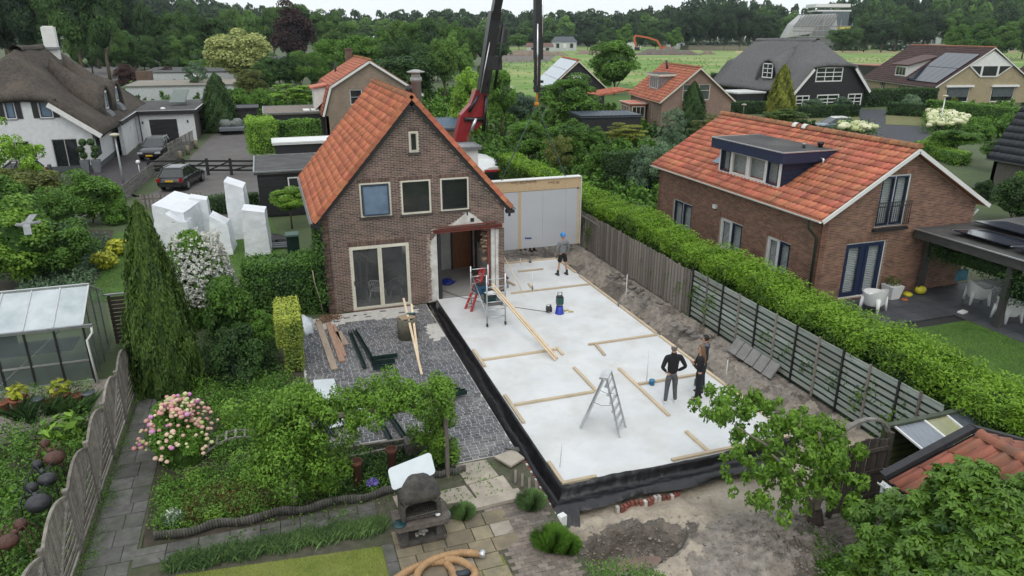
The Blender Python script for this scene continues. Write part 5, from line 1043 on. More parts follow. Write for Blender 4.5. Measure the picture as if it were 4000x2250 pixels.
b5=flatbox('garden_shed','black shed with cream edge left of the solar roofed barn','shed',(26.5,72,0),5.0,4,2.6,BBOARD,rm=CREAM,trim=CREAM);b6=flatbox('carport','dark carport with ribbed grey blue roof in the garden before the small brick house','carport',og(1462,345),6.2,4.6,1.9,BBOARD,rm=mat('ribbed_roof',(.12,.15,.19),(.09,.11,.15),rough=.4,metal=.3),trim=BLACKP,rz=8)
for k in range(14):g=MB();p=og(1462,345)+rightv(8)*(.2+k*.43);g.beam(p+UP*2.08,p+dirv(8)*4.7+UP*2.08,.06,.04);g.build('roof_rib',MATS['ribbed_roof'],b6)
DO=Vector((36.4,-1.2,0));TILE_K=mat('anthracite_tile',(.032,.035,.042),(.022,.024,.03),rough=.5,var=.15)
dk_,dkr,dP=gabled('timber_house','grey timber clad house with anthracite tiled roof at the right edge',(42.9,-7.5,0),X1,Y1,7.4,15.7,2.6,8.2,mat('grey_cladding',(.16,.145,.125),(.09,.085,.075),scale=3,rough=.9,stretch=(6,6,.6)),TILE_K,ZINC,tw=.36,th=.5,ov=.35,amp=.03,ridge=TILE_K)
cr,crr,_=gabled('brick_house','brown brick house with white shutters cut off by the right edge',(116,52,0),rightv(15),dirv(15),12,14,3.8,8.2,mat('brown_brick3',(.21,.14,.11),(.16,.11,.085)),TILE_B,WHITE,fholes=[(2.4,3.8,5.2,5.8)],tw=.5,th=.6,ov=.6)
window(cr,(116,52,0),rightv(15),2.4,3.8,5.2,5.8,WHITE,PLASTW,fw=.2)
b7=flatbox('garden_shed','dark red timber shed beside the yellow brick house','shed',(108.5,53,0),10,4,2.6,mat('oxblood_boards',(.07,.02,.02),(.05,.015,.015)),rm=BBOARD)
b8=flatbox('garden_shed','small orange tiled outbuilding between the two houses on the right','shed',og(2195,195),12,8,2.6,BBOARD,rm=TILE_R)
WB=mat('bungalow_white',(.5,.52,.53),(.42,.44,.45));GRV=mat('pale_gravel_roof',(.30,.27,.23),(.2,.18,.155),rough=.95,dirt=(.14,.13,.11),dscale=.2)
f1=flatbox('bungalow','low bungalow with a gravel roof and brown chimney behind the garage','bungalow',og(322,262),15,14,2.4,WB,rm=GRV);p=og(372,240,0);g=MB();g.box((p.x,p.y,2.6),(2.4,1.5,2.7));g.build('chimney',BR2,f1);g=MB();g.ball((p.x+7,p.y+2,2.6),1.0,sc=(1,1,.6));g.build('dome_light',PLASTW,f1)
f2=flatbox('bungalow','white bungalow with black flat roof behind the gravel roof','bungalow',og(365,217),22,22,2.5,WB);g=MB();p=og(455,212,0);g.box((p.x,p.y-1,1.5),(7,.3,1.2));g.build('window',GLASS,f2)
f3=flatbox('bungalow','white bungalow with windows below the purple tiled roof','bungalow',og(425,182),30,30,3.0,WB)
TILE_P=mat('purple_grey_tile',(.07,.065,.09),(.05,.045,.065),rough=.7,var=.1)
FX=12.55
fa=thing('board_fence','weathered grey fence of overlapping vertical boards under the hedge behind the slab','fence',(FX,.8,0))
for k in range(97):
 y=6.0-k*.108;g=MB();g.box((FX-(.03 if k%2 else 0),y,.87+random.uniform(-.04,.04)),(.022,.13,1.72),0,0);g.build('board',OLDWOOD,fa)
for z in(.45,1.3):g=MB();g.box((FX+.03,.78,z),(.05,10.4,.08));g.build('rail',OLDWOOD,fa)
g=MB();g.beam((FX-.09,5.2,1.55),(FX-.09,3.2,1.5),.04,.07);g.beam((FX-.09,3.2,1.5),(FX-.09,3.15,.1),.04,.05,up=(1,0,0));g.beam((FX-.09,1.1,1.85),(FX-.09,1.1,1.0),.04,.05,up=(1,0,0));g.build('brace',GREYWOOD,fa)
GREENW=mat('green_weathered_board',(.36,.40,.37),(.22,.255,.23),scale=3,rough=.85,var=.25,stretch=(2,.5,8),dirt=(.27,.235,.185),dscale=.42,damt=.85,bump=.3)
fb=thing('green_fence','long green grey fence of horizontal boards with dark gaps along the trench','fence',(FX,-9.0,0));y=-4.5;n_=0
DKG=mat('gap_shade_board',(.02,.045,.035),(.012,.025,.02),rough=.8,var=.2)  # shade in the fence gaps is put into this dark back board colour
while y>-14.8:
 L_=1.83;L_=min(L_,y+14.9)
 for j in range(9):
  z=.17+j*.19;top=j==8
  g=MB();g.box((FX,y-L_/2,z),(.02,L_-.03,.118),0,0);o=g.build('board',GREENW,fb);o.rotation_euler=(random.uniform(-.004,.004),0,0)if False else(0,0,0)
  g=MB();g.box((FX+.03,y-L_/2,z-.095),(.016,L_-.03,.09));g.build('back_board',DKG,fb)
 g=MB();g.hexa([(FX-.01,y-.03,1.76),(FX+.02,y-.03,1.76),(FX+.02,y-L_+.03,1.76),(FX-.01,y-L_+.03,1.76),(FX-.01,y-.03,1.80),(FX+.02,y-.03,1.80),(FX+.02,y-L_+.03,1.80),(FX-.01,y-L_+.03,1.80)]);
 m_=(y+y-L_)/2;g.build('top_board',GREENW,fb)
 for yy,mt_,t_ in((y,BLACKP,.05),(y-L_/2,OLDWOOD,.05)):g=MB();g.box((FX-.03,yy,.93),(t_,t_,1.86));g.build('post',mt_,fb)
 y-=L_;n_+=1
HB=[];yy=20.0
while yy>-20:HB.append(((13.45+.06*math.sin(yy*.7),yy-1,1.10+.04*math.sin(yy)),(1.45+.12*math.sin(yy*1.3),2.05,2.25+.16*math.sin(yy*.9)),0));yy-=2
HEDGEM=leafmat('hedge_leaf',(.012,.036,.006),(.125,.225,.018),wscale=1.3,amp=2.0)
hn=thing('hedge','long tall clipped hedge with bright green top between slab and neighbour','hedge',(13.45,0,0))
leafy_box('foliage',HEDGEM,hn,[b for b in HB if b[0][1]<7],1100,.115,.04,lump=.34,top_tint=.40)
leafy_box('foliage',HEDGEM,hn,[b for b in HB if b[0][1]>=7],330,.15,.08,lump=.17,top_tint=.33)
gt=thing('garden_gate','dark weathered wooden garden gate with curved top beside the walnut tree','gate',(9.78,-15.43,0));DKW=mat('dark_wood',(.085,.072,.062),(.045,.038,.033),scale=5,rough=.9,var=.3,stretch=(4,4,1),bump=.3)
for k in range(9):x=9.24+k*.132;h=1.62+.13*math.sin(math.pi*(k+.5)/9);g=MB();g.box((x+.06,-15.43-(.02 if k%2 else 0),h/2+.04),(.125,.022,h));g.build('board',DKW,gt)
for z in(.35,.95,1.5):g=MB();g.box((9.8,-15.48,z),(1.18,.03,.09));g.build('rail',DKW,gt)
g=MB();g.tube([(10.35,-15.5,.98),(10.5,-15.55,.98)],.02);g.build('latch',GALV,gt)
for x in(9.15,10.47):g=MB();g.box((x,-15.42,.9),(.09,.09,1.85));g.build('post',DKW,gt)
g=MB();P=[(9.2+1.35*(1-math.cos(a))/2,-15.25,1.72+.42*math.sin(a))for a in[k*math.pi/10 for k in range(11)]]
for p,q in zip(P[:-1],P[1:]):g.beam(p,q,.10,.05)
o=g.build('arch',GREYWOOD,None);tag(o,'grey curved wooden arch over the garden gate','arch')
fe=thing('green_fence','short mossy green fence of horizontal boards right of the garden gate','fence',(11.6,-15.1,0));MOSS=mat('mossy_green_board',(.10,.12,.035),(.055,.07,.025),scale=4,rough=.9,var=.25,dirt=(.13,.15,.08),dscale=.9)
for j in range(10):g=MB();g.box((11.65,-15.12,.12+j*.168),(2.1,.022,.13));g.build('board',MOSS,fe);g=MB();g.box((11.65,-15.10,.2+j*.168),(2.1,.02,.07));g.build('back_board',DKG,fe)
for x in(10.6,12.7):g=MB();g.box((x,-15.14,.9),(.09,.09,1.8));g.build('post',MOSS,fe)
g=MB();g.box((11.65,-15.14,1.79),(2.25,.12,.06));g.build('cap',mat('green_cap',(.07,.09,.06),(.05,.06,.04)),fe)
lt=thing('lean_to','lean-to roof of ribbed grey plastic and clouded yellow glass with white bars behind the gate','shelter',(11.6,-15.6,0))
def LTp(s,t):a=Vector((10.78,-15.17,1.74)).lerp(Vector((12.85,-15.17,1.74)),s);b=Vector((10.9,-16.55,1.42)).lerp(Vector((12.9,-16.4,1.42)),s);return a.lerp(b,t)
for s0,s1,m_ in((.02,.40,mat('ribbed_plastic',(.25,.28,.32),(.16,.18,.21),rough=.3,stretch=(14,1,1))),(.42,.72,mat('yellowed_glass',(.32,.32,.18),(.24,.25,.15),rough=.25)),(.74,1.0,mat('slate_plastic',(.10,.12,.14),(.07,.08,.1),rough=.35))):
 g=MB();g.hexa([LTp(s0,0),LTp(s1,0),LTp(s1,1),LTp(s0,1)]+[LTp(s0,0)+UP*.015,LTp(s1,0)+UP*.015,LTp(s1,1)+UP*.015,LTp(s0,1)+UP*.015]);g.build('roof_sheet',m_,lt)
for s in(.01,.41,.73):g=MB();g.beam(LTp(s,0)+UP*.03,LTp(s,1)+UP*.03,.045,.04);g.build('glazing_bar',PLASTW,lt)
st=thing('garden_shed','small shed with weathered red wave tiles and white gutter behind the fig','shed',(10.0,-17.4,0));TW=mat('weathered_wave_tile',(.36,.13,.08),(.24,.09,.06),scale=3,rough=.85,var=.12,dirt=(.13,.085,.06),dscale=1.0,damt=.8,stretch=(.6,2.2,1))
e0=Vector((8.95,-16.78,1.88));rg=Vector((10.62,-17.02,2.68));dY=Vector((.02,-3.6,0));g=MB();g.hexa([e0+UP*-.08,rg-UP*.08,rg+dY-UP*.08,e0+dY-UP*.08,e0,rg,rg+dY,e0+dY]);sr_=g.build('roof',BLACKP,st)
s_=rg-e0;n__=s_.cross(dY);n__=n__ if n__.z>0 else-n__;tiles(sr_,e0+dY+n__.normalized()*.01-s_.normalized()*.05+Vector((0,0,0)),-dY,s_,n__,dY.length-.1,s_.length,.25,.62,TW,amp=.07,hump=1,seg=12,nind=60)
q0=rg;q1=rg+Vector((1.9,.1,-.75));g=MB();g.hexa([q0-UP*.08,q1-UP*.08,q1+dY-UP*.08,q0+dY-UP*.08,q0,q1,q1+dY,q0+dY]);g.build('roof',BLACKP,st);s_=q0-q1;n__=s_.cross(dY);n__=n__ if n__.z>0 else-n__;tiles(sr_,q1+n__.normalized()*.01,dY,s_,n__,dY.length,s_.length,.25,.5,TW,amp=.07,seg=8,nind=0)
ridge_tiles(sr_,rg+Vector((0,-.1,.04)),rg+dY+Vector((0,0,.04)),TW,r=.11,step=.4)
g=MB();g.beam(e0+Vector((-.05,.05,.06)),rg+Vector((0,.05,.1)),.16,.1);g.beam(rg+Vector((0,.05,.1)),q1+Vector((0,.05,.08)),.16,.1);g.build('verge_board',mat('tarred_board',(.035,.036,.04),(.02,.02,.024),rough=.7,bump=.5),sr_)
gutter(sr_,e0+Vector((-.1,.05,-.05)),e0+dY+Vector((-.1,0,-.05)),PLASTW,r=.07);g=MB();g.tube([e0+Vector((-.08,-.02,-.08)),e0+Vector((-.1,-.05,-.35)),e0+Vector((.12,-.3,-.7)),e0+Vector((.15,-.35,-1.8))],.045,10);g.build('downpipe',mat('pale_grey_pipe',(.42,.46,.48),rough=.4),st)
g=MB();g.box((10.6,-18.7,.9),(3.0,3.4,1.7));g.build('wall',BBOARD,st)
for k in range(5):g=MB();y_=-7.5-k*.44;g.hexa([(12.08,y_,.02),(12.1,y_-.38,.02),(12.15,y_-.38,.0),(12.13,y_,.0),(12.4,y_+.02,.42),(12.42,y_-.36,.42),(12.46,y_-.36,.4),(12.44,y_+.02,.4)]);o=g.build('paving_slab',mat('leaning_slab',(.26,.255,.25),(.19,.185,.18),rough=.9),None);tag(o,'grey concrete paving slab leaning in a row against the green fence','slab','paving slabs leaning on the fence')
for k,(x,y,a,z)in enumerate(((11.65,-5.45,.2,.0),(11.8,-5.75,.4,.02),(11.75,-6.15,-.2,.0),(12.0,-6.3,.1,.03),(11.55,-5.05,.5,.02))):g=MB();M=Matrix.Translation((x,y,z))@Matrix.Rotation(a,4,'Z')@Matrix.Rotation(.08*(k-2),4,'X');g.box(0,(.36,.22,.05),M=M);o=g.build('stone_slab',mat('rubble_slab',(.24,.22,.2),(.16,.15,.14),var=.2),None);tag(o,'broken grey stone slab dropped on the clay beside the green fence','stone','broken stone slabs on the clay')
for k in range(26):
 y=random.uniform(-2.6,1.2);x=random.uniform(11.5,12.3);g=MB();M=Matrix.Translation((x,y-.6,random.uniform(.0,.08)))@Matrix.Rotation(random.uniform(0,3),4,'Z')@Matrix.Rotation(random.uniform(-.5,.5),4,'X');g.box(0,(random.uniform(.12,.26),random.uniform(.08,.16),random.uniform(.04,.09)),M=M);o=g.build('rubble',MATS['rubble_slab'],None);tag(o,'grey lump of rubble on the soil at the foot of the board fence','rubble','rubble at the foot of the board fence')
for P in([(2.95,-11.05),(3.5,-10.95),(3.62,-11.4),(3.2,-11.6)],):g=MB();g.prism([(x,y,.05+.05*(x-3))for x,y in P],(0,0,.05));o=g.build('stone_slab',PALES,None);tag(o,'pale broken paving slab lying tilted at the corner of the membrane','stone')
g=MB();g.prism([(3.3,-10.85,.1),(3.62,-10.95,.12),(3.6,-11.12,.12)],(0,0,.04));o=g.build('stone_slab',SLABM,None);tag(o,'small dark triangular slab piece beside the black membrane','stone')
for k in range(4):g=MB();g.box((3.2+.1*k,-11.95-.2*k,.04),(.06,.5,.06),-.35);o=g.build('loose_brick_edging',BRICKP,None);tag(o,'pinkish brick edging strip left of the black membrane','edging','brick edging strips by the membrane')
LAT=mat('lattice_wood',(.25,.225,.195),(.14,.125,.11),scale=6,rough=.9,var=.25,bump=.3)
posts_y=[-.95,-2.7,-4.47,-6.2,-7.98,-9.78,-11.58,-13.36,-15.15,-16.95];LX=-5.87
lf=thing('lattice_fence','weathered grey lattice fence with arched panels along the garden path','fence',(LX,-8,0))
for i,y in enumerate(posts_y):g=MB();g.box((LX,y,.74),(.075,.075,1.48));g.box((LX,y,1.5),(.1,.1,.04));g.build('post',LAT,lf)
for i in range(len(posts_y)-1):
 ya,yb_=posts_y[i]-.04,posts_y[i+1]+.04;L_=ya-yb_;pn=MB();N_=10
 tz=lambda s:1.38+.27*math.sin(math.pi*min(1,max(0,s)))
 fr_=MB();pts=[Vector((LX,ya-L_*k/N_,tz(k/N_)))for k in range(N_+1)]
 for p,q in zip(pts[:-1],pts[1:]):fr_.beam(p,q,.055,.05)
 fr_.beam((LX,ya,.1),(LX,yb_,.1),.055,.05);fr_.beam((LX,ya-.03,.1),(LX,ya-.03,tz(0)),.05,.05,up=(1,0,0));fr_.beam((LX,yb_+.03,.1),(LX,yb_+.03,tz(1)),.05,.05,up=(1,0,0))
 fr_.beam((LX+.02,ya-.05,tz(0)-.05),(LX+.02,yb_+.05,.15),.04,.05);f_=fr_.build('panel_frame',LAT,lf)
 k=0
 for s in np.arange(.05,1,.045):
  zb=1.34+(.15-1.34)*s;y_=ya-L_*s;g=MB();g.box((LX,y_,(zb+tz(s))/2),(.014,.042,tz(s)-zb));g.build('slat',LAT,f_)
 for z in np.arange(.22,1.25,.15):
  s=(1.34-z)/(1.34-.15);g=MB();g.box((LX+.012,ya-L_*s/2-.0,z),(.014,L_*s,.075));g.build('slat',LAT,f_)
sf=thing('board_fence','dark brown fence with slanting boards and pale cap between greenhouse and conifer','fence',(-6.3,-.55,0));DKB=mat('dark_brown_board',(.05,.035,.028),(.03,.022,.018),rough=.85,var=.25)
for k in range(12):g=MB();g.beam((-7.0,-.55,.1+.14*k),(-5.6,-.55,.1+.14*k-.3+.3),.02,.11);g.build('board',DKB,sf)
g=MB();g.box((-6.3,-.55,1.78),(1.6,.09,.05));g.build('cap',ZINC,sf)
for x in(-6.95,-6.1,-5.6):g=MB();g.box((x,-.5,.9),(.07,.07,1.75));g.build('post',DKB,sf)
wf=thing('woven_fence','grey woven slat fence stepping down along the lane','fence',(-9,34,0));a=Vector((-10.4,23.5,0));b=Vector((-9.2,37.5,0));c=Vector((-8.0,46.0,0))
def woven(p,q,h,n):
 d=(q-p)/n;ang=math.atan2(d.y,d.x)
 for i in range(n):
  m_=p+d*(i+.5)
  for j in range(int(h/.14)):g=MB();M=Matrix.Translation(m_+UP*(.08+j*.14))@Matrix.Rotation(ang,4,'Z')@Matrix.Rotation(.3,4,'X');g.box(0,(d.length-.08,.02,.12),M=M);g.build('slat',GREYWOOD,wf)
  g=MB();g.box(p+d*i+UP*(h/2),(.08,.08,h));g.build('post',GREYWOOD,wf)
woven(a,b,1.0,9);woven(b,c,1.55,6)
gate=thing('field_gate','black wooden double field gate across the lane','gate',(-6,31,0))
GA,GBm,GC,GD=Vector((-10.0,32.2,0)),Vector((-7.6,31.6,0)),Vector((-4.35,30.5,0)),Vector((-1.9,29.6,0))
for p,q in((GA,GBm),(GBm,(GBm+GC)/2),((GBm+GC)/2,GC),(GC,GD)):
 for z in(.35,.68,1.02):g=MB();g.beam(p+UP*z,q+UP*z,.04,.14);g.build('rail',BLACKP,gate)
 g=MB();g.beam(p+UP*.3,q+UP*1.02,.05,.1);g.build('brace',BLACKP,gate)
for p in(GA,GBm,(GBm+GC)/2,GC,GD):g=MB();g.box(p+UP*.6,(.2,.2,1.25));g.build('post',BLACKP,gate)
for k,(u,v)in enumerate(((1365,1210),(1420,1165),(1480,1120))):p=gp(u/1.932,v/1.932);g=MB();g.lathe(p,[(.16,0),(.16,.72),(.13,.75),(0,.75)],n=10);o=g.build('bollard',mat('log_end',(.30,.25,.17),(.2,.17,.12)),None);tag(o,'round log bollard beside the lane by the woven fence','bollard','log bollards by the lane')
pf=thing('picket_fence','low grey picket fence behind the narrow conifer','fence',(-7.6,20.9,0))
for k in range(16):g=MB();x=-9.0+k*.22;g.box((x,20.6+k*-.02,.45),(.1,.025,.9));g.build('picket',OLDWOOD,pf)
g=MB();g.beam((-9.1,20.64,.6),(-5.6,20.3,.6),.03,.08);g.build('rail',OLDWOOD,pf)
gh=thing('greenhouse','aluminium greenhouse with pale glass roof at the left edge','greenhouse',(-9.8,-2,0));GY0,GYR,GY1,GZE,GZR,GX1,GX0=-3.35,-1.85,-.3,1.86,2.58,-7.12,-12.4
RG=mat('greenhouse_roof_glass',(.50,.55,.57),(.34,.39,.41),scale=1.2,rough=.15,spec=.8);GG=glassmat('greenhouse_glass',(.22,.27,.28),.08);GG.node_tree.nodes['Principled BSDF'].inputs['Alpha'].default_value=.42
x=GX1
while x>GX0+.1:
 x2=x-.75
 g=MB();g.poly([(x-.02,GY0,GZE),(x-.02,GYR,GZR),(x2+.02,GYR,GZR),(x2+.02,GY0,GZE)]);g.build('roof_pane',RG,gh)
 g=MB();g.poly([(x-.02,GY1,GZE),(x2+.02,GY1,GZE),(x2+.02,GYR,GZR),(x-.02,GYR,GZR)]);g.build('roof_pane',RG,gh)
 g=MB();g.poly([(x-.02,GY0,.12),(x-.02,GY0,GZE),(x2+.02,GY0,GZE),(x2+.02,GY0,.12)]);g.build('pane',GG,gh)
 g=MB();g.beam((x,GY0,GZE+.01),(x,GYR,GZR+.01),.035,.03);g.beam((x,GY1,GZE+.01),(x,GYR,GZR+.01),.035,.03);g.build('glazing_bar',GALV,gh);g=MB();g.beam((x,GY0-.01,0),(x,GY0-.01,GZE),.05,.05,up=(0,1,0));g.build('mullion',BLACKP,gh)
 x=x2
for y0_,y1_ in((GY0,GY0+.75),(GY0+.75,GYR),(GYR,GYR+.8),(GYR+.8,GY1)):
 z_=lambda y:GZE+(GZR-GZE)*(1-abs(y-GYR)/(GYR-GY0));g=MB();g.poly([(GX1,y0_+.02,.1),(GX1,y1_-.02,.1),(GX1,y1_-.02,z_(y1_)),(GX1,y0_+.02,z_(y0_))]);g.build('pane',GG,gh);g=MB();g.beam((GX1,y0_,0),(GX1,y0_,z_(y0_)),.04,.04,up=(0,1,0));g.build('mullion',ZINC,gh)
g=MB();g.beam((GX0,GYR,GZR+.03),(GX1+.02,GYR,GZR+.03),.08,.05);g.beam((GX1,GY0,GZE),(GX1,GYR,GZR),.05,.05);g.beam((GX1,GY1,GZE),(GX1,GYR,GZR),.05,.05);g.build('ridge',GALV,gh)
g=MB();g.beam((GX0,GY0-.04,GZE-.03),(GX1+.25,GY0-.04,GZE-.03),.09,.08);g.build('gutter',ZINC,gh);g=MB();g.tube([(GX1+.22,GY0-.04,GZE-.05),(GX1+.22,GY0-.06,GZE-.25),(GX1+.06,GY0-.12,GZE-.45),(GX1+.1,GY0-.12,.05)],.035,8);g.build('downpipe',PLASTW,gh)
g=MB();g.beam((GX0,GY0-.01,.75),(GX1,GY0-.01,.75),.03,.05);g.beam((GX1-2.6,GY0+.04,.1),(GX1-.6,GY0+.04,1.75),.03,.03);g.beam((GX0,GY0,.06),(GX1,GY0,.06),.08,.12);g.build('brace',GALV,gh);g=MB();g.box((-9.6,-1.8,.72),(3.6,1.0,.05));g.box((-11,-.7,1),(2.6,.1,1.3));g.build('bench',mat('greenhouse_bench',(.08,.09,.08)),gh)
TERRA=mat('terracotta',(.34,.115,.06),(.25,.085,.045),scale=5,rough=.85,dirt=(.32,.24,.19),dscale=5,damt=.5);ZP=mat('zinc_pot',(.20,.23,.27),(.14,.16,.19),rough=.5)
def leafy_bits(name,m,parent,c,r,h,n,L,Wd,up=.6,spread=.6,tint=None):
 P,d=ballpts(n,.35);P=P*np.array([r,r,h/2])+np.array([c[0],c[1],c[2]+h/2])-np.array(wloc(parent))if parent is not None else P*np.array([r,r,h/2])+np.array([c[0],c[1],c[2]+h/2])
 V,F,T=leaves(P,d+np.array([0,0,up]),L,Wd,spread,tint);return objmesh(name,rawmesh(name,V,F,T,m=m),parent)
names=('leftmost terracotta pot with a thin grey plant before the greenhouse','wide terracotta pot with yellow green leaves, second from the left edge','zinc pot with a white trumpet flower between two terracotta pots','small low terracotta pot with a leafy seedling','large terracotta pot with bright yellow green leaves','medium terracotta pot with a fine leaved plant beside the zinc pot','zinc pot nearest the lattice fence by the downpipe')
for k,(a,b,r,h,mt_,lm)in enumerate(((30,215,.2,.34,TERRA,LF_BLUE),(165,195,.24,.38,TERRA,LF_YEL),(300,180,.17,.32,ZP,LF_MID),(390,170,.15,.2,TERRA,LF_MID),(480,155,.24,.38,TERRA,LF_YEL),(590,140,.17,.26,TERRA,LF_MID),(680,130,.17,.3,ZP,LF_MID))):
 p=gp(a/1.932,1500+b/1.932);t=thing('plant_pot',names[k],'plant pot',p);g=MB();g.lathe(p,[(r*.68,0),(r*.93,h*.82),(r*1.03,h*.82),(r*1.05,h),(r*.9,h),(r*.85,h*.85),(0,h*.83)],n=16);g.build('pot',mt_,t)
 if k in(1,4):leafy_bits('plant',lm,t,p+UP*(h*.9),.3,.45,60,.24,.11,up=.9)
 else:leafy_bits('plant',lm,t,p+UP*(h*.9),.22,.5,160,.07,.035)
RUSTB=mat('rusty_ball',(.12,.05,.035),(.05,.025,.02),scale=14,rough=.7,bump=.4);DARKB=mat('dark_steel_ball',(.035,.037,.045),(.02,.02,.024),scale=14,rough=.5,bump=.4)
def cz(a,b,z=.75):return gp(a/1.932,1500+b/1.932,z)
for k,(hd,ab,rh,ra_,m_,lab)in enumerate((((340,450),(410,560),.13,.23,RUSTB,'rust red metal ant sculpture, topmost of the ants by the lattice fence'),((280,610),(358,720),.135,.205,DARKB,'blue black metal ant sculpture in the middle of the ants'),((243,782),(290,900),.14,.26,DARKB,'dark metal ant sculpture with the largest body'),((153,1062),(60,1190),.15,.2,RUSTB,'brown red metal ant sculpture, lowest of the ants by the lattice fence'))):
 h_,a_=cz(*hd),cz(*ab);rh*=.85;ra_*=.82;t=thing('ant_sculpture',lab,'sculpture',(a_.x,a_.y,0));g=MB();g.ball(h_,rh,14,9);g.build('head',m_,t);g=MB();g.ball(a_,ra_,16,10,sc=(1.15,1,.85));g.build('abdomen',m_,t);mid=(h_+a_)/2;g=MB();g.ball(mid,rh*.6,10,6);g.build('thorax',m_,t)
 for s in range(6):sd=-1 if s%2 else 1;q=mid+Vector((sd*.3,(s//2-1)*.3,-.15));g=MB();g.tube([mid,mid+Vector((sd*.17,(s//2-1)*.15,.12)),q,Vector((q.x,q.y,.02))],.012,5);g.build('leg',m_,t)
 for sd in(-1,1):g=MB();g.tube([h_,h_+Vector((-.12,.12*sd,.12)),h_+Vector((-.3,.2*sd,.05))],.008,5);g.build('antenna',m_,t)
DG=mat('dark_green_metal',(.018,.045,.04),(.01,.028,.026),rough=.35,metal=.3)
def barrel():
 t=thing('concrete_ring','round concrete well ring standing on the patio with timbers leaning on it','concrete ring',(2.35,-3.05,0));g=MB();g.lathe((2.35,-3.05,0),[(.335,0),(.335,.7),(.31,.73),(.27,.73),(.27,.6),(0,.6)],n=26);g.build('ring',mat('mossy_concrete',(.17,.155,.115),(.10,.095,.075),scale=6,rough=.9,dirt=(.07,.075,.05)),t)
 g=MB();g.box((2.35,-3.02,.745),(.5,.4,.025),.2);g.build('board',mat('plywood_lid',(.35,.27,.18)),t)
 d=thing('cordless_drill','teal cordless drill lying on the concrete ring','drill',(2.5,-2.9,.76));g=MB();g.tube([(2.4,-2.88,.81),(2.64,-2.95,.81)],.035);g.build('body',mat('teal_tool',(.01,.12,.13),rough=.4),d);g=MB();g.box((2.62,-2.92,.79),(.1,.08,.07));g.build('battery',BLACKP,d);g=MB();g.tube([(2.4,-2.88,.81),(2.3,-2.85,.81)],.012);g.build('bit',GALV,d)
barrel()
for lab,a,b,w in(('long pale timber batten leaning over the concrete ring',(2.21,-6.05,.04),(2.47,-1.9,1.0),.07),('shorter pale timber batten leaning on the concrete ring',(2.33,-4.95,.04),(2.66,-2.35,.92),.07)):
 g=MB();g.beam(a,b,w,.045);o=g.build('timber_batten',TIMBER,None);tag(o,lab,'timber')
OLDP=mat('old_plank',(.36,.29,.23),(.24,.19,.155),scale=3,rough=.85,var=.15,stretch=(5,1,5),dirt=(.2,.12,.09),dscale=.9)
for lab,a,b,w,m_ in(('long grey scaffold plank, leftmost of the planks on the patio',(-.46,-.75),(-.27,-4.85),.21,OLDP),('long pinkish plank lying right of the grey scaffold plank',(-.12,-1.0),(.02,-4.35),.19,mat('pink_plank',(.40,.25,.18),(.28,.17,.12),scale=3,rough=.85,stretch=(5,1,5))),('narrow reddish plank under the edge of the pink plank',(.06,-1.2),(.14,-4.0),.1,MATS['pink_plank']),('short broad offcut plank beside the dark green profiles',(.13,-1.9),(.27,-3.1),.2,OLDP)):
 g=MB();g.beam((*a,.045),(*b,.045),w,.05);o=g.build('plank',m_,None);tag(o,lab,'plank')
def channel(lab,a,b,w=.14,h=.09,m_=DG):
 t=thing('metal_profile',lab,'metal profile',((a[0]+b[0])/2,(a[1]+b[1])/2,0));a=Vector(a);b=Vector(b);d=(b-a).normalized();s=d.cross(UP).normalized();g=MB();g.beam(a,b,w,.02);g.build('web',m_,t)
 for k in(-1,1):g=MB();g.beam(a+s*(w/2)*k+UP*h/2,b+s*(w/2)*k+UP*h/2,.015,h);g.build('flange',m_,t)
 return t
channel('long dark green aluminium profile, left one of the pair on the patio',(.5,-2.15,.05),(.62,-5.1,.05),.1,.1);channel('long dark green aluminium profile, right one of the pair on the patio',(.68,-2.0,.05),(.95,-4.95,.05),.1,.1)
for k in range(3):channel(('upper','middle','lower')[k]+' of the three short dark green profiles with end brackets',(.85,-4.62-.34*k,.08),(1.72-.14*k,-4.62-.36*k,.08),.09,.1)
channel('dark green gutter profile lying under the vine, running left to right',(.35,-8.15,.12),(3.15,-7.75,.12),.13,.12);channel('second dark green gutter profile just behind the first under the vine',(.5,-7.95,.1),(3.05,-7.55,.1),.1,.1)
channel('short dark green profile with steel channel, left of the crossing pair',(.55,-8.2,.07),(.72,-9.95,.07),.1,.1);channel('short dark green profile with steel channel, right of the crossing pair',(.85,-8.2,.07),(1.1,-9.9,.07),.1,.1)
for k in range(3):channel(('outer','middle','inner')[k]+' dark profile beside the white sheet under the vine',(-1.15+.14*k,-7.5,.06),(-.95+.14*k,-8.75,.06),.08,.08)
WP=mat('white_sheet',(.60,.65,.68),(.52,.57,.6),rough=.3)
for lab,P in(('large white sheet panel lying under the vine between dark profiles',[(-.72,-8.45),(.42,-8.25),(.35,-7.4),(-.65,-7.55)]),('pale sheet panel sticking up left of the vine top',[(-.95,-6.9),(-.3,-6.9),(-.35,-5.6),(-.95,-5.5)])):
 g=MB();g.prism([(x,y,.08)for x,y in P],(0,0,.03));o=g.build('sheet_panel',WP,None);tag(o,lab,'panel')
g=MB();P=[(-.95,-1.1),(-.72,-.8),(-.6,-1.3),(-.5,-1.9),(-.85,-2.15),(-1.1,-2.1),(-1.15,-1.5)];b=bmesh.new();bmesh.ops.create_icosphere(b,subdivisions=3,radius=1)
for v in b.verts:n_=math.sin(v.co.x*7+v.co.y*5)*.1+math.sin(v.co.z*9+v.co.x*4)*.08;v.co=Vector((v.co.x*.33*(1+n_),v.co.y*.55*(1+n_),max(-.2,v.co.z)*.42*(1+n_)))
BAGM=mat('white_bag',(.62,.66,.70),(.45,.5,.55),scale=4,rough=.35,bump=2,bscale=7)
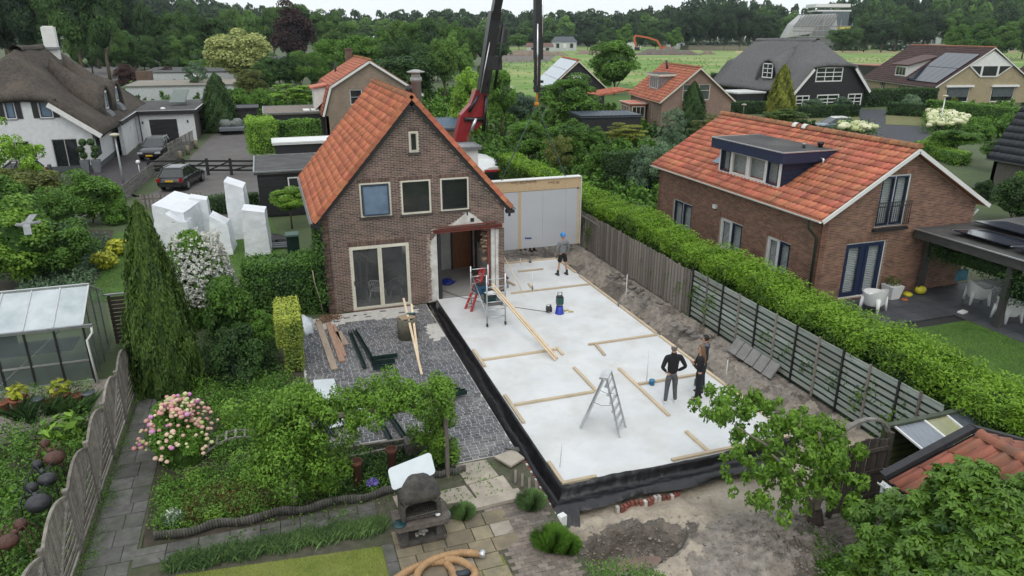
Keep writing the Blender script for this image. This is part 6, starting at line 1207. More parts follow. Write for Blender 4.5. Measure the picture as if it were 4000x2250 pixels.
me=bpy.data.meshes.new('rubble_bag');b.to_mesh(me);b.free();me.materials.append(BAGM);me.polygons.foreach_set('use_smooth',[True]*len(me.polygons));o=objmesh('rubble_bag',me,None,(-.95,-1.35,.09));tag(o,'crumpled white plastic bag beside the clipped yellow hedge','bag')
WRAP=mat('shrink_film',(.76,.78,.81),(.66,.69,.73),scale=1.8,rough=.35,bump=3,bscale=2.2,dirt=(.62,.65,.69),dscale=1.0,damt=.5)
def wrapped(lab,p,w,d,h,rz=0,slant=.25,taper=.85,sd=0):
 b=bmesh.new();rnd=random.Random(sd);bmesh.ops.create_grid(b,x_segments=1,y_segments=1,size=.5);bmesh.ops.delete(b,geom=b.verts,context='VERTS');N_,K=16,9;rings=[]
 for j in range(K+1):
  t_=j/K;ring=[]
  for i in range(N_):
   a=2*math.pi*i/N_;c_,s_=math.cos(a),math.sin(a);k_=1/max(abs(c_),abs(s_));k_=k_;x,y=c_*k_*w/2,s_*k_*d/2;f=1+(taper-1)*t_;wob=1+.022*math.sin(i*2.1+j*1.3+sd)+rnd.uniform(-.02,.02)+.02*math.sin(i*3.9+sd)*t_
   z=t_*h*(1-slant*(x/w+.5)*(t_>.8));ring.append(b.verts.new((x*f*wob,y*f*wob,z)))
  rings.append(ring)
 for j in range(K):
  for i in range(N_):b.faces.new((rings[j][i],rings[j][(i+1)%N_],rings[j+1][(i+1)%N_],rings[j+1][i]))
 b.faces.new(rings[-1]);me=bpy.data.meshes.new('wrapped_stack');b.to_mesh(me);b.free();me.materials.append(WRAP);me.polygons.foreach_set('use_smooth',[True]*len(me.polygons));o=objmesh('wrapped_stack',me,None,p);md=o.modifiers.new('e','EDGE_SPLIT');md.split_angle=R(55);o.rotation_euler=(0,0,R(rz));tag(o,lab,'wrapped stack',None)
wrapped('wide white shrink-wrapped stack, leftmost behind the flowering shrub',(-6.0,12.6,0),1.5,3.6,2.2,-12,.2,.9,1);wrapped('lower front part of the white wrapped stacks, just left of the white blossom',(-5.9,10.7,0),1.2,1.1,1.9,-10,.35,.75,2)
wrapped('middle low white wrapped stack with a pointed top',(-4.05,10.0,0),1.0,1.6,1.85,-5,.25,.7,3);wrapped('tallest white wrapped stack, standing behind the others',(-3.3,12.6,0),.95,1.6,2.95,-5,.12,.9,4);wrapped('white wrapped stack nearest the main house',(-2.45,9.3,0),1.15,1.5,2.2,-4,.08,.85,5);wrapped('small white wrapped stack hidden between the others',(-5.2,13.8,0),1.0,1.2,2.0,0,.1,.8,6)
wb=thing('wheelie_bin','dark green wheeled bin with pale lid by the side of the house','bin',(-.9,8.2,0));g=MB();g.box((-.9,8.2,.5),(.55,.6,.95));g.build('body',DG,wb);g=MB();g.box((-.9,8.15,1.02),(.6,.68,.08));g.build('lid',mat('pale_green_lid',(.10,.17,.15)),wb)
for k in range(4):g=MB();g.tube([(-2.6,9.6+k*.16,.08+.06*(k%2)),(-.9,9.4+k*.16,.08+.06*(k%2))],.06);o=g.build('grey_pipe',GREYP,None);tag(o,'long grey plastic pipe lying on the lawn beside the wrapped stack','pipe','grey pipes on the lawn')
b=bmesh.new();bmesh.ops.create_icosphere(b,subdivisions=2,radius=1);me=bpy.data.meshes.new('tarpaulin');[setattr(v,'co',Vector((v.co.x*.9,v.co.y*.6,max(0,v.co.z)*.35+.05*math.sin(v.co.x*5))))for v in b.verts];b.to_mesh(me);b.free();me.materials.append(MEM);o=objmesh('tarpaulin',me,None,(-1.9,10.9,.02));tag(o,'black tarpaulin heap on the lawn behind the ivy hedge','tarpaulin')
BBQ=mat('sooty_concrete',(.085,.078,.07),(.035,.034,.033),scale=7,rough=.9,bump=.6,dirt=(.14,.12,.1),dscale=2);bq=thing('barbecue','stone garden barbecue with arched dark hood and grill','barbecue',(.68,-13.35,0))
rzq=R(-3)
def qv(x,y,z):return Vector((.68+x,-13.3+y,z))
for x in(-.36,.36):g=MB();g.hexa([qv(x-.07,-.22,0),qv(x+.07,-.22,0),qv(x+.07,.22,0),qv(x-.07,.22,0),qv(x-.07,-.2,.5),qv(x+.07,-.2,.5),qv(x+.07,.22,.5),qv(x-.07,.22,.5)]);g.build('leg',BBQ,bq)
g=MB();g.box(qv(0,0,.10),(.95,.5,.07));g.build('base',BBQ,bq)
g=MB();g.prism([qv(-.56,-.27,.5),qv(-.5,-.34,.5),qv(.5,-.34,.5),qv(.56,-.27,.5),qv(.56,.28,.5),qv(-.56,.28,.5)],(0,0,.11));g.build('table',mat('bbq_table',(.15,.125,.11),(.08,.068,.06),scale=8,rough=.9),bq)
g=MB()
sec=lambda w,y,z:[qv(-w,-y,z),qv(w,-y,z),qv(w,y,z),qv(-w,y,z)]
for x in(-.36,.36):g.hexa([qv(x-.04,-.22,.6),qv(x+.04,-.22,.6),qv(x+.04,.24,.6),qv(x-.04,.24,.6),qv(x-.04,-.22,.98),qv(x+.04,-.22,.98),qv(x+.04,.24,.98),qv(x-.04,.24,.98)])
g.hexa([qv(-.4,.2,.6),qv(.4,.2,.6),qv(.4,.26,.6),qv(-.4,.26,.6),qv(-.4,.2,1.1),qv(.4,.2,1.1),qv(.4,.26,1.1),qv(-.4,.26,1.1)])
N_=10
for k in range(N_):
 a0,a1=math.pi*k/N_,math.pi*(k+1)/N_;p=lambda a:(-.32*math.cos(a),.95+.12*math.sin(a));(x0,z0),(x1,z1)=p(a0),p(a1);g.hexa([qv(x0,-.24,z0),qv(x1,-.24,z1),qv(x1,-.18,z1),qv(x0,-.18,z0),qv(x0*1.2,-.24,1.14),qv(x1*1.2,-.24,1.14),qv(x1*1.2,-.18,1.14),qv(x0*1.2,-.18,1.14)])
rings=[]
for z,w,y in((1.08,.43,.29),(1.2,.42,.27),(1.36,.34,.22),(1.5,.2,.15),(1.53,.12,.1)):rings.append([qv(math.copysign(abs(math.cos(a))**.6,math.cos(a))*w,math.copysign(abs(math.sin(a))**.6,math.sin(a))*y,z)for a in[2*math.pi*i/20 for i in range(20)]])
g.ring(rings);g.build('hood',BBQ,bq)
g=MB();
for k in range(16):g.beam(qv(-.3+.04*k,-.26,.72),qv(-.3+.04*k,.18,.72),.01,.012)
g.beam(qv(-.34,-.24,.74),qv(.34,-.24,.78),.012,.012);g.build('grill',mat('sooty_grill',(.22,.2,.18),(.08,.075,.07),metal=.5),bq);g=MB();g.box(qv(0,0,.66),(.62,.38,.04));g.build('ash_bed',mat('ash',(.12,.11,.1),(.03,.03,.03),scale=12),bq)
g=MB();c0=qv(-.1,.1,1.58);u_=Vector((.46,.03,.09));v_=Vector((-.02,.12,.17));pts=[]
for sx,sy in((1,1),(-1,1),(-1,-1),(1,-1)):
 for k in range(5):a=math.atan2(sy,sx)+(k-2)*math.pi/8*(1);pts.append(c0+u_*(sx*.82)+v_*(sy*.7)+u_.normalized()*math.cos(a)*.07+v_.normalized()*math.sin(a)*.07)
g.prism(pts,(0,.015,-.02));o=g.build('enamel_plate',mat('white_enamel',(.62,.68,.72),(.56,.62,.66),rough=.2),None);tag(o,'pale rounded enamel plate propped on top of the barbecue hood','plate')
g=MB();g.lathe(qv(-.46,-.22,.61),[(.13,0),(.14,.02),(.13,.035),(0,.04)],n=18);o=g.build('pan',mat('green_enamel',(.01,.045,.05),rough=.3),None);tag(o,'round dark green pan lying on the left of the barbecue table','pan')
for k in range(7):g=MB();g.ball(qv(-.1+.07*(k%4),-.1+.05*(k//3),.17+.03*(k%2)),.04 if k<6 else .09,7,5,sc=(1,.8,.8));o=g.build('stone',mat('pale_stone',(.45,.42,.38)),None);tag(o,'pale stone stored on the foot of the barbecue','stone','stones under the barbecue')
g=MB();g.ball(qv(.33,-.2,.66),.05,8,6,sc=(1.2,1,.8));o=g.build('stone',PLASTW,None);tag(o,'white pebble on the right of the barbecue table','stone');g=MB();g.lathe(qv(.52,.05,.25),[(.1,0),(.13,.2),(.0,.2)],n=12);o=g.build('bucket',GREYP,None);tag(o,'dark bucket tucked right of the barbecue leg','bucket')
HOSE=mat('tan_hose',(.42,.26,.13),(.30,.18,.09),scale=5,rough=.7);pts=[og(*p,.1)for p in((1208,1394),(1150,1398),(1095,1412),(1062,1432),(1050,1460),(1075,1490),(1130,1500),(1180,1470),(1195,1445),(1160,1418),(1120,1412))];pts2=[og(*p,.1)for p in((1120,1412),(1070,1418),(1020,1440),(985,1470),(1000,1500),(1060,1515),(1130,1480),(1140,1440),(1112,1405))]
def spline(P,n=14):
 out=[]
 for i in range(len(P)-1):
  p0,p1,p2,p3=P[max(i-1,0)],P[i],P[i+1],P[min(i+2,len(P)-1)]
  for k in range(n):t_=k/n;out.append(.5*((2*p1)+(p2-p0)*t_+(2*p0-5*p1+4*p2-p3)*t_*t_+(3*p1-p0-3*p2+p3)*t_**3))
 return out+[P[-1]]
ht=thing('suction_hose','coiled ribbed tan suction hose lying at the bottom edge','hose',(.9,-14.6,0))
for P,dz in((pts,.06),(pts2,.0)):S=spline(P,24);g=MB();S=[p+UP*(dz if k>20 else dz*k/20+.0)for k,p in enumerate(S)];g.tube(S,[.075 if k%4<2 else .068 for k in range(len(S))],14);g.build('hose',HOSE,ht)
g=MB();e=pts[0];d_=(pts[0]-pts[1]).normalized();g.tube([e-d_*.02,e+d_*.1],.088,16);g.build('coupling',GALV,ht)
g=MB();g.tube([og(1140,1449,.08),og(1190,1440,.1)],.08,12);o=g.build('hose_coupling',mat('dark_coupling',(.03,.04,.055),rough=.5),None);tag(o,'dark plastic hose coupling inside the tan hose coil','coupling')
for k,(x,y,h)in enumerate(((-1.18,-11.06,.66),(-.33,-11.17,.74),(.49,-10.98,.78))):
 g=MB();g.lathe((x,y,0),[(.105,0),(.105,h-.09),(.14,h-.08),(.14,h),(.115,h),(.105,h-.05),(0,h-.06)],n=18);o=g.build('chimney_pot',mat('dark_terracotta',(.15,.055,.035),(.09,.035,.025),scale=6,rough=.8),None);tag(o,('left','middle','right')[k]+' one of three tall dark red clay pipes in the flower bed','clay pipe')
lb=thing('wooden_bridge','little arched ladder-like wooden bridge in the garden bed','garden ornament',(-3.1,-8.6,0))
arc=lambda t_,o_:Vector((-3.86+1.5*t_,-8.78+.35*t_+o_,.06+.3*math.sin(math.pi*t_)))
for o_ in(0,.34):g=MB();P=[arc(k/12,o_)for k in range(13)];[g.beam(p,q,.03,.045)for p,q in zip(P[:-1],P[1:])];g.build('rail',GREYWOOD,lb)
for k in range(1,7):g=MB();g.beam(arc(k/7,-.04)+UP*.03,arc(k/7,.38)+UP*.03,.05,.03);g.build('rung',GREYWOOD,lb)
EDG=mat('palisade_edging',(.13,.12,.11),(.07,.068,.062),scale=6,rough=.9,var=.2,dirt=(.05,.07,.035));be=thing('bed_edging','wavy dark concrete edging along the flower bed','edging',(-2,-11.7,0))
for k in range(92):x=-4.5+k*.056;y=-11.66+.06*math.sin(x*5.2)+.0*x;g=MB();g.lathe((x,y,0),[(.034,0),(.034,.2+.02*math.sin(x*9)),(.0,.22)],n=6);g.build('palisade',EDG,be)
for k in range(16):x=1.3+k*.056;g=MB();g.lathe((x,-11.35-.02*k*0+.03*math.sin(k),0),[(.034,0),(.034,.18),(0,.19)],n=6);g.build('palisade',EDG,be)
for a,b,l_ in(((-1.15,-9.55),(1.85,-9.75),'grey edging board right against the patio blocks'),((-1.2,-10.1),(1.2,-9.95),'second grey edging board, nearer the clay pipes')):g=MB();g.beam((*a,.09),(*b,.09),.07,.18);o=g.build('bed_board',OLDWOOD,None);tag(o,l_,'edging','boards edging the flower bed')
g=MB();g.box((1.15,-10.15,.2),(.42,.4,.4));o=g.build('stone_block',mat('purplish_stone',(.14,.115,.115),(.08,.07,.07),scale=7,bump=.5),None);tag(o,'dark purplish stone block behind the barbecue','stone')
PNL=mat('panel_foil',(.47,.485,.515),(.44,.455,.485),scale=.8,rough=.45);OSB=mat('osb',(.56,.43,.27),(.42,.30,.18),scale=16,rough=.8,stretch=(1,1,2.5),dirt=(.58,.43,.25),dscale=5)
PY=4.45;c1,c2,c3,c4=ony(1462*O,443*O,PY),ony(1453*O,612*O,PY),ony(1272*O,618*O,PY),ony(1462*O,472*O,PY)
xa,xb_,za,zb_=6.95,c1.x,c2.z,c1.z;pz=c4.z
pt=thing('wall_panel','prefab grey foil wall panel with strand board strip hanging from the crane','wall panel',((xa+xb_)/2,PY,za))
g=MB();g.box(((xa+xb_)/2,PY+.15,(za+zb_)/2),(xb_-xa,.28,zb_-za));g.build('core',mat('panel_edge',(.52,.45,.33)),pt)
seams=[xa,9.0,10.15,11.3,xb_-.16];
for p,q in zip(seams[:-1],seams[1:]):g=MB();g.box(((p+q)/2,PY,(za+pz)/2),(q-p-.006,.02,pz-za));g.build('foil_sheet',PNL,pt)
g=MB();g.box(((xa+xb_)/2,PY-.01,(pz+zb_)/2),(xb_-xa,.03,zb_-pz-.05));g.build('strand_board',OSB,pt);g=MB();g.box(((xa+xb_)/2,PY+.1,zb_),(xb_-xa,.36,.04));g.box((xb_,PY+.1,(za+zb_)/2),(.03,.36,zb_-za));g.build('edge_trim',WHITE,pt)
sx=ony(1307*O,540*O,PY).x;g=MB();g.box((sx,PY-.018,(za+pz)/2),(.13,.012,pz-za));g.build('strand_board',OSB,pt);g=MB();g.box((xb_-.1,PY-.014,(za+pz)/2),(.14,.012,pz-za));g.build('tape',mat('beige_tape',(.55,.47,.34)),pt)
for k in range(4):p=ony((1322+k*4.2)*O,599*O,PY);g=MB();g.ring([[p+Vector((math.cos(a)*.042,-.016-d_,math.sin(a)*.042))for a in[j*math.pi/6 for j in range(12)]]for d_ in(0,.006)]);g.build('sticker',mat('blue_sticker',(.01,.03,.22)),pt)
def text(s,p,h,m,parent,rot,ext=.002,name='lettering',sx_=1):
 cu=bpy.data.curves.new(name,'FONT');cu.body=s;cu.size=h;cu.extrude=ext;cu.align_x='CENTER';cu.align_y='CENTER';o=bpy.data.objects.new(name,cu);COL.objects.link(o)
 dg=bpy.context.evaluated_depsgraph_get();me=bpy.data.meshes.new_from_object(o.evaluated_get(dg));bpy.data.objects.remove(o);me.materials.clear();me.materials.append(m);o=bpy.data.objects.new(name,me);COL.objects.link(o);o.parent=parent;o.location=Vector(p)-wloc(parent)if parent else Vector(p);o.rotation_euler=rot;o.scale=(sx_,1,1);return o
INK=mat('board_ink',(.12,.05,.025))
for s,uo,w in(('SB Zero',1393,1),('SterlingOSB Zero',1318,1)):p=ony(uo*O,459*O,PY-.03);text(s,p,.17,INK,pt,(R(90),R(180),0),name='lettering')
g=MB();p=ony(1454*O,473*O,PY-.02);g.box(p,(.1,.01,.06));g.build('sticker',DG,pt)
CR=thing('loader_crane','black and red loader crane with telescopic boom and vertical jib','crane',(12.3,19,0));CRED=mat('crane_red',(.28,.012,.018),(.2,.01,.014),rough=.35);CBLK=mat('crane_black',(.016,.016,.018),(.01,.01,.012),rough=.35);CY=18.0
def cr_(u,v,y=CY):return ony(u*O,v*O,y)
a,b_=cr_(1163,352),cr_(1200,240);top1,top2=cr_(1218,190),cr_(1262,-60,17.5);top3=cr_(1275,-160,17)
g=MB();g.prism([cr_(1145,355),cr_(1160,290),cr_(1185,262),cr_(1198,225),cr_(1228,232),cr_(1222,300),cr_(1200,325),cr_(1182,330),cr_(1170,357)],(0,.7,0));g.build('knuckle',CRED,CR)
g=MB();g.tube([cr_(1185,330,CY-.15),cr_(1197,298,CY-.15)],.11,10);g.build('cylinder_rod',GALV,CR);g=MB();g.tube([cr_(1168,300,CY-.1),cr_(1215,300,CY-.1)],.13,10);g.tube([cr_(1180,282,CY-.1),cr_(1204,240,CY-.1)],.1,8);g.tube([cr_(1224,240,CY-.1),cr_(1216,330,CY-.1)],.12,8);g.build('hydraulics',CBLK,CR)
for k,(p,q,w)in enumerate(((cr_(1214,232),cr_(1245,30,17.7),.62),(cr_(1240,65,17.7),cr_(1270,-90,17.2),.48),(cr_(1268,-80,17.2),cr_(1300,-300,16.5),.36))):g=MB();g.beam(p,q,w,w*1.1,up=(0,1,0));g.build('boom_section',CBLK,CR)
g=MB();g.tube([cr_(1240,150,CY-.4),cr_(1262,60,CY-.6)],.06);g.tube([cr_(1226,215,CY-.4),cr_(1240,150,CY-.4)],.05);g.build('hose_reel',mat('hose_black',(.03,.03,.03)),CR);g=MB();g.tube([cr_(1244,225,CY-.3),cr_(1268,60,CY-.6)],.09);g.build('outer_cylinder',CBLK,CR);g=MB();g.tube([cr_(1208,235,CY-.45),cr_(1232,105,CY-.5)],.035);g.build('pipe',GALV,CR)
for(u0,v0),(u1,v1)in(((1222,160),(1262,158)),((1234,85),(1275,92))):g=MB();g.beam(cr_(u0,v0,17.6),cr_(u1,v1,17.6),.2,.8);g.build('bracket',CBLK,CR)
q=cr_(1166,350);g=MB();g.box((q.x,CY+.4,q.z/2),(.45,.6,q.z));g.build('column',CRED,CR)
tk=thing('truck','white truck with rounded roof and red stripes behind the house','truck',(12.7,21,0));g=MB();zt=ony(1235*O,412*O,20.5).z;g.ring([[Vector((xx,yy,z))for xx,yy,z in((11.55,y,.5),(13.75,y,.5),(13.8,y,zt*.75),(13.55,y,zt*.93),(13.1,y,zt*.99),(12.2,y,zt*1.0),(11.7,y,zt*.9),(11.5,y,zt*.7))]for y in(19.2,19.5,22.5,25)]);g.build('cab',PLASTW,tk);g=MB();g.box((12.6,19.15,zt*.6),(1.9,.12,.6));g.build('windscreen',GLASS,tk)
g=MB();g.box((12.6,19.12,zt*.86),(1.7,.1,.12));g.build('stripe',mat('red_stripe',(.45,.02,.02)),tk)
for x in(11.6,13.6):
 for y in(20,24):g=MB();g.ring([[Vector((x+dx,y+math.cos(a)*.5,.5+math.sin(a)*.5))for a in[j*math.pi/8 for j in range(16)]]for dx in(-.14,.14)]);g.build('wheel',BLACKP,tk)
jy=7.5;JB=thing('crane_jib','long black hydraulic jib hanging vertically with hook block over the panel','crane jib',(12.2,jy,8))
def jr(u,v):return ony(u*O,v*O,jy)
for(u0,v0),(u1,v1),w in(((1354,-30),(1354,150),.36),((1352,140),(1351,232),.25)):g=MB();g.beam(jr(u0,v0),jr(u1,v1),w,w,up=(0,1,0));g.build('boom_section',CBLK,JB)
g=MB();g.tube([jr(1348,60)-Y1*.25,jr(1348,215)-Y1*.2],.035,8);g.tube([jr(1361,-20)-Y1*.2,jr(1361,95)-Y1*.2],.04,8);g.build('cylinder_rod',mat('chrome_rod',(.7,.71,.73),metal=.8,rough=.2),JB)
for v in(92,108,205,222):g=MB();g.beam(jr(1344,v),jr(1364,v),.34,.12);g.build('bracket',CBLK,JB)
g=MB();g.tube([jr(1351,232),jr(1350,262)],.05);g.ball(jr(1350,262),.12);g.build('hook_block',mat('yellow_hook',(.5,.22,.02)),JB)
hk=jr(1350,265);
for k,(x,y)in enumerate(((8.2,PY+.1),(11.3,PY+.1),(8.2,PY+.2),(11.3,PY+.2))):
 g=MB();g.tube([hk,Vector((x,y,zb_))],.014,5);g.build('sling',mat('sling_blue',(.05,.07,.10)),JB)
TS=thing('scaffold_tower','aluminium rolling scaffold tower with tools on its platform','scaffold',(5.45,-2.2,.1));X0s,X1s,Ya,Yb=5.13,5.80,-3.27,-1.2;ha,hb_=hp((5.4,Ya,0),690*O),hp((5.4,Yb,0),668*O)
for(y,h)in((Ya,ha),(Yb,hb_)):
 for x in(X0s,X1s):
  g=MB();g.tube([(x,y,.24),(x,y,h)],.026,8);g.build('upright',GALV,TS)
  w=MB();w.ring([[Vector((x+dx,y+math.cos(a)*.075,.18+math.sin(a)*.075))for a in[j*math.pi/8 for j in range(16)]]for dx in(-.022,.022)]);w.build('castor',BLACKP,TS);g=MB();g.box((x,y,.25),(.06,.06,.06));g.build('castor_fork',GALV,TS)
 for z in np.arange(.45,h-.02,.28):g=MB();g.tube([(X0s,y,z),(X1s,y,z)],.018,6);g.build('rung',GALV,TS)
for a,b_ in(((X0s,Ya,.5),(X0s,Yb,1.5)),((X1s,Ya,1.5),(X1s,Yb,.5)),((X0s,Ya,1.2),(X1s,Yb,1.2))):g=MB();g.tube([a,b_],.016,6);g.build('brace',GALV,TS)
g=MB();g.box(((X0s+X1s)/2,(Ya+Yb)/2,.86),(.6,1.95,.04));g.build('platform',mat('platform_ply',(.14,.13,.13)),TS)
for k,(x,y,d_,m_,lab)in enumerate(((5.35,-2.9,(.34,.26,.2),mat('teal_case',(.008,.06,.065),rough=.4),'teal power tool case nearest the front of the scaffold platform'),(5.5,-2.45,(.36,.3,.16),MATS['teal_case'],'teal open tool case in the middle of the scaffold platform'),(5.35,-1.9,(.4,.36,.32),mat('blue_tub',(.03,.10,.18),rough=.5),'blue grey tub at the back of the scaffold platform'),(5.62,-2.15,(.2,.22,.14),mat('pink_box',(.35,.12,.14)),'small pink packet on the scaffold platform'))):
 t=thing('tool_case' if k<2 else('tub' if k==2 else 'packet'),lab,'tool case' if k<2 else 'box',(x,y,.88));g=MB();g.box((x,y,.88+d_[2]/2),d_,.2);g.build('body',m_,t);g=MB();g.box((x,y,.88+d_[2]+.012),(d_[0]*.95,d_[1]*.95,.02),.2);g.build('lid',BLACKP if k!=1 else PLASTW,t);g=MB();g.box((x,y-d_[1]/2-.01,.9+d_[2]*.5),(.12,.02,.03),.2);g.build('handle',BLACKP,t)
rl=thing('step_ladder','red folding ladder standing beside the scaffold tower','ladder',(5.05,-1.2,.1));REDM=mat('ladder_red',(.42,.02,.02),(.32,.015,.015),rough=.4);a0,a1=Vector((4.85,-1.35,.1)),Vector((4.98,-1.7,.1));t0=ony(1212*O,672*O,-1.0)
for p in(a0,a1):g=MB();g.beam(p,t0+(p-a0)*.5,.09,.04);g.build('rail',REDM,rl)
for k in range(1,7):p=a0.lerp(t0,k/7);q=a1.lerp(t0+(a1-a0)*.5,k/7);g=MB();g.beam(p,q,.07,.03);g.build('step',GALV,rl)
for k in range(3):
 a=Vector((5.42+.06*k,-2.9+.12*k,1.45+.03*(k%2)));b_=Vector((6.36+.065*k,-6.6+.07*k,.14+.02*(k%2)));g=MB();g.beam(a,b_,.05,.05);o=g.build('timber_beam',TIMBER,None);tag(o,'long new pine timber sloping from the scaffold down to the slab','timber','long timbers leaning on the scaffold')
AL=thing('step_ladder','silver double-sided aluminium stepladder standing on the white slab','ladder',(6.0,-10.7,.1));A1,A2,B1,B2=Vector((5.47,-10.55,.1)),Vector((5.83,-10.12,.1)),Vector((6.24,-11.27,.1)),Vector((6.62,-10.87,.1));T1,T2=Vector((5.88,-10.93,1.66)),Vector((6.2,-10.52,1.66))
for p,q in((A1,T1),(A2,T2),(B1,T1+Vector((.06,-.05,0))),(B2,T2+Vector((.06,-.05,0)))):g=MB();g.beam(p,q,.075,.03,up=(1,0,0));g.build('rail',GALV,AL)
for(p,q,r_,s_)in((A1,A2,T1,T2),(B1,B2,T1,T2)):
 for k in range(1,7):g=MB();g.beam(p.lerp(r_,k/7),q.lerp(s_,k/7),.085,.025);g.build('step',GALV,AL)
g=MB();g.beam(T1,T2,.22,.06);g.build('top_cap',GALV,AL);g=MB();m1,m2=A1.lerp(T1,.55),B1.lerp(T1,.55);g.tube([m1,(m1+m2)/2-UP*.06,m2],.007,5);m1,m2=A2.lerp(T2,.6),B2.lerp(T2,.6);g.tube([m1,(m1+m2)/2-UP*.06,m2],.007,5);g.build('safety_strap',GREYP,AL)
bk=thing('bucket','upturned bright blue bucket on the slab','bucket',(8.02,-2.9,.1));g=MB();g.lathe((8.02,-2.9,.1),[(.165,0),(.165,.03),(.155,.03),(.125,.29),(0,.29)],n=20);g.build('tub',mat('bucket_blue',(.012,.04,.40),rough=.35),bk)
ml=thing('laser_level','dark green construction laser case with handle on the blue bucket','laser level',(8.02,-2.9,.39));g=MB();g.lathe((8.02,-2.9,.39),[(.08,0),(.08,.05),(.13,.06),(.13,.09)],n=12);g.build('base',GREYP,ml);g=MB();g.box((8.02,-2.9,.61),(.23,.2,.26));g.build('case',mat('metabo_green',(.012,.07,.06),rough=.4),ml);g=MB();g.box((8.02,-2.9,.76),(.2,.18,.05));g.build('cap',BLACKP,ml);g=MB();g.tube([(7.94,-2.9,.78),(7.94,-2.9,.92),(8.1,-2.9,.92),(8.1,-2.9,.78)],.018,8);g.build('handle',BLACKP,ml)
cr2=thing('cable_reel','small black cable reel standing on the slab','cable reel',(7.68,-2.7,.1))
for dx in(-.07,.07):g=MB();g.ring([[Vector((7.68+dx+e_,-2.7+math.cos(a)*.13,.25+math.sin(a)*.13))for a in[j*math.pi/9 for j in range(18)]]for e_ in(-.008,.008)]);g.build('disc',BLACKP,cr2)
g=MB();g.tube([(7.62,-2.7,.25),(7.74,-2.7,.25)],.1,12);g.build('cable',mat('cable_dark',(.06,.05,.05)),cr2);g=MB();g.tube([(7.6,-2.62,.11),(7.6,-2.7,.42),(7.76,-2.7,.42),(7.76,-2.62,.11)],.012);g.build('frame',GREYP,cr2)
g=MB();g.tube([Vector(p)for p in((4.5,.9,.115),(5.0,-.1,.112),(5.6,-.9,.112),(6.3,-1.5,.112),(7.0,-2.1,.112),(7.6,-2.65,.13))],.009,6);o=g.build('cable',BLACKP,None);tag(o,'thin black power cable running across the slab to the reel','cable')
for x,y,a in((8.32,-2.75,.3),(8.45,-2.9,-.4)):g=MB();M=Matrix.Translation((x,y,.12))@Matrix.Rotation(a,4,'Z');g.box(0,(.13,.09,.03),M=M);[g.box(0,(.07,.018,.022),M=M@Matrix.Translation((.09,-.035+.023*k,0)))for k in range(4)];g.box(0,(.05,.02,.022),M=M@Matrix.Translation((.0,.06,0))@Matrix.Rotation(.8,4,'Z'));o=g.build('work_glove',mat('yellow_glove',(.5,.42,.16)),None);tag(o,'yellowish work glove lying beside the blue bucket','glove','work gloves beside the bucket')
for k in range(2):g=MB();g.beam((7.25+.15*k,2.9,.13),(7.5-.25*k,1.6,.13),.05,.05);o=g.build('timber_offcut',TIMBER,None);tag(o,'short timber offcut lying by the house corner on the slab','timber','timber offcuts by the house corner')
g=MB();g.tube([(6.95,.8,1.55),(7.5,-.3,.1)],.02,6);o=g.build('wooden_stick',TIMBER,None);tag(o,'thin wooden stick leaning on the house corner','stick')
g=MB();g.tube([(7.05,.8,.1),(7.05,.8,.5),(7.25,.75,.35)],.05);g.ball((7.05,.8,.55),.1);o=g.build('pipe_fitting',RUST,None);tag(o,'rust red pipe fitting standing at the house corner','pipe fitting')
def blob(name,lab,cat,p,d,m,sd=1,am=.16):
 b=bmesh.new();bmesh.ops.create_icosphere(b,subdivisions=3,radius=1)
 for v in b.verts:n_=math.sin(v.co.x*5+sd)*am+math.sin(v.co.y*8+v.co.z*5+sd)*am*.7;v.co=Vector((v.co.x*d[0]*(1+n_),v.co.y*d[1]*(1+n_),max(v.co.z,-.1)*d[2]*(1+n_)))
 me=bpy.data.meshes.new(name);b.to_mesh(me);b.free();me.materials.append(m);me.polygons.foreach_set('use_smooth',[True]*len(me.polygons));o=objmesh(name,me,None,p);tag(o,lab,cat)
blob('blue_tarpaulin','crumpled blue tarpaulin on the room floor','tarpaulin',(4.85,1.7,.13),(.42,.3,.14),mat('tarp_blue',(.012,.03,.22),rough=.4));blob('white_sack','white plastic sack slumped against the room wall','sack',(4.6,3.0,.15),(.3,.25,.7),BAGM,3)
def garden_chair(lab,p,rz,m,w=.55,shell=False,group=None):
 t=thing('garden_chair',lab,'chair',(0,0,0),group);g=MB()
 if shell:
  rings=[];N_=18
  for z,r,o_ in((.2,.25,0),(.3,.30,0),(.54,.34,.0)):rings.append([(math.cos(a)*r,math.sin(a)*r*.95,z+(.0 if z<.5 else .16*max(0,math.sin(a))))for a in[2*math.pi*i/N_ for i in range(N_)]])
  g.ring(rings,cap=False);rings=[[(x*.9,y*.9,z)for x,y,z in rr]for rr in rings];g.ring([rings[2],rings[1],rings[0]],cap=False);g.lathe((0,0,.3),[(0,0),(.27,.01),(.27,.05),(0,.05)],n=18);g.build('shell',m,t)
  for sx in(-1,1):
   for sy in(-1,1):g=MB();g.tube([(sx*.2,sy*.2,.42),(sx*.25,sy*.25,0)],[.07,.03],6);g.build('leg',m,t)
 else:
  g.box((0,0,.42),(.46,.44,.03));g.build('seat',m,t)
  for k in range(6):g=MB();x=-.18+.072*k;g.tube([(x,.2,.43),(x*1.15,.26,.82-.03*abs(k-2.5))],.013,6);g.build('back_slat',m,t)
  g=MB();g.tube([(-.25,.22,.42),(-.26,.27,.76),(-.15,.28,.86),(.15,.28,.86),(.26,.27,.76),(.25,.22,.42)],.02,6);g.build('back_frame',m,t)
  for sx in(-1,1):
   g=MB();g.tube([(sx*.25,.22,.62),(sx*.27,-.15,.62),(sx*.25,-.22,.45)],.02,6);g.build('armrest',m,t)
   for sy in(-1,1):g=MB();g.tube([(sx*.2,sy*.19,.42),(sx*.26,sy*.26,0)],.022,6);g.build('leg',m,t)
 t.location=p;t.rotation_euler=(0,0,R(rz));return t
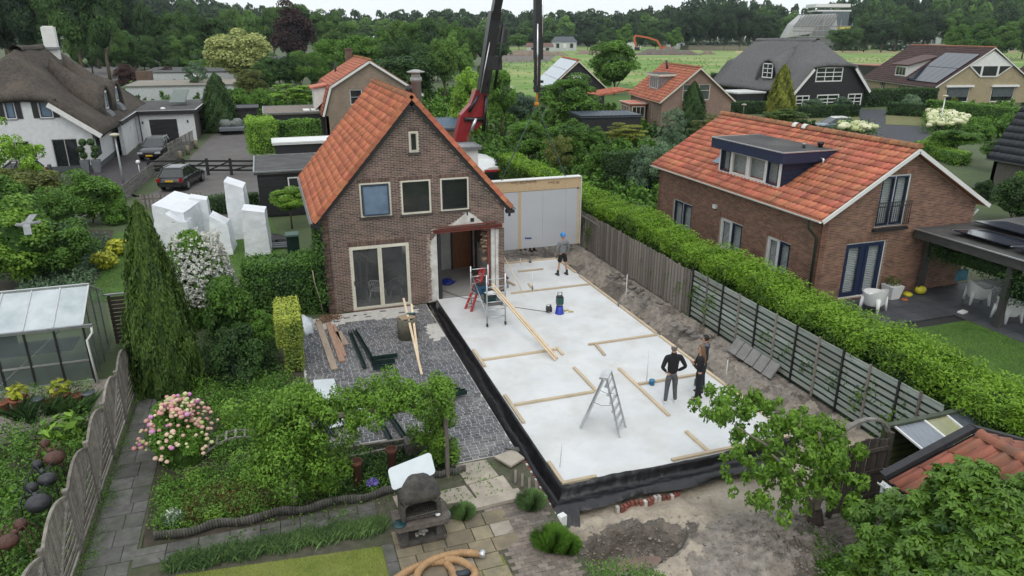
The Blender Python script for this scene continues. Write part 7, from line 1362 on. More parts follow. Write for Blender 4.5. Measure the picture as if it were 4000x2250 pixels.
garden_chair('white plastic garden chair behind the sliding door',(1.95,.9,.03),150,PLASTW);garden_chair('dark garden chair in the right part of the sliding door room',(2.6,.95,.03),190,GREYP);garden_chair('dark blue chair low in the left pane of the sliding door',(1.3,.9,.03),170,NAVY)
for k in range(3):g=MB();g.beam((1.3+.15*k,1.9,.05),(1.1+.4*k,2.4,2.0),.1,.03);o=g.build('stored_board',OLDP,None);tag(o,'old board leaning inside the room behind the sliding door','board','boards leaning inside the room')
g=MB();g.beam((1.1,.7,2.2),(2.0,1.1,1.5),.1,.04);o=g.build('stored_board',OLDP,None);tag(o,'slanting beam seen high behind the left door pane','board')
ter=thing('terrace','dark grey tiled terrace of the neighbour','terrace',(20,-8,.5));ter['kind']='structure';TT=mat('dark_terrace_tile',(.075,.08,.09),(.05,.054,.062),scale=1.5,rough=.6,var=.15)
me0=None;g=MB();g.box((0,0,0),(.585,.585,.04))
for i in range(15):
 for j in range(9):
  x,y=16.2+i*.6,-6.3-j*.6
  if j>3 and x<20.6:continue
  if me0 is None:o=g.build('floor_tile',TT,None,origin=(0,0,0));me0=o.data;o.parent=ter;o.location=Vector((x,y,.49))-wloc(ter)
  else:shared('floor_tile',me0,TT,ter,Matrix.Translation((x,y,.49+random.uniform(-.001,.001))))
g=MB();g.box((20.2,-8.3,.23),(12,5,.44));g.build('bedding',mat('dark_joint',(.03,.03,.03)),ter)
sheet('neighbour_ground',[(14.2,6.0,0),(14.2,-21,0),(14.25,-21,0),(14.25,6.0,0)],EARTH,.1)
cp_=thing('carport','dark timber veranda with solar panels on its roof beside the neighbour house','veranda',(23.5,-9,.5));DKT=mat('dark_timber',(.07,.068,.066),(.04,.04,.04),scale=4,rough=.8,stretch=(1,1,3));zc=3.0
g=MB();g.beam((20.95,-6.0,zc-.17),(20.95,-14,zc-.17),.14,.3);g.beam((20.9,-6.05,zc-.12),(27,-6.05,zc-.12),.12,.22);g.build('beam',DKT,cp_);g=MB();g.beam((20.85,-5.98,zc+.01),(20.85,-14,zc+.01),.06,.04);g.build('roof_edge',GALV,cp_)
g=MB();g.box((24.0,-9.95,zc-.02),(6.1,8.0,.05));g.build('roof',ROOFFELT,cp_)
for x,y in((21.55,-6.15),(21.1,-9.7),(26.5,-6.2)):g=MB();g.box((x,y,.5+1.15),(.18,.18,2.35));g.build('post',DKT,cp_)
g=MB();g.beam((21.55,-6.2,2.2),(21.9,-6.2,2.75),.1,.1);g.beam((21.55,-6.3,2.2),(21.4,-6.9,2.75),.1,.1);g.build('brace',DKT,cp_)
for i,(x,y)in enumerate(((21.35,-8.15),(21.35,-10.35),(23.2,-7.45),(23.2,-9.6))):g=MB();M=Matrix.Translation((x+.85,y,zc+.12))@Matrix.Rotation(R(5),4,'Y');g.box(0,(1.6,2.05,.04),M=M);g.build('solar_panel',SOLAR,cp_);g=MB();[g.beam((x+.0,y+s*1.03,zc+.2),(x+1.7,y+s*1.03,zc+.05),.03,.03)for s in(1,)];g.build('panel_rail',GALV,cp_)
g=MB();g.box((22.6,-5.6,1.5),(1.2,.06,2.0));g.build('dark_door',BLACKP,cp_)
o=leafy_box('climbing_plant',LF_DARK,None,[((21.5,-8.2,2.25),(.35,3.6,.7),0),((21.2,-10.6,2.0),(.4,2.2,1.0),0),((22.3,-6.9,2.1),(1.6,.3,.7),0)],350,.08,.045,lump=.35);tag(o,'dark climbing plant with small white flowers hanging under the veranda beam','climbing plant')
garden_chair('white tub armchair under the veranda, the farther one',(22.5,-7.75,.5),60,PLASTW,shell=True).scale=(1.25,)*3;garden_chair('white tub armchair nearest the veranda front post',(21.95,-9.35,.5),80,PLASTW,shell=True).scale=(1.25,)*3;garden_chair('white tub armchair half hidden behind the hedge by the garden door',(18.3,-7.15,.5),200,PLASTW,shell=True).scale=(1.3,)*3
pl_=thing('planter','square white planter with a small leafy shrub by the garden door','planter',(19.95,-6.35,.5));g=MB();g.hexa([(19.75,-6.55,.5),(20.15,-6.55,.5),(20.15,-6.15,.5),(19.75,-6.15,.5),(19.67,-6.63,1.02),(20.23,-6.63,1.02),(20.23,-6.07,1.02),(19.67,-6.07,1.02)]);g.build('pot',PLASTW,pl_);leafy_bits('plant',LF_OLIVE,pl_,(19.95,-6.35,.95),.3,.42,260,.08,.05)
YM=mat('tool_yellow',(.55,.50,.03),rough=.4);g=MB();g.lathe((20.75,-6.35,.5),[(.17,.0),(.18,.08),(.1,.13),(0,.14)],n=16);o=g.build('surface_cleaner',YM,None);tag(o,'round yellow patio cleaner head on the neighbour terrace','cleaner');kw=thing('pressure_washer','small yellow pressure washer lying against the veranda post','pressure washer',(21.3,-6.35,.5));g=MB();g.ball((21.3,-6.4,.68),.22,12,8,sc=(1.1,.8,.75));g.build('body',YM,kw);g=MB();g.tube([(21.12,-6.4,.75),(21.3,-6.4,.95),(21.48,-6.4,.75)],.025);g.build('handle',BLACKP,kw)
g=MB();g.lathe((20.3,-6.65,.5),[(.13,0),(.13,.02),(.05,.03),(0,.03)],n=14);o=g.build('orange_disc',mat('orange_disc',(.45,.12,.05)),None);tag(o,'flat orange disc next to the white planter','disc');g=MB();g.box((21.15,-8.35,.54),(.32,.2,.06),.2);g.box((21.15,-8.35,.585),(.2,.12,.03),.2);o=g.build('white_tray',PLASTW,None);tag(o,'white plastic tray at the edge of the neighbour terrace','tray');g=MB();g.box((22.6,-6.9,1.3),(.5,.1,.42));o=g.build('cushion',mat('blue_cushion',(.10,.28,.38)),None);tag(o,'turquoise cushion in the shade under the veranda','cushion')
def skin_mesh(name,V,E,Rr,m,parent,sub=2,root=0):
 me=bpy.data.meshes.new(name);me.from_pydata(V,E,[]);o=bpy.data.objects.new(name,me);COL.objects.link(o)
 md=o.modifiers.new('skin','SKIN');md.use_smooth_shade=True;md.branch_smoothing=.3
 for i,r in enumerate(Rr):me.skin_vertices[0].data[i].radius=(r if isinstance(r,tuple)else(r,r))
 for i in range(len(V)):me.skin_vertices[0].data[i].use_root=(i==root)
 sb=o.modifiers.new('sub','SUBSURF');sb.levels=sub;sb.render_levels=sub
 dg=bpy.context.evaluated_depsgraph_get();nm=bpy.data.meshes.new_from_object(o.evaluated_get(dg));bpy.data.objects.remove(o);nm.materials.clear();nm.materials.append(m);nm.polygons.foreach_set('use_smooth',[True]*len(nm.polygons));nm.name=name
 c=bpy.data.objects.new(name,nm);COL.objects.link(c);c.parent=parent;return c
SKIN=mat('skin',(.45,.26,.18),(.40,.22,.15),scale=8,rough=.55,obj=True)
def hand(parent,w,d,m,cl=.5):
 """palm and five curled fingers from the wrist w along direction d"""
 w=Vector(w);d=Vector(d).normalized();s=d.cross(Vector((0,1,0)));s=s.normalized()if s.length>.1 else Vector((1,0,0));n=s.cross(d)
 V=[w,w+d*.05,w+d*.085];E=[(0,1),(1,2)];Rr=[(.022,.022),(.033,.018),(.036,.016)]
 for k,(o_,l)in enumerate(((-.03,.062),(-.01,.075),(.01,.072),(.028,.058))):
  i=len(V);a=w+d*.088+s*o_;b_=a+d*l*.5+n*.012*cl;c=b_+d*l*.35+n*.03*cl;V+=[a,b_,c];E+=[(2,i),(i,i+1),(i+1,i+2)];Rr+=[.0095,.009,.0075]
 i=len(V);V+=[w+d*.03-s*.03,w+d*.065-s*.052+n*.01,w+d*.09-s*.05+n*.02];E+=[(0,i),(i,i+1),(i+1,i+2)];Rr+=[.013,.011,.009]
 return skin_mesh('hand',[tuple(v)for v in V],E,Rr,m,parent,sub=1)
def person(label,loc,heading,J,hair,top,legs,shoe,shorts=False,longhair=False,hscale=1.0,collar=None,helmet=None,bald=False,female=False,headturn=0):
 """J: joint positions in a body frame that faces +Y, z up, feet at z=0"""
 t=thing('person',label,'person',(0,0,0));j={k:Vector(v)for k,v in J.items()};F=.88 if female else 1.0
 hd=j['head'];nk=j['neck']
 V=[j['pelvis'],j['waist'],j['chest'],nk,hd-UP*.06,hd+UP*.035];E=[(0,1),(1,2),(2,3),(3,4),(4,5)];Rr=[(.09*F,.07),(.09*F,.07),(.13*F,.09),(.055,.055),(.068,.078),(.072,.085)]
 for s in 'LR':
  i=len(V);V+=[j['sh'+s],j['el'+s],j['wr'+s]];E+=[(2,i),(i,i+1),(i+1,i+2)];Rr+=[.058*F,.042,.028]
  i=len(V);V+=[j['hip'+s],j['kn'+s],j['an'+s],j['an'+s]+Vector((0,.10,-.04))];E+=[(0,i),(i,i+1),(i+1,i+2),(i+2,i+3)];Rr+=[.06,.05,.036,.032]
 body=skin_mesh('body',[tuple(v)for v in V],E,Rr,SKIN,t)
 fc=MB();R_=Matrix.Translation(hd)@Matrix.Rotation(R(headturn),4,'Z');P=lambda x,y,z:R_@Vector((x,y,z))
 fc.ball(P(0,.085,-.005),.016,8,6,sc=(.8,1.3,1.2));[fc.ball(P(s*.078,0,0),.028,8,6,sc=(.35,.7,1.1))for s in(-1,1)];fc.ball(P(0,.07,-.09),.03,8,6);fc.build('face',SKIN,t)
 ey=MB();[ey.ball(P(s*.03,.082,.015),.010,6,5)for s in(-1,1)];ey.build('eyes',BLACKP,t);mo_=MB();mo_.box(0,(.045,.01,.01),M=R_@Matrix.Translation((0,.088,-.05)));mo_.build('mouth',mat('lips',(.3,.1,.09)),t)
 V=[j['pelvis']-UP*.05,j['waist'],j['chest']-UP*.02,j['chest']+UP*.09,nk-UP*.03];E=[(0,1),(1,2),(2,3),(3,4)];Rr=[(.17*F,.125),(.158*F,.118),(.185*F,.13),(.16*F,.115),(.07,.07)]
 for s in 'LR':
  i=len(V);m_=j['el'+s].lerp(j['wr'+s],.93);V+=[j['sh'+s],j['sh'+s].lerp(j['el'+s],.5),j['el'+s],m_];E+=[(3,i),(i,i+1),(i+1,i+2),(i+2,i+3)];Rr+=[.078*F,.068*F,.056,.042]
 skin_mesh('jacket',[tuple(v)for v in V],E,Rr,top,t)
 V=[j['pelvis']+UP*.07,j['pelvis']-UP*.06];E=[(0,1)];Rr=[(.150*F,.115),(.155*F,.12)]
 for s in 'LR':
  i=len(V);k_,a_=j['kn'+s],j['an'+s]
  if shorts:V+=[j['hip'+s]-UP*.04,j['hip'+s].lerp(k_,.55),k_+UP*.03];E+=[(1,i),(i,i+1),(i+1,i+2)];Rr+=[.105,.102,.095]
  else:V+=[j['hip'+s]-UP*.04,j['hip'+s].lerp(k_,.5),k_,k_.lerp(a_,.55),a_+UP*.0];E+=[(1,i),(i,i+1),(i+1,i+2),(i+2,i+3),(i+3,i+4)];Rr+=[.1,.09,.07,.06,.058 if not female else .07]
 skin_mesh('trousers' if not shorts else 'shorts',[tuple(v)for v in V],E,Rr,legs,t)
 for s in 'LR':
  a_=j['an'+s];g=MB();rings=[]
  for y,w,h in((-.075,.03,.05),(-.06,.042,.085),(0,.045,.10),(.07,.045,.075),(.14,.048,.055),(.185,.035,.04),(.2,.012,.02)):rings.append([(a_.x+math.cos(b_)*w,a_.y+y,a_.z-.075+h*.5+math.sin(b_)*h*.5)for b_ in[2*math.pi*i/12 for i in range(12)]])
  g.ring(rings);o=g.build('shoe',shoe,t);g=MB();g.prism([(a_.x+x,a_.y+y,a_.z-.085)for x,y in((-.045,-.08),(.045,-.08),(.052,.13),(.03,.205),(-.03,.205),(-.052,.13))],(0,0,.025));g.build('sole',PLASTW if shoe is not BLACKP and shoe.name=='white_sneaker' or female else BLACKP,o)
  hand(t,j['wr'+s],(j['wr'+s]-j['el'+s]),SKIN)
 if shorts:
  for s in 'LR':a_=j['an'+s];g=MB();g.tube([a_-UP*.02,a_+UP*.14],.052,12);g.build('sock',BLACKP,t)
 if helmet:g=MB();g.ring([[tuple(hd+UP*z+Vector((math.cos(b_)*r,math.sin(b_)*r*1.15,0)))for b_ in[2*math.pi*i/18 for i in range(18)]]for z,r in((.02,.118),(.03,.112),(.08,.108),(.13,.085),(.165,.045),(.175,.01))]);g.build('helmet',helmet,t)
 elif not bald:
  b=bmesh.new();bmesh.ops.create_icosphere(b,subdivisions=3,radius=1);cut=[]
  for v in b.verts:
   if v.co.y>.35 and v.co.z<.35 or v.co.z<-.75:cut.append(v)
   v.co=hd+Vector((v.co.x*.088,v.co.y*.103-.008,v.co.z*.105+.03))*1.0+Vector((random.uniform(-.002,.002),)*3)
  bmesh.ops.delete(b,geom=cut,context='VERTS');me=bpy.data.meshes.new('hair');b.to_mesh(me);b.free();me.materials.append(hair);me.polygons.foreach_set('use_smooth',[True]*len(me.polygons));ho=objmesh('hair',me,t)
  so_=ho.modifiers.new('s','SOLIDIFY');so_.thickness=.012
 else:
  g=MB();g.ring([[tuple(hd+UP*z+Vector((math.cos(b_)*r,math.sin(b_)*r*1.12-.006,0)))for b_ in[math.pi*(.95+1.1*i/12)for i in range(13)]]for z,r in((-.05,.074),(0,.083),(.04,.084),(.07,.074))],closed=False,cap=False);g.build('hair',hair,t)
 if longhair:
  b=bmesh.new();rings=[]
  for z,w,d,y in((.10,.06,.05,-.02),(.03,.096,.09,-.02),(-.08,.105,.085,-.05),(-.22,.13,.075,-.09),(-.38,.125,.06,-.11),(-.5,.085,.035,-.115),(-.58,.02,.012,-.11)):rings.append([tuple(hd+Vector((math.cos(b_)*w*(1+.05*math.sin(b_*6)),min(.045,math.sin(b_)*d)+y,z)))for b_ in[2*math.pi*i/20 for i in range(20)]])
  b.free();g=MB();g.ring(rings);g.build('long_hair',hair,t)
 if collar:g=MB();g.ring([[tuple(nk+UP*z+Vector((math.cos(b_)*r,math.sin(b_)*r-.01,0)))for b_ in[2*math.pi*i/14 for i in range(14)]]for z,r in((-.05,.10),(.0,.075),(.04,.068))],cap=False);g.build('collar',collar,t)
 t.location=loc;t.rotation_euler=(0,0,R(heading));t.scale=(hscale,)*3;return t
def base_pose(**k):
 J=dict(pelvis=(0,0,.96),waist=(0,-.005,1.12),chest=(0,-.01,1.33),neck=(0,0,1.53),head=(0,.02,1.68),shL=(-.19,-.01,1.43),shR=(.19,-.01,1.43),elL=(-.25,-.02,1.14),elR=(.25,-.02,1.14),wrL=(-.24,.06,.89),wrR=(.24,.06,.89),hipL=(-.09,0,.92),hipR=(.09,0,.92),knL=(-.11,.02,.5),knR=(.11,.02,.5),anL=(-.12,-.02,.085),anR=(.12,-.02,.085));J.update(k);return J
BLKC=mat('black_knit',(.012,.012,.015),(.007,.007,.009),scale=20,rough=.9,obj=True);JEANS=mat('grey_jeans',(.10,.105,.115),(.06,.065,.072),scale=14,rough=.85,obj=True);SNEAK=mat('white_sneaker',(.68,.70,.70),rough=.5);GREYH=mat('grey_hair',(.16,.14,.13),(.10,.09,.085),scale=30,obj=True)
BLOND=mat('long_brown_hair',(.20,.115,.055),(.09,.05,.028),scale=14,rough=.6,obj=True,stretch=(6,6,.7));NAVYC=mat('navy_hoodie',(.018,.024,.04),(.012,.016,.028),obj=True);DARKH=mat('dark_hair',(.02,.015,.012),obj=True);GSWEAT=mat('grey_sweatshirt',(.22,.225,.24),(.17,.175,.185),scale=10,rough=.9,obj=True)
person('bald man in black sweater and grey jeans standing with hands in his pockets',(8.38,-10.12,.1),-12,base_pose(elL=(-.33,-.10,1.16),elR=(.33,-.10,1.16),wrL=(-.16,.05,.97),wrR=(.16,.05,.97),anL=(-.15,-.03,.085),anR=(.15,.02,.085)),GREYH,BLKC,JEANS,SNEAK,bald=True,collar=BLKC)
wp=person('woman in black with long brown hair and crossed arms',(9.2,-10.2,.1),62,base_pose(elL=(-.23,.10,1.14),elR=(.23,.10,1.14),wrL=(.08,.22,1.18),wrR=(-.08,.20,1.22),knL=(-.08,.02,.5),anL=(-.08,.04,.085),anR=(.09,-.08,.085)),BLOND,BLKC,BLKC,BLACKP,longhair=True,hscale=.94,female=True)
person('young man in navy hoodie standing behind the woman in black',(9.62,-9.75,.1),40,base_pose(elL=(-.23,.10,1.16),elR=(.23,.10,1.16),wrL=(-.12,.2,1.0),wrR=(.12,.2,1.0)),DARKH,NAVYC,NAVYC,BLACKP,hscale=.97,collar=mat('grey_hood',(.16,.17,.19),obj=True))
wk=person('worker in blue helmet, grey sweatshirt and black shorts facing the wall panel',(9.85,1.25,.1),8,base_pose(elL=(-.29,.0,1.15),elR=(.29,.0,1.15),wrL=(-.27,.1,.92),wrR=(.27,.08,.92),anL=(-.24,-.04,.085),anR=(.14,-.14,.085),knL=(-.16,.0,.5),knR=(.13,-.04,.5)),DARKH,GSWEAT,BLKC,mat('work_boot',(.07,.06,.05)),shorts=True,helmet=mat('helmet_blue',(.03,.25,.62),rough=.3))
g=MB();g.box((0,-.148,1.36),(.2,.006,.022));o=g.build('back_print',BLACKP,None,origin=(0,0,0));o.parent=wk
for k,(u,v,lab,hdg)in enumerate(((1315,628,'worker mostly hidden behind the wall panel, only dark boots and trousers showing',170),(1343,634,'second worker behind the wall panel, bare calves and brown boots showing',200))):p=og(u,v,.0);person(lab,(p.x,max(p.y,PY+.75),.0),hdg,base_pose(),DARKH,GSWEAT,BLKC,MATS['work_boot'],shorts=(k==1),helmet=MATS['helmet_blue'])
def car(name,label,loc,heading,L,W,H,paint,glass=GLASS,style='suv',roofm=None,front_plate=True,plate=None,group=None):
 """body frame: front faces +Y; lower body lofted from sections, glasshouse, pillars, wheels, lights"""
 t=thing(name,label,'car',(0,0,0),group);h=L/2;belt=H*.60;g0=.24
 if style=='suv':st=((-h,.42,.62,.86),(-h+.08,.3,.80,.96),(-h+.35,.24,belt,1.0),(-.8,.22,belt,1.0),(.55,.22,belt,1.0),(h-1.25,.22,belt*.97,1.0),(h-.6,.24,belt*.90,.98),(h-.12,.3,belt*.74,.9),(h,.42,.60,.78))
 else:st=((-h,.4,.6,.84),(-h+.1,.28,.82,.95),(-h+.4,.22,belt,1.0),(-.6,.2,belt,1.0),(.5,.2,belt,1.0),(h-.95,.2,belt*.97,1.0),(h-.4,.24,belt*.88,.95),(h-.06,.32,belt*.68,.82),(h,.4,.55,.7))
 g=MB();rings=[]
 for y,z0,z1,w in st:
  w=w*W/2;rings.append([(-w*.9,y,z0),(-w,y,z0+(z1-z0)*.3),(-w,y,z0+(z1-z0)*.75),(-w*.93,y,z1),(-w*.5,y,z1+.02),(0,y,z1+.03),(w*.5,y,z1+.02),(w*.93,y,z1),(w,y,z0+(z1-z0)*.75),(w,y,z0+(z1-z0)*.3),(w*.9,y,z0)])
 g.ring(rings);b_=g.build('body',paint,t);md=b_.modifiers.new('b','BEVEL');md.width=.06;md.segments=3;md.limit_method='ANGLE'
 yr,yf=(-h+.25,h-1.35)if style=='suv' else(-h+.2,h-1.05);ra,rf=yr+.5,yf-.95;wb,wt_=W/2*.93,W/2*.7
 g=MB();gl=[[(-wb,yr,belt),(wb,yr,belt),(wb,yf,belt),(-wb,yf,belt)],[(-wt_,ra,H-.05),(wt_,ra,H-.05),(wt_,rf,H-.05),(-wt_,rf,H-.05)]];g.ring(gl,smooth=False);wo_=g.build('windows',glass,t);md=wo_.modifiers.new('b','BEVEL');md.width=.06;md.segments=2
 g=MB();g.hexa([(-wt_-.02,ra-.08,H-.07),(wt_+.02,ra-.08,H-.07),(wt_+.02,rf+.05,H-.07),(-wt_-.02,rf+.05,H-.07),(-wt_*.9,ra,H),(wt_*.9,ra,H),(wt_*.9,rf-.05,H),(-wt_*.9,rf-.05,H)]);ro_=g.build('car_roof',roofm or paint,t);md=ro_.modifiers.new('b','BEVEL');md.width=.05;md.segments=2
 for s in(-1,1):
  g=MB();A_,B_=Vector((s*wb,yr,belt)),Vector((s*wt_,ra,H-.04));g.beam(A_,B_,.08,.07);C_,D_=Vector((s*wb,yf,belt)),Vector((s*wt_,rf,H-.04));g.beam(C_,D_,.06,.06)
  for f in(.38,.68):g.beam(Vector((s*(wb+.01),yr+(yf-yr)*f*.95,belt)),Vector((s*(wt_+.015),ra+(rf-ra)*f,H-.04)),.05,.06)
  g.build('pillar',paint,t)
  g=MB();g.beam((s*wt_*.95,ra+.05,H+.03),(s*wt_*.95,rf-.1,H+.03),.03,.03);g.build('roof_rail',GALV,t)
  g=MB();g.ball((s*(W/2+.07),yf-.25,belt+.08),.11,8,6,sc=(.9,.6,.7));g.build('mirror',paint,t)
  g=MB();g.box((s*W*.37,h-.07,.66),(W*.2,.12,.13));g.build('headlight',mat('lamp_glass',(.5,.52,.54),rough=.1),t)
  g=MB();g.box((s*W*.41,-h+.06,belt*.86),(W*.12,.14,.24));g.build('tail_light',mat('tail_red',(.30,.008,.008),rough=.2),t)
  for y in(-h+.82,h-.88):
   g=MB();c=(s*(W/2-.1),y,.33);g.ring([[(c[0]+dx,c[1]+math.cos(a)*r,c[2]+math.sin(a)*r)for a in[j_*math.pi/10 for j_ in range(20)]]for dx,r in((-.1,.31),(-.08,.33),(.08,.33),(.105,.31))]);wl=g.build('wheel',mat('tyre',(.015,.015,.015),rough=.9),t)
   g=MB();g.ring([[(c[0]+s*.108+dx,c[1]+math.cos(a)*r,c[2]+math.sin(a)*r)for a in[j_*math.pi/10 for j_ in range(20)]]for dx,r in((0,.21),(s*.01,.2))]);g.build('rim',ZINC,wl)
 if front_plate:g=MB();g.box((0,h+.01,.45),(.52,.03,.12));g.build('number_plate',mat('plate_yellow',(.65,.42,.03),rough=.5),t);g=MB();g.box((0,h-.005,.62),(W*.45,.05,.16));g.build('grille',BLACKP,t)
 g=MB();g.box((0,-h-.01,.72 if style=='suv' else .5),(.52,.03,.12));g.build('number_plate',mat('plate_yellow',(.65,.42,.03),rough=.5),t);g=MB();g.box((0,-h+.03,.42),(W*.8,.1,.14));g.build('bumper',BLACKP,t)
 t.location=loc;t.rotation_euler=(0,0,-R(heading));return t
CP1=mat('car_black',(.012,.013,.017),rough=.18,spec=.8);CP2=mat('car_dark_grey',(.035,.038,.045),rough=.2,spec=.8);CP3=mat('car_silver_blue',(.22,.27,.31),rough=.2,metal=.3)
car('parked_car','dark estate car seen from behind before the black field gate',(-7.35,27.5,0),15,4.5,1.75,1.48,CP1,roofm=CP2)
car('parked_car','black off-road car facing the camera in front of the white garage',(-10.55,41.2,0),188,4.6,1.85,1.62,CP1)
jp=car('parked_car','dark boxy jeep with rear spare wheel, half hidden by a tree at the left',(-18.3,31.0,0),262,4.2,1.8,1.75,CP2)
g=MB();g.ring([[(math.cos(a)*.34,-2.15-d_,.95+math.sin(a)*.34)for a in[j_*math.pi/9 for j_ in range(18)]]for d_ in(0,.2)]);sp_=g.build('spare_wheel',BLACKP,None,origin=(0,0,0));sp_.parent=jp
pa,pb=gp(3200,515),gp(3352,512);mc=(pa+pb)/2;car('parked_car','small silver blue hatchback with white roof parked on the driveway',(mc.x,mc.y+.9,0),-90+math.degrees(-math.atan2((pb-pa).y,(pb-pa).x))*1,(pb-pa).length*.97,1.75,1.42,CP3,style='mini',roofm=WHITE)
tr_=thing('trailer','trailer with a netted load parked beside the garage','trailer',(-5.0,55,0));g=MB();g.box((-5.0,55.5,.55),(2.4,3.6,.3));g.build('bed',GREYP,tr_)
for sx in(-1.3,1.3):g=MB();g.ring([[(-5+sx+dx,55.5+math.cos(a)*.35,.35+math.sin(a)*.35)for a in[j_*math.pi/8 for j_ in range(16)]]for dx in(-.1,.1)]);g.build('wheel',BLACKP,tr_)
g=MB();[g.ball((-5+random.uniform(-.9,.9),55.5+random.uniform(-1.3,1.3),.95),random.uniform(.3,.6),8,6)for _ in range(12)];g.build('netted_load',mat('netted_load',(.22,.25,.23),(.1,.12,.11),scale=5),tr_)
def lamp(label,p,vt,lean=0,m_=None):
 h=hp(p,vt);t=thing('street_lamp',label,'street lamp',p);g=MB();g.tube([p,p+UP*1.2,p+UP*(h-.2)],[.09,.07,.05],10);g.build('pole',ZINC if m_ is None else m_,t);g=MB();g.lathe(p+UP*(h-.2),[(.05,0),(.16,.04),(.30,.13),(.30,.17),(.16,.24),(0,.26)],n=16);g.build('lamp_head',mat('lamp_cream',(.5,.47,.35),rough=.4),t);return t
lamp('grey street lamp with cream disc head in front of the white house',og(316,488),337*O);lamp('slim street lamp beside the yellow flowering hydrangeas',og(2362,325),240*O,m_=PLASTW);lamp('small street lamp behind the roof of the neighbour house',og(1868,300),262*O)
p=gp(1058/1.932,1320/1.932);t=thing('garden_lamp','small white lantern beside the woven fence','garden lamp',p);g=MB();g.tube([p,p+UP*.8],.03);g.build('pole',PLASTW,t);g=MB();g.ball(p+UP*.95,.16,8,6);g.build('lantern',PLASTW,t)
g=MB();p=gp(3000+1285/1.932,1000/1.932);g.box(p+UP*.5,(.5,.4,1.0));o=g.build('post_box',BLACKP,None);tag(o,'small black box by the yellow flowers on the driveway','box')
bp_=ray(68*O,565*O);bp_=CAM+bp_*(13.0/bp_.length);t=thing('bird','grey pigeon in flight over the shrubs at the left edge','bird',bp_);BRD=mat('pigeon_grey',(.30,.31,.32),(.17,.18,.19),scale=20);g=MB();g.ring([[bp_+Vector((x,math.cos(a)*r,z+math.sin(a)*r))for a in[j_*math.pi/5 for j_ in range(10)]]for x,r,z in((-.16,.008,0),(-.13,.03,.005),(-.09,.028,0),(-.04,.05,0),(.04,.045,.01),(.1,.02,.02),(.17,.03,.025),(.19,.005,.025))]);g.build('body',BRD,t)
for s in(-1,1):g=MB();g.hexa([bp_+Vector(v)for v in((-.05,s*.03,.02),(.05,s*.03,.02),(.1,s*.22,.10*s),(.0,s*.22,.10*s),(-.05,s*.03,.03),(.05,s*.03,.03),(.1,s*.22,.105*s),(.0,s*.22,.105*s))]);g.build('wing',BRD,t)
for k,(u,v,lab)in enumerate(((822,1390,'left one of two tall grey planters with ball topiary by the sliding door'),(925,1385,'right one of two tall grey planters with ball topiary by the corner'))):
 p=gp(u/2.4156,100+v/2.4156);t=thing('topiary_planter',lab,'planter',p);g=MB();g.hexa([p+Vector((x*.2,y*.2,0))for x,y in((-1,-1),(1,-1),(1,1),(-1,1))]+[p+Vector((x*.3,y*.3,.95))for x,y in((-1,-1),(1,-1),(1,1),(-1,1))]);g.build('pot',mat('slate_planter',(.17,.18,.19)),t);g=MB();g.tube([p+UP*.9,p+UP*2.4],.035);g.build('trunk',BARK,t)
 for z,dx in((1.3,.0),(1.75,.1*(1 if k else-1)),(2.25,-.1 if k else .1)):c=p+UP*z+Vector((dx,0,0));q=MB();q.ball(c,.27,10,7);q.build('ball',LF_DARK,t);leafy_bits('foliage',LF_MID,t,c-UP*.3,.32,.62,350,.07,.05)
MOUND=mat('far_mound',(.24,.19,.145),(.14,.115,.09),scale=.5,rough=1,bump=2,bscale=1.5)
def mound(lab,u0,u1,v,vt,m_=MOUND,sd=0):
 a,b_=og(u0,v),og(u1,v);c=(a+b_)/2;w=(b_-a).length;h=hp(c,vt*O);N_,K=40,12;d=(b_-a)/w;e=Vector((-d.y,d.x,0));V,F=[],[]
 for j in range(K+1):
  for i in range(N_+1):s,t_=i/N_*2-1,j/K*2-1;q=c+d*s*w/2+e*t_*w*.16;z=h*max(0,1-s**4)*max(0,1-t_*t_)*(.72+.28*math.sin(s*7+sd)*math.sin(s*3+sd))+.06*h*math.sin(i*2.3+j*1.9);V.append((q.x,q.y,max(z,-.05)))
 F=[(j*(N_+1)+i,j*(N_+1)+i+1,(j+1)*(N_+1)+i+1,(j+1)*(N_+1)+i)for j in range(K)for i in range(N_)]
 me=bpy.data.meshes.new('earth_mound');me.from_pydata(V,[],F);me.materials.append(m_);me.polygons.foreach_set('use_smooth',[True]*len(F));off=c;me.transform(Matrix.Translation(-off));o=objmesh('earth_mound',me,None,off);tag(o,lab,'earth mound')
mound('large dark earth mound in the field below the excavator',1590,1760,138,118,mat('far_dark_mound',(.15,.125,.105),(.09,.075,.065),scale=.5),1);mound('pale sand mound left of the round green tree',1445,1590,136,121,sd=2);mound('low sandy mound behind the crane boom',1260,1430,139,122,sd=4);mound('small pale sand heap at the right end of the dark mound',1758,1800,137,127,sd=3);mound('sand heap left of the jib',1180,1262,140,120,sd=5)
sheet('far_bare_soil',opoly([(1240,158),(1380,156),(1400,138),(1240,138)],0),MATS['far_dark_mound'],-.005);sheet('field_strip',opoly([(1850,134),(2560,134),(2560,128),(1850,128)],0),mat('dry_field',(.42,.35,.18),(.30,.27,.12),scale=.05),-.006)
OR_=mat('excavator_orange',(.55,.12,.045),(.42,.09,.035),rough=.5);p=og(1664,134);k_=1.0;D_=(p-CAM).length;m_px=D_/(FPX/O);r_=EX
ex=thing('excavator','orange excavator working behind the dark earth mound','excavator',p);fx=lambda du,dv:p+r_*(du*m_px)+UP*((134-dv)*m_px)
g=MB();g.box(fx(10,124),(30*m_px*.9,3,9*m_px));g.build('cab',OR_,ex);g=MB();g.box(fx(10,131),(30*m_px,3.2,5*m_px));g.build('tracks',BLACKP,ex)
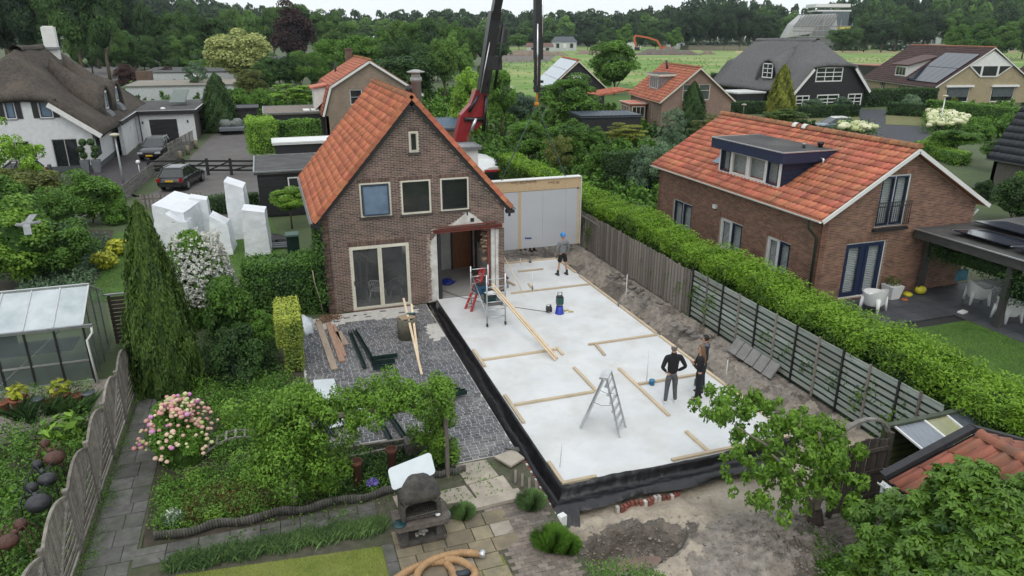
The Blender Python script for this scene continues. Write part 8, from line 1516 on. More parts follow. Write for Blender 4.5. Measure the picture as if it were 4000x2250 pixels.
for nm,P_ in(('boom',((0,124),(-12,106),(-36,99),(-62,95))),('stick',((-62,94),(-66,102),(-60,120)))):g=MB();[g.beam(fx(*a_),fx(*b_),1.6,3.6*m_px)for a_,b_ in zip(P_[:-1],P_[1:])];g.build(nm,OR_,ex)
g=MB();g.box(fx(-58,124),(6*m_px,3,7*m_px));g.build('bucket',BLACKP,ex)
ff=thing('field_fence','long grey paled fence at the far side of the field','fence',og(1850,128));a,b_=og(1765,128),og(2060,128)
FGW=mat('far_fence_wood',(.20,.18,.15),(.14,.125,.105))
for k in range(74):q=a.lerp(b_,k/74);g=MB();d_=(b_-a)/74;g.beam(q+UP*1.2,q+d_*.8+UP*1.2,.15,3.0);g.build('pale',FGW,ff)
sh2=flatbox('hut','small brown hut at the left end of the far field fence','hut',og(1732,126),20,10,2.5,FGW,rm=MATS['brown_brick3'])
CS=mat('white_insulation',(.5,.5,.5),(.4,.4,.4));q=og(1985,126);D_=(q-CAM).length;mp=D_/(FPX/O)
def fpt(u,v,dd=0):a_=og(u,126);return Vector((a_.x,a_.y,0))+EY*dd+UP*((126-v)*mp)
cs=thing('house_under_construction','unfinished house with pale striped roof battens behind scaffolding','house',fpt(2020,126));g=MB();g.prism([fpt(1975,100),fpt(1990,72),fpt(2015,52),fpt(2090,50),fpt(2100,84),fpt(2030,92)],EY*12);g.build('roof',CS,cs)
for k in range(12):g=MB();g.beam(fpt(1990+k*8,76,-1),fpt(2006+k*8,52,-1),.5,.5);g.build('rafter',ZINC,cs)
g=MB();g.prism([fpt(2000,97,-2),fpt(2030,97,-2),fpt(2058,62,-2),fpt(2095,97,-2),fpt(2095,126,-2),fpt(2000,126,-2)],EY*3);g.build('gable',mat('grey_blocks',(.26,.26,.255)),cs)
g=MB()
for u in range(1985,2150,14):g.tube([fpt(u,126,-5),fpt(u,62+(u%3)*8,-5)],.22,4)
for v in(110,98,86,76):g.tube([fpt(1980,v,-5),fpt(2150,v,-5)],.25,4)
g.build('scaffolding',ZINC,cs)
f9=thing('flat_roofed_building','modern building with thin white flat roof slabs behind the building site','building',fpt(2110,126,20))
for(u0,u1,v0,v1,m_)in((2062,2150,35,28,WHITE),(2068,2154,44,41,WHITE),(2080,2150,126,44,mat('glass_facade',(.12,.15,.17)))):g=MB();g.hexa([fpt(u0,v0,15),fpt(u1,v0,15),fpt(u1,v0,32),fpt(u0,v0,32),fpt(u0,v1,15),fpt(u1,v1,15),fpt(u1,v1,32),fpt(u0,v1,32)]);g.build('roof_slab' if m_ is WHITE else 'facade',m_,f9)
yl=thing('site_cabin','yellow topped site container among the trees','container',fpt(2126,126,8));g=MB();g.prism([fpt(2108,112),fpt(2126,112),fpt(2126,82),fpt(2108,82)],EY*5);g.build('wall',mat('site_yellow',(.42,.36,.10)),yl);g=MB();g.prism([fpt(2103,82,-1),fpt(2130,82,-1),fpt(2130,77,-1),fpt(2103,77,-1)],EY*7);g.build('roof',mat('site_yellow_top',(.7,.6,.12)),yl)
GH2=mat('far_glasshouse',(.5,.53,.54));g=MB();g.prism([fpt(2262,126),fpt(2262,92),fpt(2390,88),fpt(2420,126)],EY*20);o=g.build('glasshouse',GH2,None);tag(o,'pale glasshouses glimpsed between the trees of the right wood','glasshouse');g=MB();g.prism([fpt(2530,126),fpt(2530,84),fpt(2600,82),fpt(2600,126)],EY*20);o=g.build('glasshouse',GH2,None);tag(o,'pale building glimpsed behind trees at the right edge','building')
def fhouse(lab,u0,u1,vb,vr,ve,wm,rm,hip=0):
 a,b_=og(u0,vb),og(u1,vb);w=(b_-a).length;ze,zr=hp(a,ve*O),hp(a,vr*O);d=(b_-a)/w;e=Vector((-d.y,d.x,0))*w*.5;t=thing('distant_house',lab,'house',(a+b_)/2);g=MB();g.prism([a,b_,b_+UP*ze,a+UP*ze],e);g.build('wall',wm,t)
 g=MB();g.hexa([a+UP*ze-d*.8-e*.04,b_+UP*ze+d*.8-e*.04,b_+UP*ze+e*1.04,a+UP*ze+e*1.04,a+e*.5+UP*zr+d*hip,b_+e*.5+UP*zr-d*hip,b_+e*.52+UP*zr-d*hip,a+e*.52+UP*zr+d*hip]);g.build('roof',rm,t)
 for k in range(3):q=a.lerp(b_,.18+.28*k)-e*.01;g=MB();g.prism([q+UP*ze*.35,q+d*w*.12+UP*ze*.35,q+d*w*.12+UP*ze*.85,q+UP*ze*.85],-e*.01);g.build('window',WHITE if k%2 else GLASS,t)
SLR=mat('slate_roof',(.10,.115,.13),(.075,.085,.1));
fhouse('bungalow with long purple grey tiled roof among the trees',425,530,160,98,136,WB,TILE_P);fhouse('grey roofed house left of the boom at the edge of the field',1175,1262,133,103,118,WB,SLR);fhouse('long grey roofed house right of the crane jib',1388,1450,128,92,106,WB,SLR,2);fhouse('blue grey roofed white house behind the round tree',1558,1612,124,92,106,WHITE,SLR);fhouse('brown roofed house among the trees above the second house',858,905,135,100,112,WB,mat('far_brown_roof',(.16,.09,.075)));fhouse('low white shed roof near the right building site',1325,1390,132,108,118,WB,MATS['far_brown_roof']);fhouse('grey roofed house deep in the trees right of the excavator',1680,1722,122,96,108,WB,SLR)
for k,u in enumerate((2011*.9+60,2020*.9+62)):a=og(u,100);g=MB();g.tube([a,a+UP*hp(a,4)],1.2,6);o=g.build('chimney_stack',GREYP,None);tag(o,'thin pale chimney stack far on the horizon','chimney stack','two chimney stacks on the horizon')
def pt(u,vb,vt,hw,kind,m,label,name='tree',cat='tree',group=None,trunk=.25,seed=None,ryk=1.0,dz=0.0,hw2=None):
 p=og(u,vb,dz);D=(p-CAM).dot(EY)*CP-(p.z-CH)*SP;r=hw*O/FPX*D;h=hp(p,vt*O)-dz
 return tree(name,label,kind,m,p,r,h,trunk=trunk,cat=cat,group=group,seed=seed,ry=r*ryk)
TOP=[(-80,-60),(300,-60),(480,-25),(575,4),(640,8),(700,22),(760,26),(850,26),(930,33),(1000,28),(1080,22),(1180,27),(1250,25),(1400,27),(1500,24),(1560,24),(1620,16),(1660,24),(1700,5),(1750,-12),(1900,-8),(1955,10),(2000,16),(2060,12),(2110,-5),(2250,-30),(2680,-50)]
LM=[(80,'above the thatched roof'),(180,'left of the alley gap'),(300,'over the white chimney side'),(430,'above the bungalow roofs'),(560,'left of the cream blossom'),(680,'over the cream blossom'),(780,'by the copper beech'),(880,'above the second house'),(980,'right of the brick chimney'),(1080,'above the steel flue'),(1180,'left of the crane boom'),(1300,'between boom and jib'),(1420,'right of the jib'),(1520,'left of the round tree'),(1640,'behind the excavator'),(1760,'left of the field fence'),(1880,'over the field fence'),(1990,'left of the building site'),(2100,'at the building site'),(2220,'over the black house'),(2340,'left of the solar roof'),(2450,'over the yellow house'),(9999,'near the right edge')]
def wood(label,rows,m):
 """a far-off wood that reads as one mass"""
 parts=[]
 for u0,u1,step,vb,tops,hw,kind,jit in rows:
  u=u0
  while u<u1:
   p=og(u,vb+random.uniform(-2,2));D=(p-CAM).dot(EY)*CP-(p.z-CH)*SP;h=hp(p,(np.interp(u,[a for a,b in tops],[b for a,b in tops])+random.uniform(-jit*.6,jit))*O);r=hw*random.uniform(.75,1.35)*O/FPX*D
   me=crown(kind,random.randint(0,2));n=len(me.polygons);V=np.empty(n*12,np.float32);me.vertices.foreach_get('co',V);V=V.reshape(n,4,3);T=np.empty(n,np.float32);me.attributes['tint'].data.foreach_get('value',T);k=min(n,1500 if kind=='far' else 700);ix=RNG.choice(n,k,replace=False);V=V[ix];c=V.mean(1,keepdims=True);V=c+(V-c)*1.45
   a=random.uniform(0,6.28);Rm=np.array([[math.cos(a),math.sin(a),0],[-math.sin(a),math.cos(a),0],[0,0,1]]);V=(V.reshape(-1,3)@Rm)*np.array([r,r*.8,h/(2 if kind=='far' else 1.25)])+np.array(p);parts.append((V,np.arange(4*k).reshape(k,4),np.clip(T[ix]+random.uniform(-.15,.3),0,1)));u+=step*random.uniform(.7,1.25)
 V,F,T=join(parts);o=objmesh('woodland',rawmesh('woodland',V,F,T,m=m));tag(o,label,'wood',kind='stuff')
def row(u0,u1,step,vb,tops,hw,ms,label,group,kind='far',jit=5,trunk=.12,ryk=.8,vj=2):
 u=u0
 while u<u1:
  tv=np.interp(u,[a for a,b in tops],[b for a,b in tops])+random.uniform(-jit*.5,jit)
  s_=random.uniform(.85,1.25);pt(u,vb+random.uniform(-vj,vj),tv,hw*s_,kind,random.choice(ms),('narrow ' if s_<.98 else 'wide ' if s_>1.12 else '')+label+' '+next(b for a,b in LM if u<a),group=group,trunk=trunk,ryk=ryk);u+=step*random.uniform(.75,1.2)
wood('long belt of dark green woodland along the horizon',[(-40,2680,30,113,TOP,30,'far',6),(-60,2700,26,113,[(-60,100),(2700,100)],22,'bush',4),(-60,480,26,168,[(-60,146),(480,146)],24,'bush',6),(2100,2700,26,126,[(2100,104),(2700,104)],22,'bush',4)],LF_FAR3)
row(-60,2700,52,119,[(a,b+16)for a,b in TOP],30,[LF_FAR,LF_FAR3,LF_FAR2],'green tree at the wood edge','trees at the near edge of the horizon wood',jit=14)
LT=[(-80,-70),(250,-70),(360,-30),(430,20),(520,30),(600,40)]
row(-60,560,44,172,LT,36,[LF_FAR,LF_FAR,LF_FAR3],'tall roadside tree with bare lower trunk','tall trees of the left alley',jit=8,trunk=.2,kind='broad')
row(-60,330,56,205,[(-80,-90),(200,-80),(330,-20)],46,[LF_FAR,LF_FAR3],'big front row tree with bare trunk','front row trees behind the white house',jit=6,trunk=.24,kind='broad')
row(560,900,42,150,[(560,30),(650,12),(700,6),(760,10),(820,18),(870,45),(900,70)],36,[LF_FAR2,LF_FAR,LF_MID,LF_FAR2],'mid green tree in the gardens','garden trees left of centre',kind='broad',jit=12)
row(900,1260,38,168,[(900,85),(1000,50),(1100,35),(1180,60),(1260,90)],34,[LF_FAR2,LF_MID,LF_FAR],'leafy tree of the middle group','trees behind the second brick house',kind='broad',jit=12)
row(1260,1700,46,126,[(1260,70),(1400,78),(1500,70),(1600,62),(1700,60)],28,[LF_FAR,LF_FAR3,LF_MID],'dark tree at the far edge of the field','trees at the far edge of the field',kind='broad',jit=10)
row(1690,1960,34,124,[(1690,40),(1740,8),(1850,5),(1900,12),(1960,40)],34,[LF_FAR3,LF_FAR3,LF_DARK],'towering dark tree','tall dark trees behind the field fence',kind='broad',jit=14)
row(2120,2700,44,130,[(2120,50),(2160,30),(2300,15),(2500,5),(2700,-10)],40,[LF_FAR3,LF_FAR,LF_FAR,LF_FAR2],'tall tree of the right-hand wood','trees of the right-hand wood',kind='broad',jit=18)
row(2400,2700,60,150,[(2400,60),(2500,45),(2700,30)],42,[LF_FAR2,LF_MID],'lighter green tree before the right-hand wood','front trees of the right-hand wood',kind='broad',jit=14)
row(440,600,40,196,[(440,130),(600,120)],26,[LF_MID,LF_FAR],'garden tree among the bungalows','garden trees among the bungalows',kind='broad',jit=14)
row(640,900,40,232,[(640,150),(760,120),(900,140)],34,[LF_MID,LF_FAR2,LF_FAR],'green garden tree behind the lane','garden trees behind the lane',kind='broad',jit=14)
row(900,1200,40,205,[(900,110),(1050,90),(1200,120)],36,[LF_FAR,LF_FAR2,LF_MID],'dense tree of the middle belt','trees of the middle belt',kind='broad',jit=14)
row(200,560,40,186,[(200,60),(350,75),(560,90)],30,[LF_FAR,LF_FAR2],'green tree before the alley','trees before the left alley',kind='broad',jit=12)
pt(608,222,54,84,'broad',LF_CREAM,'big round tree covered in cream blossom',trunk=.1);pt(365,178,110,78,'layered',LF_LIGHT,'bright green spreading tree left of the cream blossoming tree',trunk=.2);pt(330,215,165,42,'bush',LF_RED,'purple leaved shrub behind the thatched roof','shrub','shrub');pt(420,208,170,30,'bush',LF_RED,'small purple shrub left of the bungalow roof','shrub','shrub')
pt(705,215,140,60,'broad',LF_RED,'round purple black leaved tree beside the cream blossoming tree',trunk=.1);pt(745,175,2,56,'broad',LF_RED,'tall dark copper beech on the skyline left of centre',trunk=.05);pt(735,275,190,62,'layered',LF_LIGHT,'light green spreading shrub left of the second house','shrub','shrub',trunk=.1)
pt(558,330,185,48,'cone',LF_DARK,'dark broad conifer at the end of the garage',trunk=.02);pt(600,300,215,42,'bush',LF_MID,'green shrub right of the dark conifer behind the garage','shrub','shrub');pt(500,250,140,36,'airy',LF_BLUE,'grey green open tree before the white bungalow');pt(640,275,170,40,'broad',LF_OLIVE,'olive green tree below the cream blossoming tree');pt(660,290,225,34,'bush',LF_MID,'round green shrub beside the lane end','shrub','shrub')
pt(1022,262,112,96,'broad',LF_DARK,'dark dense broad tree directly behind the steel flue',trunk=.08);pt(905,215,85,58,'broad',LF_MID,'green tree right of the second house chimney');pt(830,205,95,50,'broad',LF_MID,'green tree left of the second house chimney');pt(1120,262,60,44,'broad',LF_FAR2,'tall slim green tree left of the crane boom')
pt(1182,372,168,62,'airy',LF_LIGHT,'light green birch beside the red crane knuckle',trunk=.12,seed=0);pt(1182,368,190,50,'broad',LF_LIGHT,'pale green willow behind the birch by the crane',trunk=.12);pt(1262,345,170,42,'broad',LF_MID,'mid green fruit tree between boom and jib');pt(1225,330,150,30,'broad',LF_FAR,'dark green tree right behind the crane boom');pt(1310,330,225,40,'broad',LF_BLUE,'grey green tree left of the jib hook')
pt(1432,320,185,78,'broad',LF_MID,'leafy green tree standing in front of the solar roofed barn',trunk=.1,seed=1);pt(1545,238,97,64,'broad',LF_MID,'big round green tree between barn and small brick house',trunk=.08,seed=0)
pt(1330,415,300,52,'broad',LF_MID,'dense green garden tree behind the left end of the wall panel',trunk=.08);pt(1425,415,288,56,'broad',LF_MID,'bright green garden tree just right of the hook',trunk=.08);pt(1400,445,335,50,'airy',LF_OLIVE,'olive coloured see-through tree in front of the garden trees',trunk=.1);pt(1495,415,320,36,'broad',LF_MID,'slim green tree on stakes in the back garden',trunk=.3);pt(1500,452,355,40,'bush',LF_MID,'round green bush behind the end of the tall hedge','shrub','shrub')
pt(1575,365,298,60,'layered',LF_GOLD,'gold tipped spreading maple by the dark carport','shrub','shrub',trunk=.1);pt(1650,490,350,62,'airy',LF_BLUE,'grey green airy tree in front of the orange roof corner',trunk=.15,seed=1);pt(1625,480,375,52,'bush',LF_BLUE,'grey green shrub at the corner of the orange roofed neighbour','shrub','shrub');pt(1690,400,270,50,'airy',LF_BLUE,'silvery shrub left of the dark conical conifer','shrub','shrub',trunk=.1)
pt(1738,318,205,38,'cone',LF_DARK,'dark conical conifer in front of the small brick gable',trunk=.02);pt(1790,350,275,60,'layered',LF_OLIVE,'olive brown spreading shrub right of the dark conifer','shrub','shrub',trunk=.1);pt(1958,305,163,38,'cone',LF_GOLD,'tall golden green conifer in front of the black thatched house',trunk=.02);pt(1975,320,262,60,'layered',LF_CON,'spreading green juniper at the foot of the golden conifer','shrub','shrub',trunk=.05)
pt(1840,225,145,16,'airy',LF_DARK,'thin monkey puzzle like conifer before the field',trunk=.1);pt(1825,248,212,28,'bush',LF_BLUE,'pale green shrub left of the black shed','shrub','shrub')
for u,lab in((2040,'clipped ball tree before the black boarded house, the left one'),(2113,'clipped ball tree before the black boarded house, the right one')):pt(u,291,243,25,'broad',LF_BLUE,lab,'ball_tree','tree',trunk=.28)
pt(2288,280,240,30,'bush',LF_BLUE,'grey green round shrub behind the low hedge by the driveway','shrub','shrub')
pt(2402,400,320,58,'broad',LF_MID,'multi-stemmed round pine beside the anthracite roof',trunk=.42);pt(2500,430,352,46,'broad',LF_MID,'smaller round pine close to the grey timber house',trunk=.4);pt(2360,395,325,40,'bush',LF_LIGHT,'light green shrub behind the neighbour ridge','shrub','shrub');pt(2460,352,290,46,'bush',LF_MID,'green shrub between round pines and the hydrangeas','shrub','shrub');pt(2540,350,280,46,'bush',LF_MID,'green shrub before the roller blinds house','shrub','shrub')
pt(2540,560,440,60,'broad',LF_DARK,'dark evergreen tree behind the veranda roof',trunk=.05);pt(2590,520,410,50,'broad',LF_MID,'mid green tree at the right edge above the veranda',trunk=.05);pt(2470,500,455,30,'bush',LF_DARK,'dark shrub at the far corner of the neighbour gable','shrub','shrub')
for k,(u,vb,vt,hw)in enumerate(((2395,300,248,14),(2205+215,300,262,14),(2450,302,268,16),(2480,300,272,16),(2510,300,270,14))):pt(u,vb-18,vt-14+12,hw,'bush',LF_DARK if k else LF_OLIVE,'dark rounded shrub under the roller blinds of the yellow brick house','shrub','shrub','shrubs along the yellow brick house')
pt(60,715,500,130,'broad',LF_LIGHT,'large fluffy light green shrub behind the greenhouse','shrub','shrub',trunk=.02,seed=1);pt(170,700,520,90,'broad',LF_MID,'green shrub between the light shrub and the hostas','shrub','shrub',trunk=.02);pt(235,560,425,80,'broad',LF_MID,'tall green shrub at the far end of the left lawn','shrub','shrub',trunk=.03);pt(70,540,400,90,'broad',LF_OLIVE,'yellowish green shrub left of the tall green shrub','shrub','shrub',trunk=.03);pt(150,640,470,80,'broad',LF_MID,'shrub with paler shoots in the middle of the left border','shrub','shrub',trunk=.02);pt(10,600,440,80,'broad',LF_MID,'shrub cut by the left edge of the picture','shrub','shrub',trunk=.02)
pt(60,520,300,90,'airy',LF_LIGHT,'open sapling with sparse pale leaves before the white house',trunk=.1,seed=2);pt(215,640,590,40,'bush',LF_BLUE,'low grey green plant beside the upper hosta','plant','plant');pt(300,560,490,40,'bush',LF_MID,'green shrub at the fence left of the narrow conifer','shrub','shrub')
pt(735,575,468,48,'broad',LF_LIGHT,'small fruit tree beside the black shed',trunk=.45)
pt(428,975,513,88,'cone',LF_CON,'tall dense conical conifer beside the garden path',trunk=.0,seed=0)
c_=COL.objects[-1]
def column_conifer():pass
pt(590,850,700,75,'bush',LF_MID,'green shrub below the white blossom, beside the ivy','shrub','shrub');pt(600,950,810,80,'bush',LF_DARK,'dark green shrub behind the low wooden rail','shrub','shrub');pt(660,860,790,50,'bush',LF_MID,'leafy plant left of the clipped yellow hedge','shrub','shrub')
t=pt(520,805,590,92,'bush',LF_MID,'tall shrub covered in white blossom right of the conifer','flowering_shrub','shrub',seed=1)
def blossoms(t,C,r,n,m,size=.05,name='blossom',balls=6):
 P=[];N_=[]
 for c,rr in zip(C,r):
  P.append(np.array([c])+unit(rnds(balls))*rr);N_.append(unit(rnds(balls))+np.array([0,0,.3]))
 P=np.concatenate(P)-np.array(wloc(t));N_=np.concatenate(N_);V,F,T=leaves(P,N_,size,size,.5);o=objmesh(name,rawmesh(name,V,F,T,m=m),t);o['kind']='stuff'
b0=Vector(t.location);cs_=[]
for k in range(2000):
 a=random.uniform(0,6.28);s=random.uniform(.15,1);z=.5+2.9*s**.8*random.uniform(.5,1);rr=1.25*(1-(z/3.9)**2)**.5*random.uniform(.75,1.02);cs_.append(b0+Vector((math.cos(a)*rr,math.sin(a)*rr,z)))
blossoms(t,[tuple(c)for c in cs_],[.045]*len(cs_),0,PETAL_W,.07,balls=9)
for k in range(5):a=b0+Vector((random.uniform(-.5,.6),0,2.2));g=MB();e_=a+Vector((random.uniform(-.6,.9),random.uniform(-.3,.3),1.0));g.tube([a,e_],[.02,.008],5);g.build('branch',BARK,t);blossoms(t,[tuple(a.lerp(e_,random.uniform(.3,1))+Vector([random.uniform(-.08,.08)for _ in range(3)]))for _ in range(26)],[.04]*26,0,PETAL_W,.06,balls=8)
t=pt(462,1150,1000,88,'bush',LF_MID,'shrub full of pink and cream flower balls beside the path','flowering_shrub','shrub',seed=2);b0=Vector(t.location);h_=hp(b0,1000*O)
for m_,n,sz in((PETAL_P,170,.068),(PETAL_Y,70,.06),(PETAL_M,18,.075)):
 mb_=MB()
 for k in range(n):
  a=random.uniform(0,6.28);e_=random.uniform(.05,1)**.7*math.pi/2;q=b0+Vector((math.cos(a)*math.cos(e_)*(.9+.16*math.sin(a*5))+random.gauss(0,.04),math.sin(a)*math.cos(e_)*(.85+.15*math.sin(a*3))-.05,.15+math.sin(e_)*h_*(.80+.1*math.sin(a*4))+random.gauss(0,.05)));mb_.ball(q,sz*random.uniform(.6,1.1),7,5,t=random.random(),sc=(1,1,.8))
 o=mb_.build('flower_heads',m_,t);o['kind']='stuff'
for(a,b,lab)in((900,470,'yellow green hosta clump, the farther one at the lawn edge'),(800,570,'yellow green hosta clump, the nearer one at the lawn edge')):
 p=gp(a/1.932,750+b/1.932);t=thing('hosta',lab,'plant',p);leafy_bits('foliage',LF_YEL,t,p,.55,.75,420,.26,.13,up=.9)
iv=thing('ivy_hedge','thick ivy covered hedge running up to the left corner of the main house','hedge',(-1.4,1.0,0));leafy_box('foliage',LF_IVY,iv,[((-1.35,1.0,1.0),(2.75,1.5,2.0),0),((-.15,.12,1.9),(.32,.35,3.0),0),((-2.4,.6,.8),(.9,1.2,1.5),0)],620,.09,.07,lump=.16,top_tint=.28)
g=MB();g.tube([(-.45,-.0,1.75),(-.42,-.02,1.3),(-.3,-.04,.7),(-.22,-.06,.05)],.02,6);g.build('bare_stem',mat('pale_stem',(.35,.30,.22)),iv)
yh2=thing('clipped_hedge','narrow clipped hedge with yellow and green leaves at the patio edge','hedge',(-1.5,-3.9,0));leafy_box('foliage',leafmat('privet_leaf',(.045,.09,.02),(.30,.34,.07),wscale=1.6),yh2,[((-1.48,-3.7,1.35),(.72,2.0,.9),0),((-1.42,-3.9,.55),(.5,1.5,1.0),0)],1100,.07,.045,lump=.1,top_tint=.4)
def hedge(label,p,w,d,h,rz=0,m=None,dens=300,L=.1,z0=0.0,top=.25):
 p=Vector(p);t=thing('hedge',label,'hedge',p);c=p+rightv(rz)*w/2+dirv(rz)*d/2+UP*(h/2+z0);leafy_box('foliage',m or LF_DARK,t,[(c,(w,d,h),-R(rz))],dens,L,L*.6,lump=.12,top_tint=top);return t
hedge('low box hedge behind the white wrapped stacks',(-6.2,17.8,0),3.8,.8,1.0);
pl1=thing('pleached_hedge','pleached leafy hedge on thin trunks before the second house','hedge',og(725,410));q=og(705,408);q2=og(812,400);leafy_box('foliage',LF_MID,pl1,[(((q+q2)/2)+UP*2.35,((q2-q).length,.9,1.7),math.atan2((q2-q).y,(q2-q).x))],260,.16,.12,lump=.25)
for k in range(4):g=MB();r_=q.lerp(q2,(k+.5)/4);g.tube([r_,r_+UP*1.9],.07,6);g.build('trunk',BARK,pl1)
pl2=thing('pleached_hedge','light green column of foliage on thin trunks at the lane','hedge',og(672,415));q=og(675,415);leafy_box('foliage',LF_LIGHT,pl2,[(q+Vector((-.2,1.6,2.1)),(1.9,3.6,2.6),.1)],260,.14,.1,lump=.3)
for k in range(3):g=MB();r_=q+Vector((.1,1.2*k,0));g.tube([r_,r_+UP*1.4],.06,6);g.build('trunk',BARK,pl2)
hedge('dark hedge standing behind the staked tree in the back garden',og(1525,470),6.0,1.2,2.2,8,dens=220,L=.14)
hedge('hedge running away behind the garage roof',og(350,255),14,2.0,2.0,0,LF_MID,60,.3);a=gp(3000+190/1.932,895/1.932);b_=gp(3000+690/1.932,880/1.932);hedge('dark clipped hedge before the black boarded house',a,(b_-a).length,1.0,1.4,math.degrees(-math.atan2((b_-a).y,(b_-a).x)),dens=120,L=.2)
a=gp(3000+890/1.932,865/1.932);b_=gp(3000+1180/1.932,885/1.932);hedge('clipped dark hedge on the right side of the driveway',a,(b_-a).length,1.2,1.5,math.degrees(-math.atan2((b_-a).y,(b_-a).x)),dens=120,L=.2)
a=gp(3000+710/1.932,810/1.932);b_=gp(3000+1270/1.932,790/1.932);hedge('tall dark hedge between driveway and yellow brick house',a,(b_-a).length,2.0,2.3,math.degrees(-math.atan2((b_-a).y,(b_-a).x)),dens=80,L=.25)
a=gp(3000+1170/1.932,880/1.932);b_=gp(3000+1830/1.932,960/1.932);hedge('long green hedge along the road right of the driveway',a,(b_-a).length,1.5,2.0,math.degrees(-math.atan2((b_-a).y,(b_-a).x)),LF_MID,100,.2)
a=gp(3000+1080/1.932,1150/1.932);b_=gp(3000+1400/1.932,1250/1.932);hedge('hedge behind the ridge of the neighbour roof',a,(b_-a).length,1.3,1.0,math.degrees(-math.atan2((b_-a).y,(b_-a).x)),LF_LIGHT,160,.14)
a=gp(2000+1600/1.932,860/1.932);b_=gp(3000+0/1.932,860/1.932);hedge('hedge between the small brick house and the black sheds',a,(b_-a).length,1.2,1.5,math.degrees(-math.atan2((b_-a).y,(b_-a).x)),LF_DARK,120,.18)
hedge('dark black screened hedge at the end of the small house garden',gp(2000+1510/1.932,640/1.932),11,1.0,2.2,5,LF_FAR3,40,.3)
for(P,n,lab)in(([(1190,870),(1280,855),(1500,930),(1500,965),(1200,985)],130,'mass of cream yellow hydrangea flowers at the lamp by the driveway'),([(520,975),(600,960),(800,1000),(800,1020),(540,1010)],60,'cream hydrangea flowers behind the neighbour ridge beside the hatchback')):
 W4=[gp(3000+a/1.932,b/1.932+14)for a,b in P];c=sum(W4,Vector())/len(W4);t=thing('hydrangea',lab,'flowering shrub',c);S=scatter_poly(W4,n);mb_=MB();[mb_.ball((x,y,.75+.4*random.random()),random.uniform(.28,.5),7,5,t=random.random(),sc=(1,1,.7))for x,y,z in S];o=mb_.build('flower_heads',leafmat('cream_flower',(.45,.5,.22),(.75,.74,.5),trans=.1),t);o['kind']='stuff'
 V,F,T=leaves(np.repeat(S,26,0)-np.array(wloc(t))+rnds(n*26)*.45+np.array([0,0,.5]),np.tile([0,0,1.0],(n*26,1)),.25,.16,.6);objmesh('foliage',rawmesh('foliage',V,F,T,m=LF_MID),t)
def bedplants(name,lab,poly,n,h,m,L,Wd,seed=0,mound_=.0,kind='stuff',cat='plants',dens=26):
 S=scatter_poly(poly,n);P=np.repeat(S,dens,0);hh=RNG.uniform(.2,1,n)**1.3*h;hh=np.repeat(hh,dens);k=len(P);P=P+rnds(k)*np.array([.10,.10,0]);P[:,2]=P[:,2]+np.abs(RNG.uniform(0,1,k))*hh
 tt=np.clip(np.repeat(RNG.uniform(0,.55,n),dens)+RNG.uniform(0,.45,k),0,1);V,F,T=leaves(P,rnds(k)*.5+np.array([0,0,.8]),L,Wd,.6,tt);o=objmesh(name,rawmesh(name,V,F,T,m=m));tag(o,lab,cat,kind='stuff');return o
bedplants('bed_plants','tangled low green plants filling the bed between path and patio',[(-4.7,-9.4,0),(-1.3,-9.3,0),(.6,-10.2,0),(.5,-11.3,0),(-4.5,-11.6,0)],750,.42,LF_MID,.08,.03)
bedplants('bed_plants','reddish brown ground cover in the middle of the bed',[(-4.0,-10.2,0),(-2.0,-9.9,0),(-1.8,-11.2,0),(-4.1,-11.3,0)],420,.28,leafmat('leaf_rusty',(.04,.03,.015),(.13,.10,.04)),.06,.025)
bedplants('bed_plants','weeds and shrubs between conifer and vine',[(-4.6,-4.6,0),(-1.6,-4.9,0),(-1.3,-9.2,0),(-3.5,-9.2,0),(-3.6,-6.5,0)],620,.5,LF_MID,.08,.035)
bedplants('bed_plants','green plants in front of the patio behind the barbecue',[(-1.0,-9.8,0),(1.7,-9.9,0),(1.9,-10.9,0),(.9,-11.5,0),(-1.0,-11.4,0)],330,.35,LF_DARK,.07,.035)
bedplants('bed_plants','leafy plants and geraniums behind the lattice fence',[(-12,-5.9,0),(-6.2,-5.9,0),(-6.1,-14,0),(-12,-14,0)],1500,.6,LF_MID,.10,.05)
bedplants('bed_plants','low plants at the foot of the ivy hedge',[(-4.6,-4.4,0),(-1.9,-4.6,0),(-1.9,-.2,0),(-4.0,.6,0)],520,.6,LF_DARK,.09,.045)
bedplants('bed_plants','border plants along the left lawn',[(-11.5,4.6,0),(-9.0,4.6,0),(-9.1,8.3,0),(-9.7,14,0),(-12,14,0)],700,.7,LF_BLUE,.12,.06)
bedplants('fallen_vine_leaves','cut green leaves lying scattered over the stone slabs',[(-3.5,-11.9,.05),(2.8,-11.2,.05),(2.9,-12.6,.05),(0,-12.3,.05),(-4.0,-12.4,.05)],60,.03,LF_MID,.07,.035,dens=8)
bedplants('fallen_leaves','dry brown leaves swept against the wall below the ivy',[(-.5,-.9,.01),(.45,-.5,.01),(.2,-.2,.01),(-.3,-.15,.01)],60,.06,mat('dry_leaf',(.25,.15,.08),(.14,.08,.045)),.06,.04,dens=12)
bedplants('back_garden_plants','mixed shrubs and perennials filling the garden behind the tall hedge',[(14.5,8,0),(24,10,0),(34,38,0),(15,42,0)],900,1.1,LF_MID,.3,.17,dens=40)
bedplants('back_garden_plants','low growth in the gardens around the barn',[(16,44,0),(36,40,0),(44,66,0),(18,66,0)],700,1.2,LF_MID,.45,.25,dens=36)
bedplants('back_garden_plants','shaded shrubs between neighbour house and hedge line',[(24,8,0),(45,14,0),(55,40,0),(36,42,0)],800,1.3,LF_DARK,.4,.22,dens=36)  # dark leaf colour over the whole patch
bedplants('back_garden_plants','shrubbery behind the second brick house',[(-4,62,0),(30,62,0),(40,100,0),(-8,100,0)],700,2.0,LF_MID,.6,.35,dens=36)
